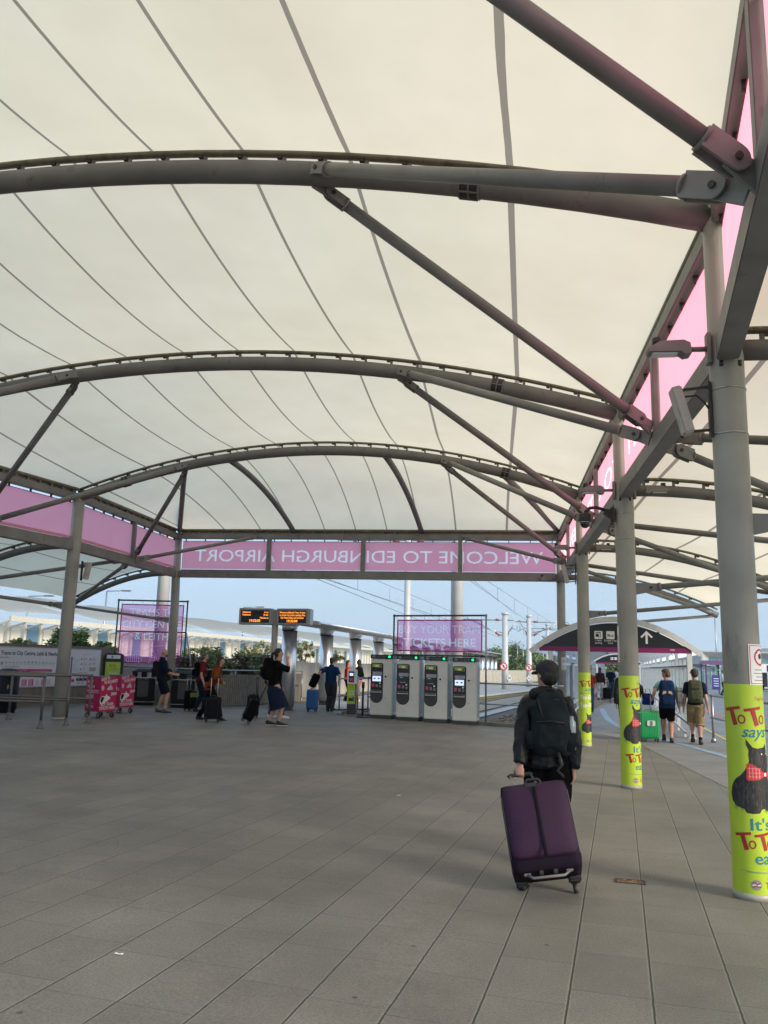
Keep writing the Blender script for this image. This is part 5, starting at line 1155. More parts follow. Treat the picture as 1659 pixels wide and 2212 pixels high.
# ---- stainless steel platform shelter
SST = mat('stainless_cladding', (.80, .80, .82), .30, .9, .10, 2.2, .05, 6)
t = thing('platform_shelter', 'long flat roofed platform shelter on fat polished steel columns', 'shelter', (-6, 26, 0))
sT = Vector((.10, .995, 0)).normalized(); sN = Vector((sT.y, -sT.x, 0)); sO = Vector((-6.44, 25.9, 0))
for k in range(17):
    c = sO + sT * (3.95 * k); z = gz(c.x); R = .235; nn = 30 if k < 6 else 14
    m_ = M(MDK); m_.box((c.x, c.y, z + .08), (.34, .34, .16)); 
    m_.use(SST); m_.tube([c + Zv * (z + .15), c + Zv * 2.52], [(R, R * 1.0)] * 2, nn); m_.use(BLACK).tube([c + Zv * 2.52, c + Zv * 2.55], R + .006, nn)
    m_.use(SST); m_.tube([c + Zv * 2.55, c + Zv * 2.64 + sN * -.02, c + Zv * 2.72 + sN * .0, c + Zv * 2.80], [(R, R), (R * 1.02, R * 1.04), (R * 1.06, R * 1.15), (R * 1.12, R * 1.45)], nn, sx=sT); m_.build('column', t)
a0, a1_ = sO - sT * .5, sO + sT * 70
pr = [(-.8, 2.86), (-.8, 2.94), (1.05, 2.83), (1.12, 2.76), (1.05, 2.72), (.3, 2.76), (-.6, 2.82)]
m_ = M(mat('shelter_soffit', (.55, .52, .50), .6, 0, .08, 2)); m_.prism(pr, a0, sN, Zv, a1_ - a0); m_.build('roof', t)
M(SST).tube([a0 + sN * 1.11 + Zv * 2.765, a1_ + sN * 1.11 + Zv * 2.765], .055, 10).build('roof_edge', t)
m_ = M(mat('soffit_joint', (.2, .19, .18), .7))
for k in range(34): c = a0 + sT * (2.1 * k + .5); m_.box2(c - sN * .55 + Zv * 2.812, c + sN * .95 + Zv * 2.722, .015, .01)
m_.build('soffit_joint', t)
# platform slab and edge
m_ = M(mat('platform_paving', (.33, .325, .31), .7, 0, .1, 2)); m_.add([(-5.2, 27.3, .10), (-2.2, 30.5, .10), (-1.0, 41.4, .10), (1.68, 53, .10), (5.6, 72, .1), (3.5, 85, .1), (-2.9, 70, .1), (-6.9, 33, .13)], [(0, 1, 2, 3, 4, 5, 6, 7)], False); struct('platform', m_)
m_ = M(mat('platform_edge_block', (.36, .27, .13), .85, 0, .25, 4, .2, 20), mat('platform_nosing', (.55, .55, .53), .7, 0, .08))
pe = [(-2.9, 28.0), (-2.2, 30.5), (-1.0, 41.4), (1.68, 53), (5.6, 72)]
for a, c in zip(pe[:-1], pe[1:]): m_.cur = 0; m_.box2((a[0] + .05, a[1], -.12), (c[0] + .05, c[1], -.12), .1, .44); m_.cur = 1; m_.box2((a[0] + .02, a[1], .125), (c[0] + .02, c[1], .125), .3, .05)
struct('platform_edge', m_)
# ---- tram tracks
TD = [Vector((-1.55, 24.0, 0)), Vector((-.85, 27.0, 0)), Vector((-.1, 31, 0)), Vector((1.9, 42, 0)), Vector((4.3, 54, 0)), Vector((8.6, 74, 0)), Vector((15, 100, 0))]
def offs(pts, d):
    o = []
    for i, p in enumerate(pts):
        t_ = (pts[min(i + 1, len(pts) - 1)] - pts[max(0, i - 1)]).normalized(); o.append(p + Vector((t_.y, -t_.x, 0)) * d)
    return o
m_ = M(mat('ballast', (.17, .125, .105), .95, 0, .45, 22, 1.0, 26, stain=((.30, .27, .24), 28, .56)))
strip(m_, [(p.x + .9, p.y) for p in TD], 4.6, .02); struct('ballast_bed', m_)
m_ = M(mat('track_slab', (.36, .29, .22), .85, 0, .16, 2, .15, 30)); strip(m_, [(p.x - .75, p.y) for p in TD], 2.3, .035); struct('track_slab', m_)
m_ = M(mat('pale_track_strip', (.50, .49, .46), .8, 0, .1, 3)); strip(m_, [(p.x + .28, p.y) for p in TD], .40, .05); struct('track_edge_strip', m_)
RAILM = mat('rail_steel', (.20, .16, .13), .35, .8, .2)
for d, lb in ((-1.62, 'far rail of the tram track beside the platform'), (-.18, 'near rail of the tram track beside the ballast')):
    o = offs(TD, d); m_ = M(RAILM)
    for a, c in zip(o[:-1], o[1:]): m_.box2(a + Zv * .06, c + Zv * .06, .065, .05)
    tag(m_.build('tram_rail'), lb, 'rail', 'tram rails')
for d, lb in ((2.1, 'rusty rail on the ballast, left one of the second track'), (3.5, 'rusty rail on the ballast, right one of the second track')):
    o = offs(TD, d)[3:]; m_ = M(mat('rusty_rail', (.14, .07, .045), .6, .3, .2))
    for a, c in zip(o[:-1], o[1:]): m_.box2(a + Zv * .10, c + Zv * .10, .07, .12)
    tag(m_.build('tram_rail'), lb, 'rail', 'tram rails')
# loose ballast stones near the kerb
m_ = M(mat('stone_grey', (.22, .20, .19), .9, 0, .3), mat('stone_pink', (.22, .13, .11), .9, 0, .3), mat('stone_pale', (.34, .31, .27), .9, 0, .3)); rr = random.Random(2)
for _ in range(3800):
    u = rr.uniform(0, 1); x = rr.uniform(-.75, 2.2); y = 23.75 + u * 8.5
    lo = -.20 + (y - 24) * .185
    if x < lo - .0 or x > lo + 2.6 + .1 * (y - 24) or y < 23.9 - x * .33: continue
    s = rr.uniform(.025, .055); m_.cur = rr.randrange(3); c = Vector((x, y, .03 + s * .4 + rr.uniform(0, .03)))
    q = [c + Vector((rr.uniform(.6, 1) * s * a, rr.uniform(.6, 1) * s * b_, rr.uniform(.5, .9) * s * z_)) for a in (-1, 1) for b_ in (-1, 1) for z_ in (-1, 1)]
    m_.add(q, [(0, 1, 3, 2), (4, 6, 7, 5), (0, 4, 5, 1), (2, 3, 7, 6), (0, 2, 6, 4), (1, 5, 7, 3)], False)
o = m_.build('gravel'); o['kind'] = 'stuff'; o['label'] = 'loose pinkish ballast stones beside the track'; o['category'] = 'gravel'
# far retaining wall of the track cutting
m_ = M(CONCL); m_.box2((-1.5, 74, .6), (8.5, 118, .6), .25, 1.25); tag(m_.build('cutting_wall'), 'distant concrete retaining wall beyond the tram tracks', 'wall')
# ---- masts
MASTM = mat('mast_pale_paint', (.52, .52, .52), .45, .1, .05, 3)
t = thing('tall_mast', 'fat pale mast behind the left see-through banner', 'mast', at_base(341, 29.3), 0, 'tall pale masts'); p = at_base(341, 29.3); m_ = M(MASTM); m_.tube([p, p + Zv * 12], .215, 28); m_.tube([p, p + Zv * .06], .32, 24); m_.build('shaft', t); M(MASTM).tube([p + Zv * 12, p + Zv * 12.1], .24, 24).build('cap', t)
p = at_base(986, 31); t = thing('tall_mast', 'fat pale mast behind the ticket banner, right of the thinner mast', 'mast', p, 0, 'tall pale masts'); m_ = M(MASTM); m_.tube([p, p + Zv * 12], .235, 28); m_.build('shaft', t); M(MASTM).tube([p + Zv * 12, p + Zv * 12.1], .26, 24).build('cap', t)
WIRE = mat('overhead_wire', (.12, .13, .15), .5, .3, .05); INS = mat('insulator_brown', (.28, .10, .08), .5, 0, .1)
def ohl(p, h, r, label, arms, signs=(), ring=True):
    t = thing('catenary_mast', label, 'catenary mast', p, 0, 'overhead line masts'); m_ = M(MASTM); m_.tube([p, p + Zv * (h * .45), p + Zv * (h * .45 + .02), p + Zv * h], [r * 1.15, r * 1.1, r, r * .92], 14); m_.build('shaft', t); M(MASTM).tube([p + Zv * h, p + Zv * (h + .15)], r * 1.2, 14).build('cap', t)
    for (sx, L) in arms:
        m_ = M(GALV); a = p + Zv * (h - .35); m_.tube([a, a + X * sx * L * .3 + Zv * -.02, a + X * sx * L], .04, 8); m_.tube([p + Zv * (h - 1.5), a + X * sx * L * .8], .035, 8)
        m_.tube([a + X * sx * L, a + X * sx * L - Zv * .7], .02, 6); m_.tube([p + Zv * (h - 1.2) + X * sx * .2, a + X * sx * (L * .5) - Zv * .55, a + X * sx * (L * .95) - Zv * .75], .025, 6)
        m_.use(INS).tube([a + X * sx * L * .12, a + X * sx * L * .22], .08, 10); m_.tube([p + Zv * (h - 1.42) + X * sx * L * .12, p + Zv * (h - 1.2) + X * sx * L * .22], .07, 10)
        m_.build('cantilever_arm', t)
    for (dx_, z, kind) in signs:
        c = p + X * dx_ + Zv * z - Yv * (r + .05)
        if kind == 'ring':
            m_ = M(WHITE); m_.prism(circ(0, 0, .24, 24), c, X, Zv, (0, .01, 0)); RR = MT['sign_red']; m_.use(RR); oo = circ(0, 0, .26, 24); ii = circ(0, 0, .19, 24)
            m_.add([c - Yv * .004 + X * a + Zv * b_ for a, b_ in oo + ii], [(i, (i + 1) % 24, 24 + (i + 1) % 24, 24 + i) for i in range(24)], False)
            m_.prism([(-.17, .13), (-.13, .17), (.17, -.13), (.13, -.17)], c - Yv * .005, X, Zv, (0, -.001, 0)); m_.use(INK).prism([(-.03, -.13), (.0, -.02), (.05, -.12), (.07, -.1), (.03, .02), (.06, .05), (.03, .06), (.01, .12), (-.03, .12), (-.04, .03), (-.08, .0), (-.03, -.02), (-.06, -.12)], c - Yv * .003, X, Zv, (0, -.001, 0))
        else:
            m_ = M(WHITE); m_.prism([(0, -.27), (.20, 0), (0, .27), (-.20, 0)], c, X, Zv, (0, .01, 0)); m_.use(GREYL).prism([(-.08, -.03), (.08, -.03), (.0, .09)] if kind == 'dia' else [(-.09, -.05), (.09, -.05), (.09, .05), (-.09, .05)], c, X, Zv, (0, -.002, 0))
        m_.build('sign_plate', t)
    return t
ohl(at_base(877, 34), 7.0, .135, 'thinner pale overhead line mast with short arms seen through the ticket banner', [(-1, 3.0), (1, 3.0)])
ohl(at_base(1091, 56), 5.05, .20, 'overhead line mast with a red ring sign, left of the traveller', [(-1, 2.9), (1, 1.0)], [(-.10, 1.60, 'ring'), (.28, .85, 'box')])
ohl(at_base(1143, 64), 5.40, .19, 'overhead line mast with a red ring sign, directly above the traveller', [(1, 3.0), (-1, .9)], [(-.02, 1.55, 'ring'), (-.02, .75, 'dia')])
ohl(at_base(1183, 92), 6.2, .18, 'farthest overhead line mast just left of the tunnel roof', [(1, 2.0), (-1, 2.6)])
wires = M(WIRE)
def wire_line(p1, p2, z, ext=3., r=.012):
    a, c = at(*p1, z), at(*p2, z); d = c - a; q0, q1 = a + d * max(-.5, (27.5 - a.y) / d.y), a + d * ext; wires.tube([q0, q1], r, 5); return q0, q1
W1 = wire_line((712, 1252), (919, 1327), 5.6, 1.8); wire_line((1065, 1289), (1139, 1341), 5.6, 1.4); W3 = wire_line((1105, 1289), (1191, 1345), 6.6, 1.2)
wire_line((814, 1254), (970, 1319), 5.8, 2.0); wire_line((1028, 1258), (1096, 1312), 6.4, 1.5); wire_line((918, 1345), (1091, 1415), 4.4, 1.5); wire_line((1000, 1350), (1150, 1400), 4.6, 1.3)
for k in range(7):
    a = at(712, 1252, 5.6).lerp(at(919, 1327, 5.6), .2 + .3 * k); wires.tube([a, a + Zv * .8], .01, 5)
    a = at(1105, 1289, 6.6).lerp(at(1191, 1345, 6.6), -.2 + .25 * k); wires.tube([a, a - Zv * .9], .01, 5)
tag(wires.build('overhead_wires'), 'thin overhead contact and catenary wires above the tram tracks', 'overhead wires')
# ---- long white canopied building
CRW = mat_banner('white_roof_sheet', (.60, .61, .62), 0.); CRM = mat('cream_frame', (.60, .57, .50), .6, 0, .06); BLD = mat('cream_blind', (.66, .63, .56), .7, 0, .04, 2); GLB = mat('blue_glass', (.10, .20, .30), .08, 0, .1, .7, spec=.8)
A = at(-20, 1331, 3.2); B = at(603, 1385, 3.2); A.z = 0; B.z = 0; bd = (B - A); bdn = bd.normalized(); bn = Vector((-bdn.y, bdn.x, 0))
t = thing('white_terminal_walkway', 'long low cream building with a row of white shell roofs behind the plaza', 'building', (A.x, A.y, 0))
LB = bd.length * 2.4; nb = 12; bay_ = LB / nb
for k in range(nb):
    P = A + bdn * (bay_ * k); m_ = M(CRW); vs = []
    for i in range(13):
        for j in range(9):
            u, v = i / 12, j / 8; q = P + bdn * (bay_ * (u * 1.04)) + bn * (-1.0 + v * 7.0); q.z = 3.2 + .55 * sin(pi * min(1, u * 1.02)) * (.35 + .65 * v) + 1.0 * sin(pi * .5 * v) + (1 - u) * .18; vs.append(q)
    m_.add(vs, [(i * 9 + j, i * 9 + j + 1, (i + 1) * 9 + j + 1, (i + 1) * 9 + j) for i in range(12) for j in range(8)], True)
    m_.use(CRM); m_.box2(P - bn * 1.0 + Zv * 3.12, P + bdn * bay_ * .995 - bn * 1.0 + Zv * 3.12, .12, .24); m_.build('roof', t)
    np_ = 6; m_ = M(CRM)
    for j in range(np_):
        q0 = P + bdn * (bay_ * j / np_); q1 = P + bdn * (bay_ * (j + 1) / np_)
        m_.use(CRM).box((q0.x, q0.y, 1.5), (.16, .16, 3.0), Matrix((bdn, bn, Zv)).transposed())
        if (j + k) % 3 != 2: m_.use(BLD).box2(q0 + bdn * .25 + Zv * 1.75, q1 - bdn * .25 + Zv * 1.75, .05, 2.0); m_.use(CRM); m_.box2(q0 + Zv * .45, q1 + Zv * .45, .08, .9)
        else: m2 = M(GLB); m2.box2(q0 + bdn * .12 + Zv * 1.5, q1 - bdn * .12 + Zv * 1.5, .04, 2.9); m2.build('window', t)
        m_.use(CRM).box2(q0 - bn * .9 + Zv * 3.0 + bdn * .05, q0 + Zv * 2.75 + bdn * .05, .07, .07)
    m_.build('wall', t)
m_ = M(mat('inner_wall', (.72, .70, .63), .7)); m_.box2(A + bn * 4.5 + Zv * 1.55, A + bdn * LB + bn * 4.5 + Zv * 1.55, .2, 3.1); m_.build('rear_wall', t)
# ---- street lamps
def lamp(px, py, d, label, side=1):
    top = at_d(px, py, d); p = Vector((top.x, top.y, 0)); t = thing('street_lamp', label, 'street lamp', p, 0, 'distant street lamps'); h = top.z
    m_ = M(GALV); m_.tube([p, p + Zv * h * .5, p + Zv * h], [.09, .07, .05], 8); m_.build('pole', t)
    M(GALV).tube([p + Zv * h, p + Zv * (h + .05) + X * side * 1.3], .035, 8).build('arm', t); m_ = M(GALV_D); m_.box(p + Zv * (h + .05) + X * side * 1.5, (.7, .25, .1), bev=.02); m_.build('lamp_head', t)
for a in ((63, 1288, 60, 'distant street lamp at the far left above the white roofs', 1), (231, 1277, 62, 'distant street lamp left of the pink banner', 1), (527, 1312, 75, 'distant street lamp left of the departure board', 1), (777, 1361, 105, 'distant street lamp above the steel shelter roof', -1), (1173, 1393, 150, 'distant lamp post above the hedge left of the tunnel', -1), (1118, 1389, 150, 'distant lamp post above the trees beyond the tracks, left one', -1), (1130, 1390, 160, 'distant lamp post above the trees beyond the tracks, right one', -1)): lamp(*a)
# ---- far trees and hills
def tree(px, pyt, d, w, label, seed, mats=LF, n_=2600):
    top = at_d(px, pyt, d); p = Vector((top.x, top.y, 0)); h = top.z; t = thing('tree', label, 'tree', p, 0, 'distant trees'); cr = h * .42
    m_ = M(WOOD); m_.tube([p, p + Zv * h * .35 + X * .1, p + Zv * h * .75], [.02 * h + .08, .014 * h + .05, .03], 8)
    rr = random.Random(seed)
    for _ in range(5): a = rr.uniform(0, 6.3); m_.tube([p + Zv * h * rr.uniform(.3, .5), p + Zv * h * .7 + Vector((cos(a), sin(a), 0)) * w * .35], [.06, .02], 6)
    m_.build('trunk', t); leaves('crown', p + Zv * (h - cr), (w / 2, w / 2, cr), n_, max(.16, d / 700), mats, t, seed, 34)
rr = random.Random(11); nm = ['rounded', 'broad', 'ragged', 'dense', 'spreading', 'low']; ordn = ['first', 'second', 'third', 'fourth', 'fifth', 'sixth', 'seventh', 'eighth', 'ninth', 'tenth', 'eleventh', 'twelfth', 'thirteenth', 'fourteenth', 'fifteenth', 'sixteenth']
specs = [(1030, 1409, 190, 9), (1047, 1405, 210, 10), (1062, 1407, 200, 9), (1076, 1404, 205, 9), (1101, 1398, 170, 8), (1113, 1396, 168, 8), (1126, 1402, 180, 9), (1152, 1402, 190, 9), (1164, 1406, 200, 9), (1178, 1408, 190, 9), (946, 1412, 260, 12), (905, 1406, 250, 12), (880, 1409, 240, 11), (1012, 1416, 230, 9), (985, 1420, 250, 9), (1490, 1434, 240, 8)]
for k, (px, py, d, w) in enumerate(specs):
    side = 'above the tram tracks' if 1020 < px < 1185 else ('behind the pink ticket banner' if px < 1020 else 'right of the tunnel')
    tree(px, py, d, w, '%s distant tree %s, %s from the left of them all' % (nm[k % 6], side, ordn[sorted(specs).index(specs[k])]), 100 + k)
# hedge line and hills
m_ = M(*LF); 
o = leaves('far_hedge', (8, 150, 1.6), (14, 4, 2.0), 9000, .28, LF, None, 5, 160); o['kind'] = 'stuff'; o['label'] = 'dark green hedge line beyond the tracks'; o['category'] = 'hedge'
def hills(name, d, z0, amp, m, seed, x0=-1600, x1=1600, n_=160):
    m_ = M(m); vs = []
    for i in range(n_ + 1):
        x = x0 + (x1 - x0) * i / n_; h = z0 + amp * (noise.noise(Vector((x * .0016 + seed, seed, 0))) + .5 * noise.noise(Vector((x * .005, seed, 3))) + .18 * noise.noise(Vector((x * .02, seed, 5))))
        for (dy, f) in ((-320, 0), (-160, .5), (-60, .85), (0, 1), (200, .9), (600, 0)): vs.append((x, d + dy, max(-.5, h * f) if f else -.5))
    m_.add(vs, [(i * 6 + j, (i + 1) * 6 + j, (i + 1) * 6 + j + 1, i * 6 + j + 1) for i in range(n_) for j in range(5)], True); return struct(name, m_)
HILL = mat('hill_woodland', (.055, .075, .045), .95, 0, .35, .01)
hills('hills', 1500, 24, 22, HILL, 2.3); hills('far_hills', 2200, 46, 46, HILL, 7.7, -2400, 2400)

# ================================================================== covered walkway (tunnel)
tO = Vector((4.70, 21.56, 0)); tT = Vector((.1375, .9905, 0)).normalized(); tN = Vector((-tT.y, tT.x, 0)); TW = 3.35
ROOFS = mat_banner('ribbed_roof_sheet', (.62, .66, .70), 0.)
def tp(a, l, z): return tO + tN * a + tT * l + Zv * z
TWH = mat('walkway_white_steel', (.62, .62, .615), .45, .1, .08, 5, stain=((.3, .29, .27), 5, .66)); TGL = bpy.data.materials.new('walkway_glass'); TGL.use_nodes = True; n = TGL.node_tree; n.nodes.clear(); MT['walkway_glass'] = TGL
o_ = n.nodes.new('ShaderNodeOutputMaterial'); a_ = n.nodes.new('ShaderNodeBsdfTransparent'); a_.inputs[0].default_value = (.90, .95, .97, 1); g_ = n.nodes.new('ShaderNodeBsdfGlossy'); g_.inputs['Roughness'].default_value = .08; d_ = n.nodes.new('ShaderNodeBsdfDiffuse'); d_.inputs[0].default_value = (.5, .58, .62, 1)
x1_ = n.nodes.new('ShaderNodeMixShader'); x1_.inputs[0].default_value = .12; x2_ = n.nodes.new('ShaderNodeMixShader'); x2_.inputs[0].default_value = .15
tcn = n.nodes.new('ShaderNodeTexCoord'); nn_ = n.nodes.new('ShaderNodeTexNoise'); nn_.inputs['Scale'].default_value = 1.5; mr = n.nodes.new('ShaderNodeMapRange'); mr.inputs['To Min'].default_value = .05; mr.inputs['To Max'].default_value = .22; n.links.new(tcn.outputs['Object'], nn_.inputs['Vector']); n.links.new(nn_.outputs['Fac'], mr.inputs['Value']); n.links.new(mr.outputs[0], x2_.inputs[0])
n.links.new(a_.outputs[0], x1_.inputs[1]); n.links.new(g_.outputs[0], x1_.inputs[2]); n.links.new(x1_.outputs[0], x2_.inputs[1]); n.links.new(d_.outputs[0], x2_.inputs[2]); n.links.new(x2_.outputs[0], o_.inputs['Surface'])
def tunnel(l0, l1, label, sign=True, last=False):
    t = thing('covered_walkway', label, 'covered walkway', tp(TW / 2, l0, 0), 0, 'barrel roofed walkways')
    ez, cz, ov, WW = 2.02, 2.86, .27, TW + .27 + .50; NA = 20
    def arc(i, dz=0.): f = i / NA; a = -ov + WW * f; return a, ez + (cz - ez) * (1 - (2 * f - 1) ** 2) + dz
    # ribbed roof sheet
    nl = int((l1 - l0) / .30); m_ = M(ROOFS); vs = []
    for k in range(nl * 2 + 1):
        l = l0 + (l1 - l0) * k / (nl * 2); dz = .02 if k % 2 else -.02
        for i in range(NA + 1): a, z = arc(i, dz); vs.append(tp(a, l, z))
    m_.add(vs, [(k * (NA + 1) + i, k * (NA + 1) + i + 1, (k + 1) * (NA + 1) + i + 1, (k + 1) * (NA + 1) + i) for k in range(nl * 2) for i in range(NA)], False); m_.build('roof', t)
    # front fascia arch
    m_ = M(TWH)
    for dl, w_, hh in ((-.02, .12, .16),): 
        pts = [tp(*((arc(i)[0]), l0 + dl, arc(i)[1] - .02)) for i in range(NA + 1)]
        for p, q in zip(pts[:-1], pts[1:]): m_.box2(p, q + (q - p).normalized() * .01, w_, .13, upv=(0, 0, 1))
    m_.build('fascia_arch', t)
    rl = M(TWH); l = l0 + 1.5
    while l < l1:
        pts = [tp(arc(i)[0], l, arc(i)[1] - .07) for i in range(1, NA)]; rl.tube(pts, .03, 6); l += 1.5
    rl.build('roof_rib', t)
    m_ = M(mat('cable_tray', (.12, .12, .12), .6))
    for a in (.7, 1.5, 2.4): 
        f = (a + ov) / WW; z = ez + (cz - ez) * (1 - (2 * f - 1) ** 2) - .10; m_.box2(tp(a, l0 + .1, z), tp(a, l1, z), .06, .04)
    m_.build('purlin', t)
    for a, sd in ((0, -1), (TW, 1)):
        l = l0; k = 0
        while l < l1 + .01:
            m_ = M(TWH); m_.box(tp(a, l, 1.06), (.12, .10, 2.12) if k == 0 else (.09, .08, 2.16), Matrix((tN, tT, Zv)).transposed(), .004)
            if k == 0: m_.box(tp(a, l, .01), (.18, .16, .02), Matrix((tN, tT, Zv)).transposed())
            m_.build('post', t); l += 4.8; k += 1
        l = l0 + 1.6
        while l < l1 - .1:
            if abs((l - l0 + .2) % 4.8 - .2) > .1: m_ = M(TWH); m_.box(tp(a, l, 1.08), (.07, .07, 1.62), Matrix((tN, tT, Zv)).transposed()); m_.build('mullion', t)
            l += 1.6
        m_ = M(TWH); m_.box2(tp(a, l0 + .06, 1.72), tp(a, l1, 1.72), .06, .07); m_.box2(tp(a, l0 + .06, .30), tp(a, l1, .30), .06, .06); m_.use(BOLT); l = l0 + .24
        while l < min(l1, l0 + 26): m_.box(tp(a + .035, l, 1.72), (.02, .03, .03)); m_.box(tp(a + .035, l, .30), (.02, .03, .03)); l += .24
        m_.build('side_rail', t)
        m_ = M(TGL); m_.box2(tp(a - sd * -.05, l0 + .05, 1.14), tp(a - sd * -.05, l1, 1.14), .012, 1.66); m_.build('glass_panel', t)
        m_ = M(TWH); q = .14 if a == 0 else -.14; m_.tube([tp(a + q, l0 + .1, .12), tp(a + q, l1, .12)], .03, 8)
        l = l0 + .4
        while l < l1: m_.box(tp(a + q, l, .05), (.05, .05, .10)); l += 2.4
        m_.build('kerb_tube', t)
    return t, arc
BLKS = mat('sign_black_face', (.014, .014, .017), .35, 0, .08); PUR = mat('sign_purple_band', (.20, .012, .10), .45, 0, .05)
def arch_sign(l, label, icons_text=True):
    t = thing('overhead_sign', label, 'sign', tp(TW / 2, l, 2.1), 0, 'arched black direction signs'); ez, cz, ov = 2.02, 2.86, .27; c0 = TW / 2 + .115
    U = -tN; o = tp(c0, l, 0); back = tT
    def zz(a): f = (a + c0 + ov) / (TW + .77); return ez + (cz - ez) * (1 - (2 * f - 1) ** 2) - .10
    z0 = 2.04; xs = [-1.80 + 3.6 * i / 24 for i in range(25)]
    pts = [(x, max(z0 + .11, zz(x) - .02)) for x in xs]
    m_ = M(BLKS); m_.prism([(1.80, z0 + .10), ] + list(reversed(pts)) + [(-1.80, z0 + .10)], o, U, Zv, back * .12); m_.build('black_face', t)
    m_ = M(PUR); m_.prism([(-1.84, z0 - .02), (1.84, z0 - .02), (1.84, z0 + .10), (-1.84, z0 + .10)], o - back * .004, U, Zv, back * .12); m_.use(WINK).text('AIR', o - back * .006 + U * 1.34 + Zv * (z0 + .045), U, Zv, .045, fit=.12, off=.01); m_.build('purple_band', t)
    fo = o - back * .004; m_ = M(WINK)
    def icon(cx, cz_, s, kind):
        m_.use(WINK).prism(rrect(cx - s, cz_ - s, cx + s, cz_ + s, s * .18), fo, U, Zv, -back * .002); f2 = fo - back * .003; m_.use(INK)
        if kind == 'car': m_.prism([(cx - .7 * s, cz_ - .1 * s), (cx - .55 * s, cz_ + .3 * s), (cx - .1 * s, cz_ + .35 * s), (cx + .1 * s, cz_), (cx + .15 * s, cz_ - .5 * s), (cx - .7 * s, cz_ - .45 * s)], f2, U, Zv, -back * .001); m_.prism([(cx - .75 * s, cz_ + .6 * s), (cx + .5 * s, cz_ + .75 * s), (cx + .5 * s, cz_ - .6 * s), (cx + .35 * s, cz_ - .6 * s), (cx + .35 * s, cz_ + .5 * s), (cx - .75 * s, cz_ + .45 * s)], f2, U, Zv, -back * .001)
        elif kind == 'bed': m_.prism([(cx - .7 * s, cz_ - .5 * s), (cx - .7 * s, cz_ + .4 * s), (cx - .6 * s, cz_ + .4 * s), (cx - .6 * s, cz_ - .05 * s), (cx + .6 * s, cz_ - .1 * s), (cx + .6 * s, cz_ + .25 * s), (cx + .7 * s, cz_ + .25 * s), (cx + .7 * s, cz_ - .5 * s), (cx + .6 * s, cz_ - .5 * s), (cx + .6 * s, cz_ - .3 * s), (cx - .6 * s, cz_ - .3 * s), (cx - .6 * s, cz_ - .5 * s)], f2, U, Zv, -back * .001); m_.prism(rrect(cx - .5 * s, cz_ + .02 * s, cx - .1 * s, cz_ + .22 * s, .05 * s), f2, U, Zv, -back * .001)
        elif kind == 'key': m_.prism(circ(cx - .1 * s, cz_ + .5 * s, .2 * s, 10), f2, U, Zv, -back * .001); m_.prism([(cx - .6 * s, cz_ - .5 * s), (cx - .5 * s, cz_ - .1 * s), (cx - .3 * s, cz_ + .15 * s), (cx + .3 * s, cz_ + .15 * s), (cx + .5 * s, cz_ - .1 * s), (cx + .6 * s, cz_ - .5 * s)], f2, U, Zv, -back * .001)
        else: m_.prism(rrect(cx - .5 * s, cz_ - .5 * s, cx + .5 * s, cz_ + .4 * s, .1 * s), f2, U, Zv, -back * .001); m_.use(WINK).prism(rrect(cx - .38 * s, cz_ - .05 * s, cx + .38 * s, cz_ + .28 * s, .05 * s), f2 - back * .002, U, Zv, -back * .001)
    for cx, kd, l1_, l2_ in ((-.36, 'car', '1 Hour', 'parking'), (-.07, 'bed', 'Double Tree', 'hotel'), (.21, 'key', 'Car', 'Rental'), (.46, 'bus', 'Coach', 'park')):
        if not icons_text or True: icon(cx, 2.44, .10, kd)
        if icons_text: m_.use(WINK).text(l1_, fo - back * .002 + U * cx + Zv * 2.285, U, Zv, .058, align='CENTER', off=.01); m_.text(l2_, fo - back * .002 + U * cx + Zv * 2.225, U, Zv, .058, align='CENTER', off=.01)
    m_.use(WINK); ax_ = .80; 
    m_.prism([(ax_ - .026, 2.24), (ax_ + .026, 2.24), (ax_ + .026, 2.47), (ax_ + .11, 2.38), (ax_ + .15, 2.41), (ax_, 2.56), (ax_ - .15, 2.41), (ax_ - .11, 2.38), (ax_ - .026, 2.47)], fo - back * .001, U, Zv, -back * .002)
    m_.build('symbols', t)
tunnel(0, 44, 'near barrel roofed white walkway right of the tram tracks, with posts and glazed sides')
arch_sign(-.05, 'large black arched sign with white symbols and an upward arrow over the near walkway mouth')
tunnel(49, 95, 'far barrel roofed white walkway seen through the near one')
arch_sign(48.9, 'small black arched sign with an upward arrow deep inside the walkway', False)
# posters and a purple bin in the walkway
for a, l, cx_, lb in ((TW - .10, 9, (.5, .5, .52), 'pale framed poster on the left side of the walkway'), (TW - .10, 31, (.55, .28, .08), 'orange poster far down the left side of the walkway')):
    m_ = M(mat('poster_%d' % l, cx_, .5, 0, .2, 6)); p, q = tp(a, l, 1.15), tp(a, l + 1.0, 1.15); m_.box2(p, q, .03, 1.2); m_.use(BLACK); m_.box2(p + Zv * .62, q + Zv * .62, .05, .04); m_.box2(p - Zv * .62, q - Zv * .62, .05, .04); tag(m_.build('wall_poster'), lb, 'poster')
t = thing('purple_bin', 'purple litter bin on the left inside the walkway', 'litter bin', tp(2.9, 30, 0), -.14); PB = mat('purple_bin_paint', (.16, .05, .28), .45, 0, .1)
M(PB).box((0, 0, .5), (.75, .6, 1.0), bev=.02).build('body', t, world=False); m_ = M(PB); m_.box((0, 0, 1.04), (.85, .7, .09), bev=.015); m_.build('lid', t, world=False); M(mat('bin_label', (.4, .35, .4), .6, 0, .3, 20)).box((0, -.31, .5), (.4, .01, .55)).build('label_panel', t, world=False)
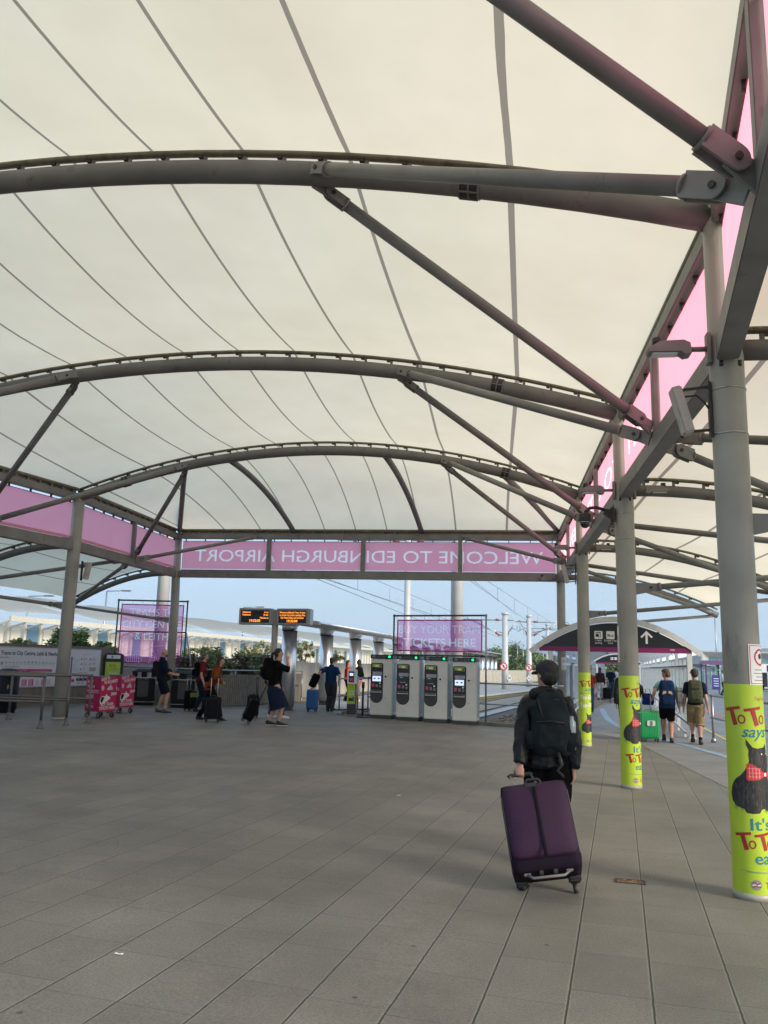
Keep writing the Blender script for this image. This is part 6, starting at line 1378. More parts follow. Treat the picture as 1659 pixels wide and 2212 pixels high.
# ---- railing by the road
railing('road_railing', [(4.98, 20.9), (5.0, 16.3), (5.0, 9.0)], 1.05, 'grey tubular railing between the footpath and the road at the right', [(4.98, 20.7), (5.0, 17.2), (5.0, 13.7), (5.0, 10.2)], .55, r=.03)
# ---- right background
p = at_base(1549, 95); t = thing('traffic_light', 'traffic light on a tall pole showing green, beyond the railing', 'traffic light', p); m_ = M(GALV); m_.tube([p, p + Zv * 8.5], [.09, .06], 10); m_.build('pole', t)
for dx_ in (0, 1.4):
    m_ = M(BLACK); m_.box(p + Vector((dx_ + .05, -.15, 2.1)), (.34, .25, 1.0), bev=.02); o2 = m_.build('signal_head', t); m_ = M(LEDG); m_.tube([p + Vector((dx_ + .05, -.29, 1.78)), p + Vector((dx_ + .05, -.34, 1.78))], .12, 12); m_.build('green_lamp', o2); M(WHITE).box(p + Vector((dx_ + .05, -.0, 2.1)), (.62, .02, 1.3)).build('backing_board', o2)
SP = mat('shelter_purple', (.13, .035, .12), .45, .2, .1)
p = at_base(1548, 60); t = thing('bus_shelter', 'purple framed glass bus shelter across the road', 'bus shelter', p); 
m_ = M(SP)
for x in (-.75, .45, 1.65):
    for y in (0, 1.4): m_.box(p + Vector((x, y, 1.05)), (.08, .08, 2.1))
m_.build('frame', t); m_ = M(SP); m_.add([p + Vector(v) for v in ((-.95, -.2, 2.1), (1.85, -.2, 2.1), (1.85, 1.6, 2.1), (-.95, 1.6, 2.1), (-.8, .7, 2.4), (1.7, .7, 2.4))], [(3, 2, 1, 0), (0, 1, 5, 4), (2, 3, 4, 5), (1, 2, 5), (3, 0, 4)], False); m_.build('roof', t); m_ = M(TGL); m_.box(p + Vector((.45, 1.4, 1.1)), (2.4, .02, 1.7)); m_.box(p + Vector((-.75, .7, 1.1)), (.02, 1.3, 1.7)); m_.build('glass', t)
m_ = M(mat('timetable_blue', (.04, .05, .22), .4, 0, .2, 5)); m_.box(p + Vector((-.1, -.05, .85)), (.55, .06, 1.0)); m_.use(WINK); 
for k in range(4): m_.box(p + Vector((-.1, -.085, .6 + .17 * k)), (.35, .004, .05))
m_.build('timetable_case', t)
p = at_base(1640, 75); t = thing('glass_kiosk', 'white topped glass waiting booth at the right edge behind the nearest column', 'booth', p)
m_ = M(WHITE); m_.box(p + Vector((.3, 0, 2.0)), (6.5, 2.2, .75), bev=.03); m_.build('fascia', t)
m_ = M(BLKS)
for x in (-1.9, -.6, .7, 2.0): m_.box(p + Vector((x, -1.115, 2.0)), (.75, .03, .55), bev=.01)
m_.use(WINK)
for x in (-1.9, -.6, .7, 2.0): m_.prism(rrect(x - .14, 1.85, x + .14, 2.15, .04), p + Vector((0, -1.135, 0)), X, Zv, (0, -.002, 0))
m_.build('symbol_panel', t)
m_ = M(TWH)
for x in (-2.6, -1.1, .4, 1.9, 3.3): m_.box(p + Vector((x, -1.0, .82)), (.1, .1, 1.64)); m_.box(p + Vector((x, 1.0, .82)), (.1, .1, 1.64))
m_.build('post', t); M(mat('booth_back', (.05, .07, .10), .2, 0, .1)).box(p + Vector((.3, .9, .85)), (5.6, .05, 1.5)).build('rear_glass', t); M(TWH).box(p + Vector((-.0, -.2, .30)), (2.2, .5, .12)).build('bench', t)
# terminal building far right
p = at_base(1519, 150); GLG = mat('green_glass', (.16, .30, .28), .1, 0, .2, .3, spec=.8)
t = thing('terminal_building', 'grey concrete and green glass building with a splayed window frame far right', 'building', p)
CPB = mat('pale_cladding', (.46, .46, .46), .6, 0, .06, .5)
m_ = M(CPB); m_.box(p + Vector((16, 8, 1.0)), (34, 14, 1.9)); 
z0, z1, y = 1.7, 5.1, 0; R_ = [(-.2, 0, z0), (14, 0, z0), (14, 0, z1), (-.2, 0, z1), (1.4, 1.6, z0 + .4), (13.4, 1.6, z0 + .4), (13.4, 1.6, z1 - .9), (1.4, 1.6, z1 - .9)]
m_.add([p + Vector(v) for v in R_], [(0, 1, 5, 4), (1, 2, 6, 5), (2, 3, 7, 6), (3, 0, 4, 7)], False); m_.box(p + Vector((7, 6, 5.2)), (15, 12, .25)); m_.box(p + Vector((-.1, 6, 3.4)), (.3, 12, 3.4)); m_.build('wall', t)
m_ = M(GLG); m_.box(p + Vector((7.4, 1.7, 3.2)), (12.2, .1, 2.7)); m_.build('window', t); m_ = M(GLG); m_.box(p + Vector((22, .5, 3.0)), (14, .1, 2.4)); m_.build('window', t)
for x in (3.2, 5.0, 6.8, 8.6): m_ = M(CPB); m_.box(p + Vector((x, 1.6, 3.2)), (.1, .1, 2.7)); m_.build('mullion', t)
m_ = M(CPB); m_.box(p + Vector((22, 2, 4.25)), (14, 3, .15)); m_.build('cornice', t)
m_ = M(mat('blue_grey_roof', (.28, .31, .36), .4, .2, .1)); q = at_base(1490, 120)
vs = [q + Vector((x, yy, 2.0 + 1.0 * sin(pi * (x + 3.5) / 9) - .4)) for x in [-3.5 + 9 * i / 12 for i in range(13)] for yy in (0, 12)]
t = thing('glazed_hall', 'low blue grey curved roof and glazed hall behind the walkway at right', 'building', q)
m_.add(vs, [(2 * i, 2 * i + 1, 2 * i + 3, 2 * i + 2) for i in range(12)], True); m_.build('roof', t); m_ = M(GLG); m_.box(q + Vector((1, .3, .8)), (9, .2, 1.6)); m_.build('window', t)
for x in range(-3, 6): m_ = M(TWH); m_.box(q + Vector((x, .15, .8)), (.12, .12, 1.6)); m_.build('mullion', t)
t = thing('purple_pillar', 'purple advertising pillar beside the bus shelter', 'pillar', at_base(1575, 58)); p = at_base(1575, 58); m_ = M(SP); m_.box(p + Vector((0, 0, .55)), (.8, .5, 1.1), bev=.03); m_.box(p + Vector((0, 0, 1.14)), (.9, .6, .08)); m_.build('body', t)
# ================================================================== people
def remesh(m_, vox, smooth=3, name='tmp', disp=0., dscale=14., seed=0):
    """fuse overlapping closed shapes into one continuous skin"""
    me = bpy.data.meshes.new(name); me.from_pydata([tuple(v) for v in m_.v], [], m_.f); o = bpy.data.objects.new(name, me)
    a = o.modifiers.new('r', 'REMESH'); a.mode = 'VOXEL'; a.voxel_size = vox
    if smooth: b_ = o.modifiers.new('s', 'SMOOTH'); b_.iterations = smooth; b_.factor = .5
    r = realise(o); bpy.data.objects.remove(o); bpy.data.meshes.remove(me)
    if disp:
        N_ = len(r.vertices); co = [0.] * (3 * N_); no = [0.] * (3 * N_); r.vertices.foreach_get('co', co); r.vertices.foreach_get('normal', no)
        for i in range(N_):
            x, y, z = co[3 * i:3 * i + 3]; p = Vector((x * dscale + seed * 7.1, y * dscale, z * dscale)); n_ = noise.noise(Vector((p.x * .9, p.y * .9, p.z * .45))); n2_ = noise.noise(p * 2.1)
            d_ = disp * (1 - 2.6 * abs(n_) + .5 * n2_); co[3 * i] += no[3 * i] * d_; co[3 * i + 1] += no[3 * i + 1] * d_; co[3 * i + 2] += no[3 * i + 2] * d_
        r.vertices.foreach_set('co', co)
    r.polygons.foreach_set('use_smooth', [True] * len(r.polygons)); r.update()
    return r
def skin_obj(mesh, name, m, parent, label=None):
    mesh.name = name; mesh.materials.clear(); mesh.materials.append(m); o = bpy.data.objects.new(name, mesh); COL.objects.link(o); o.parent = parent
    if label: o['label'] = label
    return o
def ik(a, c, l1, l2, hint):
    a, c = Vector(a), Vector(c); d = c - a; D = min(d.length, (l1 + l2) * .999); d.normalize(); x = (l1 * l1 - l2 * l2 + D * D) / (2 * D); h = sqrt(max(0, l1 * l1 - x * x)); hint = Vector(hint); hint = (hint - d * hint.dot(d)); hint = hint.normalized() if hint.length > 1e-6 else Vector((0, 1, 0))
    return a + d * x + hint * h, a + d * D
SKIN = mat('skin', (.46, .26, .19), .5, 0, .08, 12, spec=.35); SKINP = mat('skin_ruddy', (.50, .25, .19), .5, 0, .08, 12, spec=.35); EYEW = mat('eye', (.04, .03, .03), .2, 0, 0); LIP = mat('lip', (.30, .10, .09), .5, 0, 0)
def fabric(name, col, v=.15): return mat(name, tuple(c * .8 for c in col), .9, 0, v, 9, .25, 90, spec=.06)
def hand(m_, w, d, nrm, s, side, curl=.9, vox=.01):
    """palm, four unequal bent fingers and a thumb; w wrist, d pointing direction, nrm = side the palm faces"""
    d = Vector(d).normalized(); nrm = Vector(nrm); nrm = (nrm - d * nrm.dot(d)).normalized(); x = d.cross(nrm) * side; k = s
    m_.tube([w - d * .01 * k, w + d * .03 * k, w + d * .075 * k, w + d * .088 * k], [(.020 * k, .026 * k), (.016 * k, .038 * k), (.015 * k, .041 * k), (.010 * k, .036 * k)], 10, sx=nrm)
    for j, (off, L) in enumerate(((.030, .068), (.0105, .076), (-.0105, .071), (-.030, .056))):
        p = w + d * .080 * k + x * off * k; a = 0; pts = [p - d * .012 * k]; q = p
        for seg in (.45, .32, .25):
            a += curl * (.75 if seg == .45 else .9); q = q + (d * cos(a) + nrm * sin(a)) * L * seg * k; pts.append(q.copy())
        m_.tube(pts, [.0095 * k, .0090 * k, .0082 * k, .0065 * k], 7)
    p = w + d * .022 * k + x * .030 * k; q1 = p + (d * .6 + x * .65 + nrm * .35) * .034 * k; q2 = q1 + (d * .85 + nrm * (.5 + .3 * curl) - x * .1) * .030 * k
    m_.tube([p - x * .012 * k, p, q1, q2], [.013 * k, .0125 * k, .0105 * k, .008 * k], 7)
def person(label, loc, face, H, top, bottom, shoes, hair, arms, feet, sleeve='short', legs='long', lean=0., head_turn=0., head_tilt=0., vox=.012, skin=None, cap=None, build=1., sock=None, collar=None, detail=True, glasses=False, hoodup=False, disp=.004, face_hair=None, bulge=0., topname='shirt', group=None, baggy=1., hd=1.):
    """loc = ground point between the feet, face = heading in degrees clockwise from +Y; arms = ((side,fwd,z,curl,(hand dir)) L,R) in body heights; feet = ((side,fwd,lift,toe) L,R)"""
    skin = skin or SKIN; z0 = gz(loc[0]); t = thing('person', label, 'person', (loc[0], loc[1], z0 + .002), radians(-face), group)
    h = H; bw = build; HD = hd
    V = lambda s_, f, z: Vector((s_ * h, f * h, z * h))
    ln = sin(radians(lean)); L1, L2 = .245 * h, .235 * h
    hipz = .505
    for _ in range(12):
        if all((V(sg * .052, 0, hipz) - V(f[0], f[1], .052 + f[2])).length < (L1 + L2) * .995 for sg, f in zip((-1, 1), feet)): break
        hipz -= .006
    pel = V(0, 0, hipz + .01); wst = V(0, .10 * ln, hipz + .10); ch = V(0, .235 * ln, hipz + .215); nb = V(0, .33 * ln, hipz + .32); nk = nb + V(0, .02 + .03 * ln, .035); hc = nb + V(0, .018 + .06 * ln + .0, .095)
    R = Matrix.Rotation(radians(-head_turn), 3, 'Z') @ Matrix.Rotation(radians(-head_tilt), 3, 'X')
    b_ = M(); V0 = V
    fat = 1 + bulge
    tr = [(pel - V(0, 0, .035), (.075 * h * bw, .058 * h * fat)), (pel + V(0, 0, .02), (.088 * h * bw, .064 * h * fat)), (wst, (.078 * h * bw * fat, .060 * h * fat)), (ch - V(0, 0, .02), (.088 * h * bw, .063 * h * fat)), (ch + V(0, 0, .04), (.098 * h * bw, .060 * h)), (nb - V(0, 0, .035), (.100 * h * bw, .048 * h)), (nb - V(0, 0, .008), (.060 * h, .036 * h)), (nb + V(0, 0, .008), (.034 * h, .033 * h))]
    b_.tube([p for p, r in tr], [r for p, r in tr], 20, sx=(1, 0, 0))
    b_.tube([nb - V(0, 0, .02), nk, hc - V(0, .002, .01)], [.034 * h, .030 * h, .031 * h], 12)
    # head
    q0_ = h; h = h * HD
    hs = h * (.061 if detail else .061)
    b_.ell(hc + R @ V(0, -.004, .012), (.043 * h, .053 * h, .052 * h), R, 20, 14); b_.ell(hc + R @ V(0, .010, -.022), (.034 * h, .040 * h, .040 * h), R, 16, 10)
    b_.ell(hc + R @ V(0, .028, -.044), (.020 * h, .018 * h, .015 * h), R, 12, 8)
    b_.tube([hc + R @ V(0, .046, .012), hc + R @ V(0, .058, -.008), hc + R @ V(0, .050, -.013)], [.005 * h, .0085 * h, .006 * h], 8)
    b_.ell(hc + R @ V(0, .046, .018), (.026 * h, .006 * h, .005 * h), R, 12, 6); b_.ell(hc + R @ V(0, .046, -.027), (.014 * h, .006 * h, .005 * h), R, 10, 6)
    for sg in (-1, 1): b_.ell(hc + R @ V(sg * .044, -.004, -.002), (.005 * h, .011 * h, .017 * h), R, 10, 7)
    h = q0_
    # arms
    hands = []; up_ = []
    for sg, ar in zip((-1, 1), arms):
        sh = nb + V(sg * .096 * bw, -.004, -.052); wr = V(ar[0], ar[1], ar[2]); el, wr = ik(sh, wr, .172 * h, .150 * h, ar[5] if len(ar) > 5 else (sg * .35, -1, -.2)); mid = (el + wr) / 2
        b_.tube([nb + V(sg * .05, -.004, -.040), sh, sh.lerp(el, .35), el, mid.lerp(el, .5), wr], [.034 * h, .033 * h * bw, .028 * h * bw, .0225 * h * bw, .024 * h * bw, .0155 * h], 12)
        b_.ell(sh, (.033 * h * bw,) * 3, n=12, m=8)
        hd = Vector(ar[4]) if len(ar) > 4 and ar[4] else (wr - el).normalized(); nr = ar[6] if len(ar) > 6 else (-sg, .2, 0)
        hand(b_, wr, hd, nr, h / 1.75 * 1.0, sg, ar[3]); hands.append(wr); up_.append((sh, el, wr))
    # legs
    lg = []
    for sg, f in zip((-1, 1), feet):
        hp = V(sg * .050 * bw, 0, hipz); an = V(f[0], f[1], .052 + f[2]); kn, an = ik(hp, an, L1, L2, (0, 1, 0)); toe = f[3] if len(f) > 3 else sg * 8
        b_.tube([hp + V(0, 0, .02), hp.lerp(kn, .3), hp.lerp(kn, .8), kn, kn.lerp(an, .28) - V(0, .006, 0), kn.lerp(an, .7), an], [.054 * h * bw, .052 * h * bw, .039 * h * bw, .035 * h, .039 * h, .026 * h, .022 * h], 14)
        RT = Matrix.Rotation(radians(-toe), 3, 'Z') @ Matrix.Rotation(radians(-(f[4] if len(f) > 4 else 0)), 3, 'X'); b_.tube([an + RT @ V(0, -.028, -.028), an + RT @ V(0, .02, -.030), an + RT @ V(0, .075, -.038), an + RT @ V(0, .105, -.040)], [(.020 * h, .018 * h), (.022 * h, .020 * h), (.024 * h, .012 * h), (.014 * h, .008 * h)], 12, sx=(1, 0, 0)); lg.append((hp, kn, an, RT))
    skin_obj(remesh(b_, vox, 3), 'body', skin, t)
    # shoes
    for hp, kn, an, RT in lg:
        m_ = M(); m_.tube([an + RT @ V(0, -.036, -.032), an + RT @ V(0, -.030, -.026), an + RT @ V(0, .02, -.024), an + RT @ V(0, .07, -.034), an + RT @ V(0, .112, -.040), an + RT @ V(0, .120, -.042)], [(.012 * h, .010 * h), (.025 * h, .025 * h), (.027 * h, .026 * h), (.029 * h, .0175 * h), (.021 * h, .012 * h), (.008 * h, .006 * h)], 14, sx=(1, 0, 0)); m_.tube([an + RT @ V(0, -.012, -.03), an + RT @ V(0, -.008, .012)], [.027 * h, .026 * h], 12)
        s = skin_obj(remesh(m_, max(.009, vox * .8), 2), 'shoe', shoes[0], t)
        m2 = M(shoes[1]); m2.prism([(-.022, -.036), (.022, -.036), (.027, .02), (.030, .075), (.018, .116), (-.018, .116), (-.030, .075), (-.027, .02)], an + RT @ V(0, 0, -.0515), RT @ X * h, RT @ Yv * h, RT @ Zv * .009 * h); so_ = m2.build('sole', s, world=False)
        if sock: m3 = M(sock); m3.tube([an + V(0, -.004, .0), an.lerp(kn, .16)], [.0225 * h, .0235 * h], 12); m3.build('sock', t, world=False)
    # trousers / shorts / skirt
    m_ = M(); e = .010 * h
    m_.tube([pel - V(0, 0, .03), pel + V(0, 0, .02), wst - V(0, 0, .04)], [(.080 * h * bw + e, .062 * h * fat + e), (.091 * h * bw + e * .6, .067 * h * fat + e * .6), (.083 * h * bw * fat + e * .5, .063 * h * fat + e * .5)], 20, sx=(1, 0, 0))
    for (hp, kn, an, RT), sg in zip(lg, (-1, 1)):
        if legs == 'long': m_.tube([hp + V(0, 0, .03), hp.lerp(kn, .3), hp.lerp(kn, .85), kn, kn.lerp(an, .4), kn.lerp(an, .8), an - V(0, -.002, .004)], [.060 * h * bw * baggy, .059 * h * bw * baggy, .047 * h * bw * baggy, .045 * h * baggy, .045 * h * baggy, .038 * h * baggy, .038 * h * baggy], 14)
        elif legs == 'short': m_.tube([hp + V(0, 0, .03), hp.lerp(kn, .3), hp.lerp(kn, .70), hp.lerp(kn, .92)], [.060 * h * bw, .060 * h * bw, .053 * h * bw, .052 * h * bw], 14)
        elif legs == 'knee': m_.tube([hp + V(0, 0, .03), hp.lerp(kn, .3), kn, kn.lerp(an, .20)], [.062 * h * bw, .062 * h * bw, .060 * h * bw, .058 * h * bw], 14)
    if legs == 'skirt': m_.tube([pel + V(0, 0, .03), pel - V(0, 0, .06), (lg[0][1] + lg[1][1]) / 2 - V(0, 0, .05)], [(.095 * h, .07 * h), (.12 * h, .10 * h), (.13 * h, .125 * h)], 20, sx=(1, 0, 0))
    skin_obj(remesh(m_, max(vox, .010), 2, disp=disp, seed=3), 'trousers' if legs == 'long' else ('skirt' if legs == 'skirt' else 'shorts'), bottom, t)
    # top
    m_ = M(); e = (.012 if sleeve == 'long' and topname == 'jacket' else .007) * h; jk = topname == 'jacket'
    hem = pel - V(0, 0, .045 if jk else .005)
    tt = [(hem, (.096 * h * bw + e * (1.1 if jk else .9), .070 * h * fat + e)), (pel + V(0, 0, .04), (.090 * h * bw + e, .067 * h * fat + e)), (wst, (.082 * h * bw * fat + e * 1.2, .064 * h * fat + e)), (ch - V(0, 0, .02), (.089 * h * bw + e * 1.2, .064 * h * fat + e)), (ch + V(0, 0, .04), (.099 * h * bw + e, .061 * h + e)), (nb - V(0, 0, .036), (.102 * h * bw + e, .050 * h + e)), (nb - V(0, 0, .010), (.064 * h + e, .038 * h + e * .8)), (nb + V(0, 0, .006), (.040 * h + e * .5, .037 * h + e * .5))]
    m_.tube([p for p, r in tt], [r for p, r in tt], 22, sx=(1, 0, 0))
    for (sh, el, wr), sg in zip(up_, (-1, 1)):
        inn = nb + V(sg * .05, -.004, -.042); k = e
        if sleeve == 'long': m_.tube([inn, sh, sh.lerp(el, .4), el, el.lerp(wr, .4), el.lerp(wr, .93)], [.036 * h + k, .035 * h * bw + k, .030 * h * bw + k, .0265 * h * bw + k, .0255 * h * bw + k, .021 * h + k], 14)
        elif sleeve == 'half': m_.tube([inn, sh, sh.lerp(el, .5), el.lerp(wr, .12)], [.037 * h + k, .037 * h * bw + k, .034 * h * bw + k, .032 * h * bw + k], 14)
        else: m_.tube([inn, sh, sh.lerp(el, .4), sh.lerp(el, .72)], [.037 * h + k, .037 * h * bw + k, .034 * h * bw + k, .035 * h * bw + k], 14)
        m_.ell(sh, (.033 * h * bw + k,) * 3, n=12, m=8)
    if jk or collar: m_.tube([nb - V(0, .0, .018), nb + V(0, -.006, .018), nb + V(0, -.004, .03)], [(.056 * h, .046 * h), (.047 * h, .043 * h), (.040 * h, .038 * h)], 16, sx=(1, 0, 0))
    if hoodup is False and jk and label.startswith('traveller'): m_.ell(nb + V(0, -.045, .004), (.088 * h, .040 * h, .034 * h), n=18, m=10); m_.ell(nb + V(0, -.0, .012), (.062 * h, .050 * h, .028 * h), n=18, m=10)
    skin_obj(remesh(m_, max(vox, .010), 2, disp=disp * (1.8 if jk else 1), dscale=11, seed=5), topname, top, t)
    h = h * HD
    # hair, cap, face details
    if detail:
        for sg in (-1, 1): m_ = M(EYEW); m_.ell(hc + R @ V(sg * .0175, .0475, .008), (.0055 * h, .003 * h, .0035 * h), R, 8, 6); m_.build('eye', t, world=False)
        m_ = M(LIP); m_.ell(hc + R @ V(0, .0515, -.027), (.012 * h, .003 * h, .0028 * h), R, 8, 6); m_.build('mouth', t, world=False)
    if glasses:
        m_ = M(BLACK)
        for sg in (-1, 1): m_.tube([hc + R @ V(sg * .018 + .011 * cos(a), .054, .008 + .009 * sin(a)) for a in [2 * pi * k / 10 for k in range(11)]], .0016 * h, 5); m_.tube([hc + R @ V(sg * .03, .053, .010), hc + R @ V(sg * .044, .0, .008)], .0016 * h, 5)
        m_.build('glasses', t, world=False)
    if hair:
        hm, st = hair; m_ = M()
        if st != 'bald':
            m_.ell(hc + R @ V(0, -.010, .022), (.048 * h, .055 * h, .050 * h), R, 18, 12); m_.ell(hc + R @ V(0, -.026, .0), (.045 * h, .036 * h, .046 * h), R, 16, 10)
            if st == 'long': m_.tube([hc + R @ V(0, -.028, .01), hc + R @ V(0, -.040, -.04), hc + R @ V(0, -.045, -.10), hc + R @ V(0, -.04, -.15)], [(.045 * h, .034 * h), (.047 * h, .030 * h), (.045 * h, .024 * h), (.030 * h, .014 * h)], 14, sx=(1, 0, 0))
            if st == 'pony': m_.tube([hc + R @ V(0, -.05, .01), hc + R @ V(0, -.082, .008), hc + R @ V(0, -.09, -.03), hc + R @ V(0, -.086, -.08)], [.012 * h, .019 * h, .019 * h, .006 * h], 10)
            if st == 'mop': m_.ell(hc + R @ V(0, .012, .045), (.044 * h, .042 * h, .024 * h), R, 14, 9); m_.ell(hc + R @ V(0, -.034, -.018), (.042 * h, .028 * h, .032 * h), R, 14, 9)
            hmesh = remesh(m_, max(.009, vox * .8), 2, disp=.006, dscale=26)
            # keep the face clear: hair only above the brow line and behind the ears
            Ri = R.inverted()
            bm = bmesh.new(); bm.from_mesh(hmesh); kill = [v for v in bm.verts if (Ri @ (v.co - hc)).y > .012 * h and (Ri @ (v.co - hc)).z < (.030 * h if st != 'mop' else .030 * h)]
            bmesh.ops.delete(bm, geom=kill, context='VERTS'); bm.to_mesh(hmesh); bm.free(); skin_obj(hmesh, 'hair', hm, t)
    if face_hair: m_ = M(face_hair); m_.ell(hc + R @ V(0, .030, -.045), (.024 * h, .024 * h, .020 * h), R, 12, 8); m_.ell(hc + R @ V(0, .046, -.021), (.015 * h, .008 * h, .004 * h), R, 10, 6); m_.build('beard', t, world=False)
    if cap:
        cm, back = cap; m_ = M(); cR = R
        m_.ell(hc + cR @ V(0, -.006, .026), (.0505 * h, .060 * h, .047 * h), cR, 22, 14); cmesh = remesh(m_, .008, 1); Ri = cR.inverted(); bm = bmesh.new(); bm.from_mesh(cmesh)
        def low(v):
            q = Ri @ (v.co - hc); return q.z < (.012 - .012 * max(0, -q.y / (.05 * h))) * h
        bmesh.ops.delete(bm, geom=[v for v in bm.verts if low(v)], context='VERTS'); bm.to_mesh(cmesh); bm.free(); c_ = skin_obj(cmesh, 'cap', cm, t)
        m_ = M(cm); q = lambda x, y, z: hc + cR @ V(x, y, z); vs = []
        for zz in (0, .0035):
            vs += [q(.040 * cos(a), .038 + .058 * sin(a) if sin(a) > 0 else .038, .018 + zz - .012 * sin(a)) for a in [pi * k / 12 for k in range(13)]]
        n1_ = 13; m_.add(vs, [tuple(range(n1_ - 1, -1, -1)), tuple(range(n1_, 2 * n1_))] + [(i, (i + 1) % n1_, (i + 1) % n1_ + n1_, i + n1_) for i in range(n1_)], False)
        m_.build('peak', c_, world=False); m_ = M(cm); m_.tube([q(0, -.006, .070), q(0, -.006, .0745)], .005 * h, 8); m_.build('button', c_, world=False)
    h = q0_
    Mt = ROOTM[t.name]
    return dict(root=t, hands=[Mt @ w for w in hands], ch=Mt @ ch, nb=Mt @ nb, hc=Mt @ hc, face=face, h=h, M=Mt, wst=Mt @ wst, elb=[Mt @ u[1] for u in up_], pel=Mt @ pel)
def rbox(m_, c, d, r, R=None, n_=6, puff=0.):
    """soft rounded box"""
    R = R or Matrix.Identity(3); c = Vector(c); h_ = Vector(d) / 2; bm = bmesh.new(); bmesh.ops.create_cube(bm, size=2); bmesh.ops.subdivide_edges(bm, edges=bm.edges[:], cuts=n_, use_grid_fill=True)
    vs = []
    for i, v in enumerate(bm.verts):
        v.index = i; p = Vector((v.co.x * h_.x, v.co.y * h_.y, v.co.z * h_.z)); q = Vector([max(-h_[k] + r, min(h_[k] - r, p[k])) for k in range(3)]); w = (p - q); w = w.normalized() * r if w.length > 1e-9 else Vector((0, 0, 0)); o = q + w
        o.y += puff * (1 - (o.x / h_.x) ** 2) * (1 - (o.z / h_.z) ** 2) * (1 if o.y > 0 else -1) * (abs(o.y) > h_.y * .8); vs.append(c + R @ o)
    m_.add(vs, [[v.index for v in f.verts] for f in bm.faces], True); bm.free(); return m_
def backpack(pn, label, col, w=.30, d=.17, hh=.46, drop=.0, extras=None, tilt=0., back=.085, straps=True, col2=None, dxo=0., taper=.25):
    """pack on a person's back, in the person's frame"""
    f = radians(-pn['face']); c = pn['ch'].copy(); R0 = Matrix.Rotation(f, 3, 'Z'); R = R0 @ Matrix.Rotation(radians(tilt), 3, 'X')
    o = c + R0 @ Vector((dxo, -(back + d / 2), -.02 - drop)); t = thing('backpack', label, 'backpack', o, f)
    Rl = Matrix.Rotation(radians(tilt), 3, 'X'); m_ = M(col); rbox(m_, (0, 0, 0), (w, d, hh), .065, None, 7, .012)
    m_.v = [tuple(Rl @ Vector((x * (1 - taper * max(0, z / hh + .1)), (y + d / 2) * (1 - .35 * taper * max(0, z / hh + .2)) - d / 2, z))) for x, y, z in m_.v]; mesh = remesh(m_, .010, 2, disp=.005 + .012 * (taper > .4), dscale=9 - 3 * (taper > .4), seed=2); skin_obj(mesh, 'main_compartment', col, t)
    c2 = col2 or col; m_ = M(c2); rbox(m_, Rl @ Vector((0, -d / 2 - .02 + .028 * (taper > .4), -hh * .17)), (w * .72, .075, hh * .42), .036, Rl, 6, .010); skin_obj(remesh(m_, .010, 2, disp=.006, dscale=12, seed=4), 'front_pocket', c2, t)
    m_ = M(BLACK); m_.tube([Rl @ Vector((-w * .36, -d / 2 - .045, hh * .06)), Rl @ Vector((0, -d / 2 - .052, hh * .085)), Rl @ Vector((w * .36, -d / 2 - .045, hh * .06))], .004, 6); m_.tube([Rl @ Vector((-w * .42, -d * .25, hh * .36)), Rl @ Vector((-w * .2, -d * .45, hh * .42)), Rl @ Vector((w * .2, -d * .45, hh * .42)), Rl @ Vector((w * .42, -d * .25, hh * .36))], .004, 6); m_.build('zip', t, world=False)
    M(c2).tube([Rl @ Vector((-.03, d * .2, hh * .49)), Rl @ Vector((-.025, d * .15, hh * .55)), Rl @ Vector((.025, d * .15, hh * .55)), Rl @ Vector((.03, d * .2, hh * .49))], .008, 8).build('grab_loop', t, world=False)
    if straps:
        h = pn['h']; nb = Matrix.Rotation(-f, 3, 'Z') @ (pn['nb'] - o); ws = Matrix.Rotation(-f, 3, 'Z') @ (pn['wst'] - o)
        for sg in (-1, 1):
            m_ = M(c2); x = sg * .058 * h; m_.tube([Vector((x * .8, d * .35, hh * .42)), nb + Vector((x, -.055 * h, -.012 * h)), nb + Vector((x, -.01 * h, .010 * h)), nb + Vector((x, .045 * h, -.025 * h)), nb + Vector((x * 1.1, .080 * h, -.08 * h)), nb + Vector((x * 1.25, .080 * h, -.14 * h)), ws + Vector((sg * .10 * h, .03 * h, .03 * h)), ws + Vector((sg * .095 * h, -.05 * h, -.0 * h))], [(.020, .007)] * 8, 8, sx=(1, 0, 0)); m_.build('shoulder_strap', t, world=False)
    if extras: extras(t, Rl, w, d, hh)
    return t
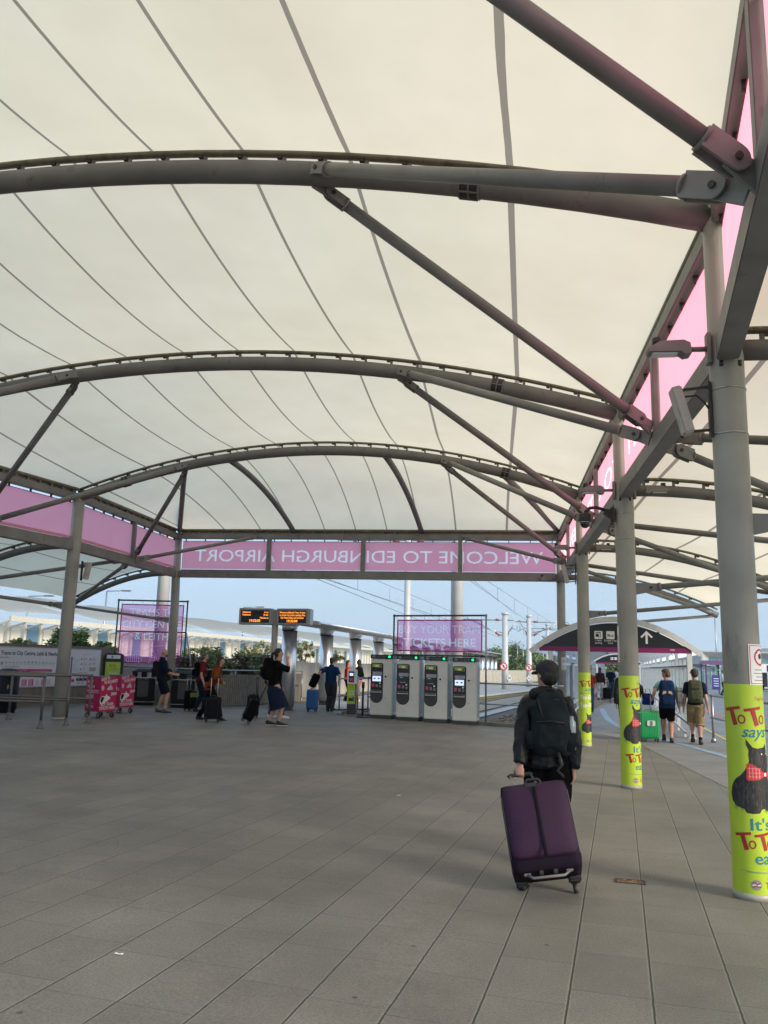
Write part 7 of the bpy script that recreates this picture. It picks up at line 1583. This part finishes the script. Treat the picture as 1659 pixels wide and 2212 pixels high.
def suitcase(label, loc, rz, w, d, h, col, handle=.45, tilt=0., wheels=4, hard=False, leanx=0., cat='suitcase', bar=None, wheel_r=.028, hcol=None, ribs=True):
    """upright case; local +Y = side with the handle bars; tilt leans the handle towards +Y about the wheels"""
    t = thing('suitcase', label, cat, (loc[0], loc[1], gz(loc[0]) + .001), rz); piv = Vector((0, d / 2, wheel_r))
    R = Matrix.Rotation(radians(leanx), 3, 'Y') @ Matrix.Rotation(radians(-tilt), 3, 'X')
    T = lambda x, y, z: R @ (Vector((x, y, z)) - piv) + piv
    b0 = wheel_r * 2 + .01; c = T(0, 0, b0 + h / 2)
    m_ = M(col); rbox(m_, c, (w, d, h), min(.05, d * .25), R, 8, .012 if not hard else .004); m_.build('shell', t, world=False)
    if hard:
        m_ = M(col)
        for k in range(-3, 4): m_.box(T(k * w * .12, -d / 2 - .002, b0 + h / 2), (w * .05, .012, h * .86), R, .004)
        m_.build('rib', t, world=False); M(hcol or BLACK).box(T(0, 0, b0 + h / 2), (w + .006, .014, h + .006), R, .004).build('seam', t, world=False)
    else:
        m_ = M(hcol or BLACK); z0, z1 = b0 + .05, b0 + h - .05; x = w / 2 - .045; y = -d / 2 - .010
        m_.tube([T(*p) for p in ((-x, y, z0), (-x, y, z1), (-x + .02, y, z1 + .02), (x - .02, y, z1 + .02), (x, y, z1), (x, y, z0), (x - .02, y, z0 - .02), (-x + .02, y, z0 - .02), (-x, y, z0))], .005, 6); m_.build('zip', t, world=False)
    bc = bar or mat('bar_alloy', (.5, .5, .5), .3, .8, .05)
    for sg in (-1, 1): M(bc).tube([T(sg * w * .22, d / 2 - .03, b0 + h - .02), T(sg * w * .22, d / 2 - .03, b0 + h + handle)], .009, 8).build('handle_bar', t, world=False)
    g = M(BLACK); g.tube([T(-w * .22 - .02, d / 2 - .03, b0 + h + handle), T(-w * .10, d / 2 - .03, b0 + h + handle + .012), T(w * .10, d / 2 - .03, b0 + h + handle + .012), T(w * .22 + .02, d / 2 - .03, b0 + h + handle)], .015, 10); g.build('grip', t, world=False)
    M(hcol or BLACK).tube([T(-.07, 0, b0 + h), T(-.05, 0, b0 + h + .03), T(.05, 0, b0 + h + .03), T(.07, 0, b0 + h)], .010, 8).build('carry_handle', t, world=False)
    ws = [(-1, 1), (1, 1)] + ([(-1, -1), (1, -1)] if wheels == 4 else [])
    for sx, sy in ws:
        m_ = M(RUB); c = T(sx * (w / 2 - .05), sy * (d / 2 - .035) if wheels == 4 else d / 2, wheel_r); ax = R @ X; m_.tube([c - ax * .012, c + ax * .012], wheel_r, 14); m_.use(SLOT).tube([c - ax * .0135, c + ax * .0135], wheel_r * .5, 8); m_.use(BLACK).box(T(sx * (w / 2 - .05), sy * (d / 2 - .035) if wheels == 4 else d / 2 - .012, b0 - .005), (.05, .05, .035), R, .006); m_.build('wheel', t, world=False)
    if wheels == 2:
        for sg in (-1, 1): M(BLACK).box(T(sg * (w / 2 - .05), -d / 2 + .05, b0 - .012), (.04, .04, .03), R, .004).build('foot', t, world=False)
    return t, T
HB = mat('hair_dark_brown', (.035, .02, .013), .7, 0, .3, 40); HBR = mat('hair_brown', (.075, .040, .022), .7, 0, .3, 40); HBK = mat('hair_black', (.012, .010, .010), .6, 0, .3, 40); HG = mat('hair_greying', (.10, .085, .075), .7, 0, .3, 40)
SHB = mat('shoe_black', (.015, .015, .016), .6, 0, .1); SHW = mat('shoe_white', (.62, .62, .62), .6, 0, .05); SHT = mat('shoe_teal_grey', (.05, .09, .10), .6, 0, .3, 30); SOLB = mat('sole_black', (.02, .02, .02), .8); SOLW = mat('sole_white', (.6, .58, .52), .7)
NAVYF = fabric('navy_cloth', (.010, .018, .040)); BLKF = fabric('black_cloth', (.006, .006, .007)); DKNV = fabric('dark_navy_shorts', (.014, .016, .030)); REDF = fabric('dusty_red_cloth', (.16, .022, .03)); ORGF = fabric('burnt_orange_cloth', (.24, .055, .018)); BLUF = fabric('blue_polo_cloth', (.012, .045, .13)); GRYF = fabric('slate_trouser_cloth', (.045, .050, .065)); DENIM = fabric('denim', (.045, .075, .13), .3)
TEALF = fabric('pale_teal_cloth', (.22, .42, .46)); KHAK = fabric('khaki_cloth', (.33, .24, .13)); WHTF = fabric('white_cloth', (.65, .65, .66)); SALM = fabric('salmon_cloth', (.55, .20, .15)); SCARL = fabric('scarlet_cloth', (.60, .03, .02)); BRNF = fabric('brown_cloth', (.05, .025, .02)); OLVF = fabric('olive_pack_cloth', (.085, .09, .055)); PKNV = fabric('navy_pack_cloth', (.012, .030, .085)); CHARF = fabric('charcoal_green_pack_cloth', (.020, .026, .031), .3); DKGY = fabric('dark_grey_cloth', (.03, .032, .035))
BLKJ = mat('black_nylon', (.007, .0075, .010), .45, 0, .15, 9, .3, 60, spec=.25); SLTB = fabric('slate_blue_cloth', (.014, .024, .05))

# ---- 1 traveller with the purple suitcase
tv = person('traveller seen from behind in black cap and black jacket pulling the purple suitcase', (.425, 7.42), 6, 1.66, BLKJ, BLKF, (SHB, SOLB), (HBK, 'short'),
            [(-.130, -.10, .455, 1.3, (0, -.25, -1), (-.5, -.8, 0), (0, 1, 0)), (.135, -.01, .46, .6, None, (.5, -1, 0))], [(-.05, .04, 0), (.06, -.09, .02, 8, -18)], sleeve='long', lean=6, vox=.0085, cap=(mat('navy_cap_cloth', (.010, .012, .022), .8, 0, .15, 20, .2, 90), False), head_turn=-40, head_tilt=2, topname='jacket', disp=.007, build=1.03, baggy=1.22, hd=1.13)
def ex1(t, Rl, w, d, hh):
    m_ = M(mat('bottle_plastic', (.30, .34, .36), .2, 0, .1)); m_.tube([(w / 2 + .012, -.02, -.20), (w / 2 + .012, -.02, .02), (w / 2 + .012, -.02, .045), (w / 2 + .012, -.02, .07)], [.034, .034, .018, .017], 14); m_.use(mat('bottle_label_red', (.35, .04, .04), .5)).tube([(w / 2 + .012, -.02, -.14), (w / 2 + .012, -.02, -.06)], .0352, 14, cap=False); m_.build('water_bottle', t, world=False)
    for sg in (-1, 1): m_ = M(CHARF); m_.tube([(sg * (w / 2 - .005), -.03, -.20), (sg * (w / 2 + .012), -.03, -.06)], [(.045, .05), (.048, .052)], 12); m_.build('side_pocket', t, world=False)
    m_ = M(BLACK); m_.tube([(.06, -.10, -hh / 2 + .03), (.09, -.12, -hh / 2 - .06), (.05, -.11, -hh / 2 - .11), (.10, -.10, -hh / 2 - .16)], .012, 8); m_.tube([(-.05, -.11, .02), (-.08, -.125, .12), (-.10, -.1, .2)], .005, 6); m_.build('loose_strap', t, world=False)
backpack(tv, 'slouching dark green-grey backpack on the traveller in the black cap', CHARF, .31, .18, .50, .04, ex1, 4, .075, dxo=.045, taper=.5)
hl = tv['hands'][0]
# big purple case: built about its wheels, leaning forward to the hand
PURF = mat('purple_suitcase_cloth', (.034, .011, .037), .7, 0, .12, 5, .35, 140, spec=.3); PURD = mat('purple_dark_trim', (.010, .005, .013), .75, 0, .1, spec=.15)
pt = thing('suitcase', 'large soft purple two-wheeled suitcase pulled along by the traveller in front', 'suitcase', (.385, 6.56, .001), radians(2))
th_ = 30; wr_ = .032; Rp_ = Matrix.Rotation(radians(-9), 3, 'Y') @ Matrix.Rotation(radians(-th_), 3, 'X'); pv = Vector((0, 0, wr_)); PW, PD, PH = .50, .30, .64
PT = lambda x, y, z: Rp_ @ Vector((x, y, z)) + pv      # y: 0 at the handle side .. -PD at the front panel; z along the case
m_ = M(PURD); rbox(m_, PT(0, -PD / 2, .03 + PH / 2), (PW, PD, PH), .035, Rp_, 8, .0); m_.build('shell', pt, world=False)
m_ = M(PURF); rbox(m_, PT(0, -PD + .0, .06 + PH / 2), (PW - .03, .09, PH - .10), .042, Rp_, 9, .022); m_.build('front_panel', pt, world=False)
m_ = M(mat('zip_grey', (.07, .065, .07), .5, .2, .1)); x = PW / 2 - .008; y = -PD + .02
m_.tube([PT(*p) for p in ((-x, y, .13), (-x, y, PH - .06), (-x + .05, y, PH + .015), (x - .05, y, PH + .015), (x, y, PH - .06), (x, y, .13), (x - .05, y, .065), (-x + .05, y, .065), (-x, y, .13))], .007, 8); m_.tube([PT(*p) for p in ((-x + .01, y + .05, .08), (-x + .01, y + .05, PH - .03), (x - .01, y + .05, PH - .03), (x - .01, y + .05, .08))], .005, 6); m_.build('zip', pt, world=False)
m_ = M(PURD); m_.tube([PT(-.0, -PD - .069, .10), PT(.0, -PD - .073, PH / 2), PT(.0, -PD - .066, PH - .04)], [(.012, .004)] * 3, 8, sx=tuple(Rp_ @ X)); m_.build('centre_piping', pt, world=False)
M(BLACK).box(PT(-.02, -PD - .045, PH - .015), (.085, .01, .035), Rp_, .004).build('badge', pt, world=False)
m_ = M(BLACK); m_.tube([PT(-.06, -PD + .06, PH + .03), PT(-.03, -PD + .05, PH + .065), PT(.05, -PD + .05, PH + .06), PT(.07, -PD + .06, PH + .03)], .012, 8); m_.build('top_handle', pt, world=False)
m_ = M(mat('grip_grey', (.16, .15, .15), .5, .1, .1)); m_.tube([PT(-.15, -PD + .055, .022), PT(-.11, -PD + .03, -.012), PT(.11, -PD + .03, -.012), PT(.15, -PD + .055, .022)], .010, 8); m_.box(PT(-.15, -PD + .06, .025), (.05, .03, .02), Rp_, .004); m_.box(PT(.15, -PD + .06, .025), (.05, .03, .02), Rp_, .004); m_.build('base_handle', pt, world=False)
for sg in (-1, 1):
    m_ = M(RUB); c = PT(sg * .19, -.02, -.0); a = Rp_ @ X; c.z = wr_; m_.tube([c - a * .016, c + a * .016], wr_, 18); m_.use(mat('wheel_grey', (.25, .25, .24), .4, .3, .1)).tube([c - a * .018, c + a * .018], wr_ * .6, 12); m_.build('wheel', pt, world=False)
    M(BLACK).box(PT(sg * .19, -.03, .03), (.09, .09, .06), Rp_, .012).build('wheel_housing', pt, world=False)
    M(BLACK).box(PT(sg * .05, -PD + .04, .022), (.03, .04, .03), Rp_, .004).build('foot', pt, world=False)
Mi = ROOTM[pt.name].inverted(); hloc = Mi @ (hl + Vector((0, 0, -.075)))
m_ = M(mat('bar_alloy', (.5, .5, .5), .3, .8, .05))
for sg in (-1, 1): 
    a = PT(sg * .085, -.04, PH + .02); b_ = hloc + Rp_ @ Vector((sg * .085, 0, 0)); M(MT['bar_alloy']).tube([a, b_], .010, 10).build('handle_bar', pt, world=False)
M(BLACK).tube([hloc + Rp_ @ Vector((-.10, 0, -.012)), hloc + Rp_ @ Vector((-.085, 0, 0)), hloc + Rp_ @ Vector((.085, 0, 0)), hloc + Rp_ @ Vector((.10, 0, -.012))], .016, 12).build('grip', pt, world=False)

# ---- 2 bald man by the bins
AR = lambda s, f, z, c=.5, d=None, e=None, n_=None: tuple([s, f, z, c, d] + ([e] if e else []) + ([n_] if n_ and e else []))
mb = person('bald bearded man in navy shirt and shorts between the litter bins, coat over his arm', (-9.05, 22.2), 62, 1.73, NAVYF, DKNV, (SHT, SOLB), None,
       [(-.10, .16, .60, .6, (.3, 1, .0), (-.6, -1, 0)), (.07, .20, .58, .6, (-.2, 1, .1), (.6, -1, 0))], [(-.075, -.02, 0, -10), (.06, .07, 0, 20)], legs='short', sleeve='half', head_turn=25, vox=.012, face_hair=HB, collar=True)
backpack(mb, 'dark backpack worn by the bald man beside the litter bins', fabric('dark_brown_pack', (.02, .017, .016)), .27, .14, .42, .06, None, 10)
m_ = M(); c = (mb['elb'][0] + mb['hands'][0]) / 2
for k in range(7): m_.ell(c + Vector((random.uniform(-.12, .16), random.uniform(-.06, .06), random.uniform(-.16, .03))), (.10, .07, .08))
t = thing('folded_coat', 'dark brown coat draped over the arm of the bald man', 'coat', c); ms_ = remesh(m_, .014, 2, disp=.015, dscale=16)
for v in ms_.vertices: v.co -= c
skin_obj(ms_, 'cloth', fabric('brown_coat_cloth', (.035, .027, .022)), t)
# ---- 3 man in red, 4 woman in orange
mr_ = person('man in dusty red t-shirt, dark jeans and glasses walking behind the woman in orange', (-8.30, 23.2), 66, 1.67, REDF, SLTB, (SHB, SOLB), (HG, 'short'), [(-.13, -.04, .45, .5, None, (-.4, -1, 0)), (.13, .05, .47, .5, None, (.4, -1, 0))], [(-.05, -.06, .0, -5, 0), (.05, .07, 0, 5)], head_turn=12, lean=6, glasses=True, face_hair=HG)
backpack(mr_, 'black rucksack on the man in the red t-shirt', BLKF, .27, .14, .42, .02)
t, _ = suitcase('black wheeled bag with a lime green pocket beside the man in red', (-8.60, 23.3), 1.2, .34, .22, .5, BLKF, .38, 0); m_ = M(mat('lime_pocket', (.16, .30, .03), .6, 0, .1)); m_.box((0, -.12, .45), (.28, .03, .12), bev=.01); m_.build('pocket', t, world=False)
wo = person('woman in burnt orange jacket and black trousers leaning forward on a black cabin case', (-7.10, 20.55), 74, 1.60, ORGF, BLKF, (SHB, SOLB), (HB, 'long'), [(-.11, .05, .60, .9, (.2, .5, -.8), (-.6, -1, 0)), (.10, .19, .585, 1.2, (0, .6, -.8), (.8, -.8, .2))], [(-.05, -.15, .0, 0, 0), (.05, .19, 0.0, 5, 12)], sleeve='long', lean=20, head_turn=5, head_tilt=2, topname='jacket', disp=.004)
t, _ = suitcase('black cabin suitcase with raised handle held by the woman in orange', (-6.80, 20.0), .18, .38, .24, .52, fabric('black_case_cloth', (.013, .014, .018)), .46, 0, bar=mat('pale_bar', (.6, .55, .5), .35, .6, .05))
backpack(wo, 'small black bag on the back of the woman in orange', BLKF, .26, .12, .34, .06)
# ---- 5 man in black with a ponytail, person hidden behind him
mk = person('man in black with a ponytail raising a hand to his mouth', (-5.25, 19.85), 66, 1.83, BLKF, SLTB, (SHB, SOLW), (HBK, 'pony'), [(-.12, -.05, .50, .9, None, (-.3, -1, 0)), (.03, .15, .84, 1.4, (-.2, .2, 1), (.5, -.3, -1))], [(-.05, -.05, .0, 0, 0), (.055, .07, 0, 6)], sleeve='half', legs='skirt', lean=3, head_turn=8, build=1.05, bulge=.15, disp=.004)
t = backpack(mk, 'large square black rucksack on the man with the ponytail', BLKF, .36, .22, .52, -.02, None, -4)
suitcase('black suitcase leaning beside the ankles of the man with the ponytail', (-5.90, 19.75), radians(-66), .34, .22, .50, BLKF, .50, 24, 4, bar=BLACK)
suitcase('second black case with a cloth bag on top, behind the leaning black suitcase', (-6.35, 21.9), radians(-60), .36, .24, .54, fabric('dark_case_cloth', (.016, .018, .022)), .42, 0, 4, bar=BLACK)
person('person mostly hidden behind the man with the ponytail, in blue jeans and white trainers', (-5.85, 22.3), 66, 1.68, DKGY, DENIM, (SHW, SOLW), (HB, 'short'), [(-.17, -.14, .52, 1.0, None, (-.4, -1, 0)), (.12, .06, .47, .5, None, (.4, -1, 0))], [(-.05, -.08, 0), (.05, .10, 0)], sleeve='long', vox=.014)
# ---- 6 man in blue polo
mp = person('man in dark blue polo shirt seen from behind, pulling the bright blue case', (-5.13, 26.2), 4, 1.68, BLUF, GRYF, (SHB, SOLB), (HBR, 'short'), [(-.20, -.14, .555, 1.0, (-.3, -.3, -1), (-.4, -.6, 0)), (.15, .02, .52, .5, None, (.6, -.8, 0))], [(-.045, .02, 0), (.055, -.07, .015, 8, -15)], collar=True, build=1.08, bulge=.08)
suitcase('bright blue ribbed hard suitcase standing left of the man in the blue polo', (-5.60, 25.75), -.05, .34, .25, .60, mat('blue_hard_shell', (.012, .10, .30), .35, 0, .06), .40, 0, 4, True)
m_ = M(BLKF); rbox(m_, (-5.56, 25.76, gz(-5.6) + .94), (.24, .18, .44), .07, Matrix.Rotation(radians(24), 3, 'Y'), 6, .02); tag(m_.build('travel_bag'), 'black bag slung over the handle of the bright blue suitcase', 'bag')
# ---- 7, 8 people on the platform
person('woman in scarlet jacket and dark trousers on the platform behind the card validator', (-5.72, 32.5), 75, 1.62, SCARL, BLKF, (SHB, SOLB), (HB, 'long'), [(-.12, .02, .46, .5, None, (-.3, -1, 0)), (.12, .08, .48, .5, None, (.3, -1, 0))], [(-.05, -.04, 0), (.05, .06, 0)], sleeve='long', vox=.014)
person('person in salmon trousers and black top half hidden by the third steel shelter column', (-5.35, 33.0), -70, 1.66, BLKF, SALM, (SHW, SOLW), (HBK, 'long'), [(-.12, .02, .46, .5, None, (-.3, -1, 0)), (.12, .04, .48, .5, None, (.3, -1, 0))], [(-.05, -.04, 0), (.05, .06, 0)], sleeve='long', vox=.014)
# ---- 9 teal shirt, 10 cap, 11 hidden dark jacket
mt_ = person('man in pale teal t-shirt and black shorts walking away with a navy hiking rucksack', (3.86, 20.15), 8, 1.65, TEALF, BLKF, (SHB, SOLB), (HBR, 'mop'), [(-.19, -.02, .575, 1.0, (-.6, .2, -.6), (-.3, -1, -.2)), (.16, -.06, .43, .7, None, (.5, -1, 0))], [(-.045, .13, .03, 0, 15), (.045, .0, .0, 6)], legs='short', head_turn=-62, head_tilt=8, lean=5, skin=SKINP)
def ex2(t, Rl, w, d, hh):
    m_ = M(mat('foam_mat_grey', (.38, .37, .34), .8, 0, .1)); m_.tube([(w / 2 + .10, -.02, -.26), (w / 2 + .10, -.02, .16)], .062, 18); m_.build('rolled_mat', t, world=False)
    m_ = M(BLACK)
    for z in (-.18, .08): m_.tube([(w / 2 + .10 + .066 * cos(a), -.02 + .066 * sin(a), z) for a in [2 * pi * k / 14 for k in range(15)]], .006, 6); m_.tube([(w / 2 - .02, -.02, z), (w / 2 + .05, -.02, z)], .006, 6)
    m_.build('mat_strap', t, world=False); m_ = M(mat('beige_mesh', (.40, .32, .22), .8)); m_.prism([(-.11, .0), (-.02, .03), (-.03, .08), (-.09, .07)], (0, -d / 2 - .075, 0), X, Zv, (0, -.004, 0)); m_.prism([(.11, .0), (.02, .03), (.03, .08), (.09, .07)], (0, -d / 2 - .075, 0), X, Zv, (0, -.004, 0)); m_.build('mesh_patch', t, world=False)
backpack(mt_, 'navy blue hiking rucksack with a rolled grey mat, worn by the man in pale teal', PKNV, .34, .24, .62, .10, ex2, 0, .075)
suitcase('bright green hard suitcase with two pale handle bars beside the man in pale teal', (3.43, 20.15), .10, .46, .28, .62, mat('green_hard_shell', (.006, .26, .075), .35, 0, .06), .36, 0, 4, True, hcol=mat('yellow_green_seam', (.25, .38, .03), .5), bar=mat('white_bar', (.65, .66, .68), .35, .5, .05))
m_ = M(mat('case_plate', (.55, .6, .58), .4, .2, .05)); m_.prism(rrect(-.09, -.06, .09, .06, .03), (3.47, 19.99, .42), (1, .1, 0), Zv, (0, -.012, 0)); m_.use(SLOT).prism(rrect(-.02, -.05, .03, .05, .01), (3.47, 19.975, .42), (1, .1, 0), Zv, (0, -.008, 0)); tag(m_.build('luggage_tag_plate'), 'pale oval plate on the face of the bright green suitcase', 'plate')
suitcase('royal blue cabin case with a blue drawstring bag, half hidden behind the green suitcase', (3.30, 20.7), .1, .40, .24, .56, fabric('royal_blue_cloth', (.012, .06, .32)), .42, 0, 4)
m_ = M(fabric('royal_blue_bag', (.010, .05, .28))); rbox(m_, (3.50, 20.5, .92), (.28, .12, .24), .05, None, 6, .02); m_.use(BLACK).tube([(3.42, 20.5, 1.02), (3.46, 20.5, 1.16), (3.54, 20.5, 1.16), (3.58, 20.5, 1.02)], .008, 6); tag(m_.build('drawstring_bag'), 'blue cloth bag hanging above the green suitcase', 'bag')
mc = person('man in dark cap, navy t-shirt and khaki shorts walking away with an olive backpack', (4.44, 19.95), 10, 1.67, NAVYF, KHAK, (SHB, SOLB), (HB, 'short'), [(-.155, .02, .44, .6, None, (-.5, -1, 0)), (.165, -.04, .43, .7, None, (.5, -1, 0))], [(-.045, .12, .03, 0, 15), (.045, -.02, .0, 6)], legs='knee', head_turn=-20, cap=(mat('dark_cap_cloth', (.035, .032, .03), .85, 0, .2, 20), False), sock=BLKF, build=1.04)
def ex3(t, Rl, w, d, hh):
    m_ = M(mat('red_patch', (.45, .03, .03), .6)); m_.prism(rrect(-.085, .10, -.02, .16, .015), (0, -d / 2 - .018, 0), X, Zv, (0, -.006, 0)); m_.use(WINK).prism(circ(.03, .135, .035, 14), (0, -d / 2 - .018, 0), X, Zv, (0, -.006, 0)); m_.build('patch', t, world=False)
    m_ = M(OLVF); rbox(m_, (0, -d / 2 - .005, .13), (w * .7, .05, .15), .02, None, 5); m_.build('top_pocket', t, world=False)
    m_ = M(BLACK)
    for z in (-.02, -.10, -.18): m_.box((0, -d / 2 - .062, z), (w * .7, .006, .012))
    m_.build('webbing', t, world=False)
backpack(mc, 'olive green military style backpack with two patches on the man in the cap', OLVF, .31, .20, .50, .03, ex3)
person('person in dark jacket half hidden behind the second column, one arm out to the luggage', (3.02, 20.55), 8, 1.72, DKGY, DKNV, (SHB, SOLB), (HB, 'short'), [(-.13, .0, .46, .5, None, (-.3, -1, 0)), (.20, -.03, .575, 1.1, (.3, .0, -1), (.4, -1, 0))], [(-.05, -.04, 0), (.05, .08, 0)], sleeve='long', topname='jacket')
# ---- far people in the walkway
def far_person(label, x, y, face, H, top, bot, hair, legs='long', sl='short', sh=(SHB, SOLB), st='short'):
    return person(label, (x, y), face, H, top, bot, sh, (hair, st), [(-.13, -.02, .46, .5, None, (-.4, -1, 0)), (.13, .05, .47, .5, None, (.4, -1, 0))], [(-.05, -.08, 0.01, 0, -8), (.05, .09, 0)], sleeve=sl, legs=legs, vox=.022, detail=False, disp=0)
far_person('person with long dark hair, brown top and pale trousers far down the walkway', 5.38, 45.5, 8, 1.70, BRNF, WHTF, HB, sl='long', st='long')
far_person('man in navy t-shirt and blue jeans far down the walkway pulling a small black case', 6.02, 46.2, 8, 1.76, NAVYF, DENIM, HG, sh=(SHW, SOLW))
suitcase('small black case between the two people far down the walkway', (5.72, 45.4), .1, .40, .25, .58, BLKF, .40, 0)
far_person('person in white t-shirt and dark shorts farthest down the walkway', 7.42, 54.5, 8, 1.72, WHTF, BLKF, HB, legs='short', sh=(SHW, SOLW))
far_person('person in dark top far down the walkway beside the one in white', 8.05, 56.5, 8, 1.78, DKGY, BLKF, HBK)
far_person('person in red top and blue jeans half hidden behind the third column', 3.42, 32.2, 190, 1.66, fabric('brick_red_cloth', (.35, .05, .03)), DENIM, HB)
p = at_base(1560, 57); far_person('person in white top waiting beside the bus shelter', p.x, p.y, 100, 1.72, WHTF, GRYF, HG, sl='short')
p = at_base(1572, 54); far_person('second person in white top beside the purple pillar across the road', p.x, p.y, -60, 1.66, WHTF, SLTB, HB, sl='short')
# seated person in the booth
p = at_base(1641, 74.7)
t = thing('person', 'person in black sitting in the glass booth at the right edge', 'person', p); m_ = M(); 
m_.tube([(0, 0, .40), (0, 0, .65), (0, 0, .95), (0, 0, 1.02)], [(.17, .13), (.16, .12), (.20, .12), (.07, .06)], 14, sx=(1, 0, 0)); m_.ell((0, -.02, 1.17), (.08, .095, .12)); 
for sg in (-1, 1): m_.tube([(sg * .09, 0, .42), (sg * .11, -.42, .45), (sg * .11, -.45, .08)], [.085, .06, .045], 10); m_.tube([(sg * .18, 0, .96), (sg * .22, -.05, .70), (sg * .1, -.28, .62)], [.05, .045, .035], 10); m_.tube([(sg * .11, -.43, .06), (sg * .11, -.60, .05)], [.05, .035], 8)
skin_obj(remesh(m_, .022, 2), 'body', SKIN, t); m_ = M(); m_.tube([(0, 0, .42), (0, 0, .65), (0, 0, .95), (0, 0, 1.0)], [(.19, .15), (.18, .14), (.22, .14), (.09, .08)], 14, sx=(1, 0, 0))
for sg in (-1, 1): m_.tube([(sg * .18, 0, .96), (sg * .22, -.05, .70), (sg * .12, -.24, .63)], [.07, .06, .05], 10); m_.tube([(sg * .09, 0, .43), (sg * .11, -.42, .46), (sg * .11, -.45, .12)], [.10, .075, .06], 10)
skin_obj(remesh(m_, .022, 2), 'clothes', BLKF, t); m_ = M(HBK); m_.ell((0, .01, 1.21), (.088, .10, .10)); m_.build('hair', t, world=False)

# ------------------------------------------------------------------ air
m, n, b = mat_nodes('haze_air'); n.nodes.remove(b); pv_ = n.nodes.new('ShaderNodeVolumePrincipled'); pv_.inputs['Color'].default_value = (.86, .95, 1, 1); pv_.inputs['Density'].default_value = .00030; pv_.inputs['Anisotropy'].default_value = .2
n.links.new(pv_.outputs[0], n.nodes['Material Output'].inputs['Volume'])
h_ = M(m); h_.box((0, 1200, 120), (5200, 3400, 250)); o = h_.build('haze'); o['kind'] = 'stuff'
bpy.data.scenes.remove(TS)
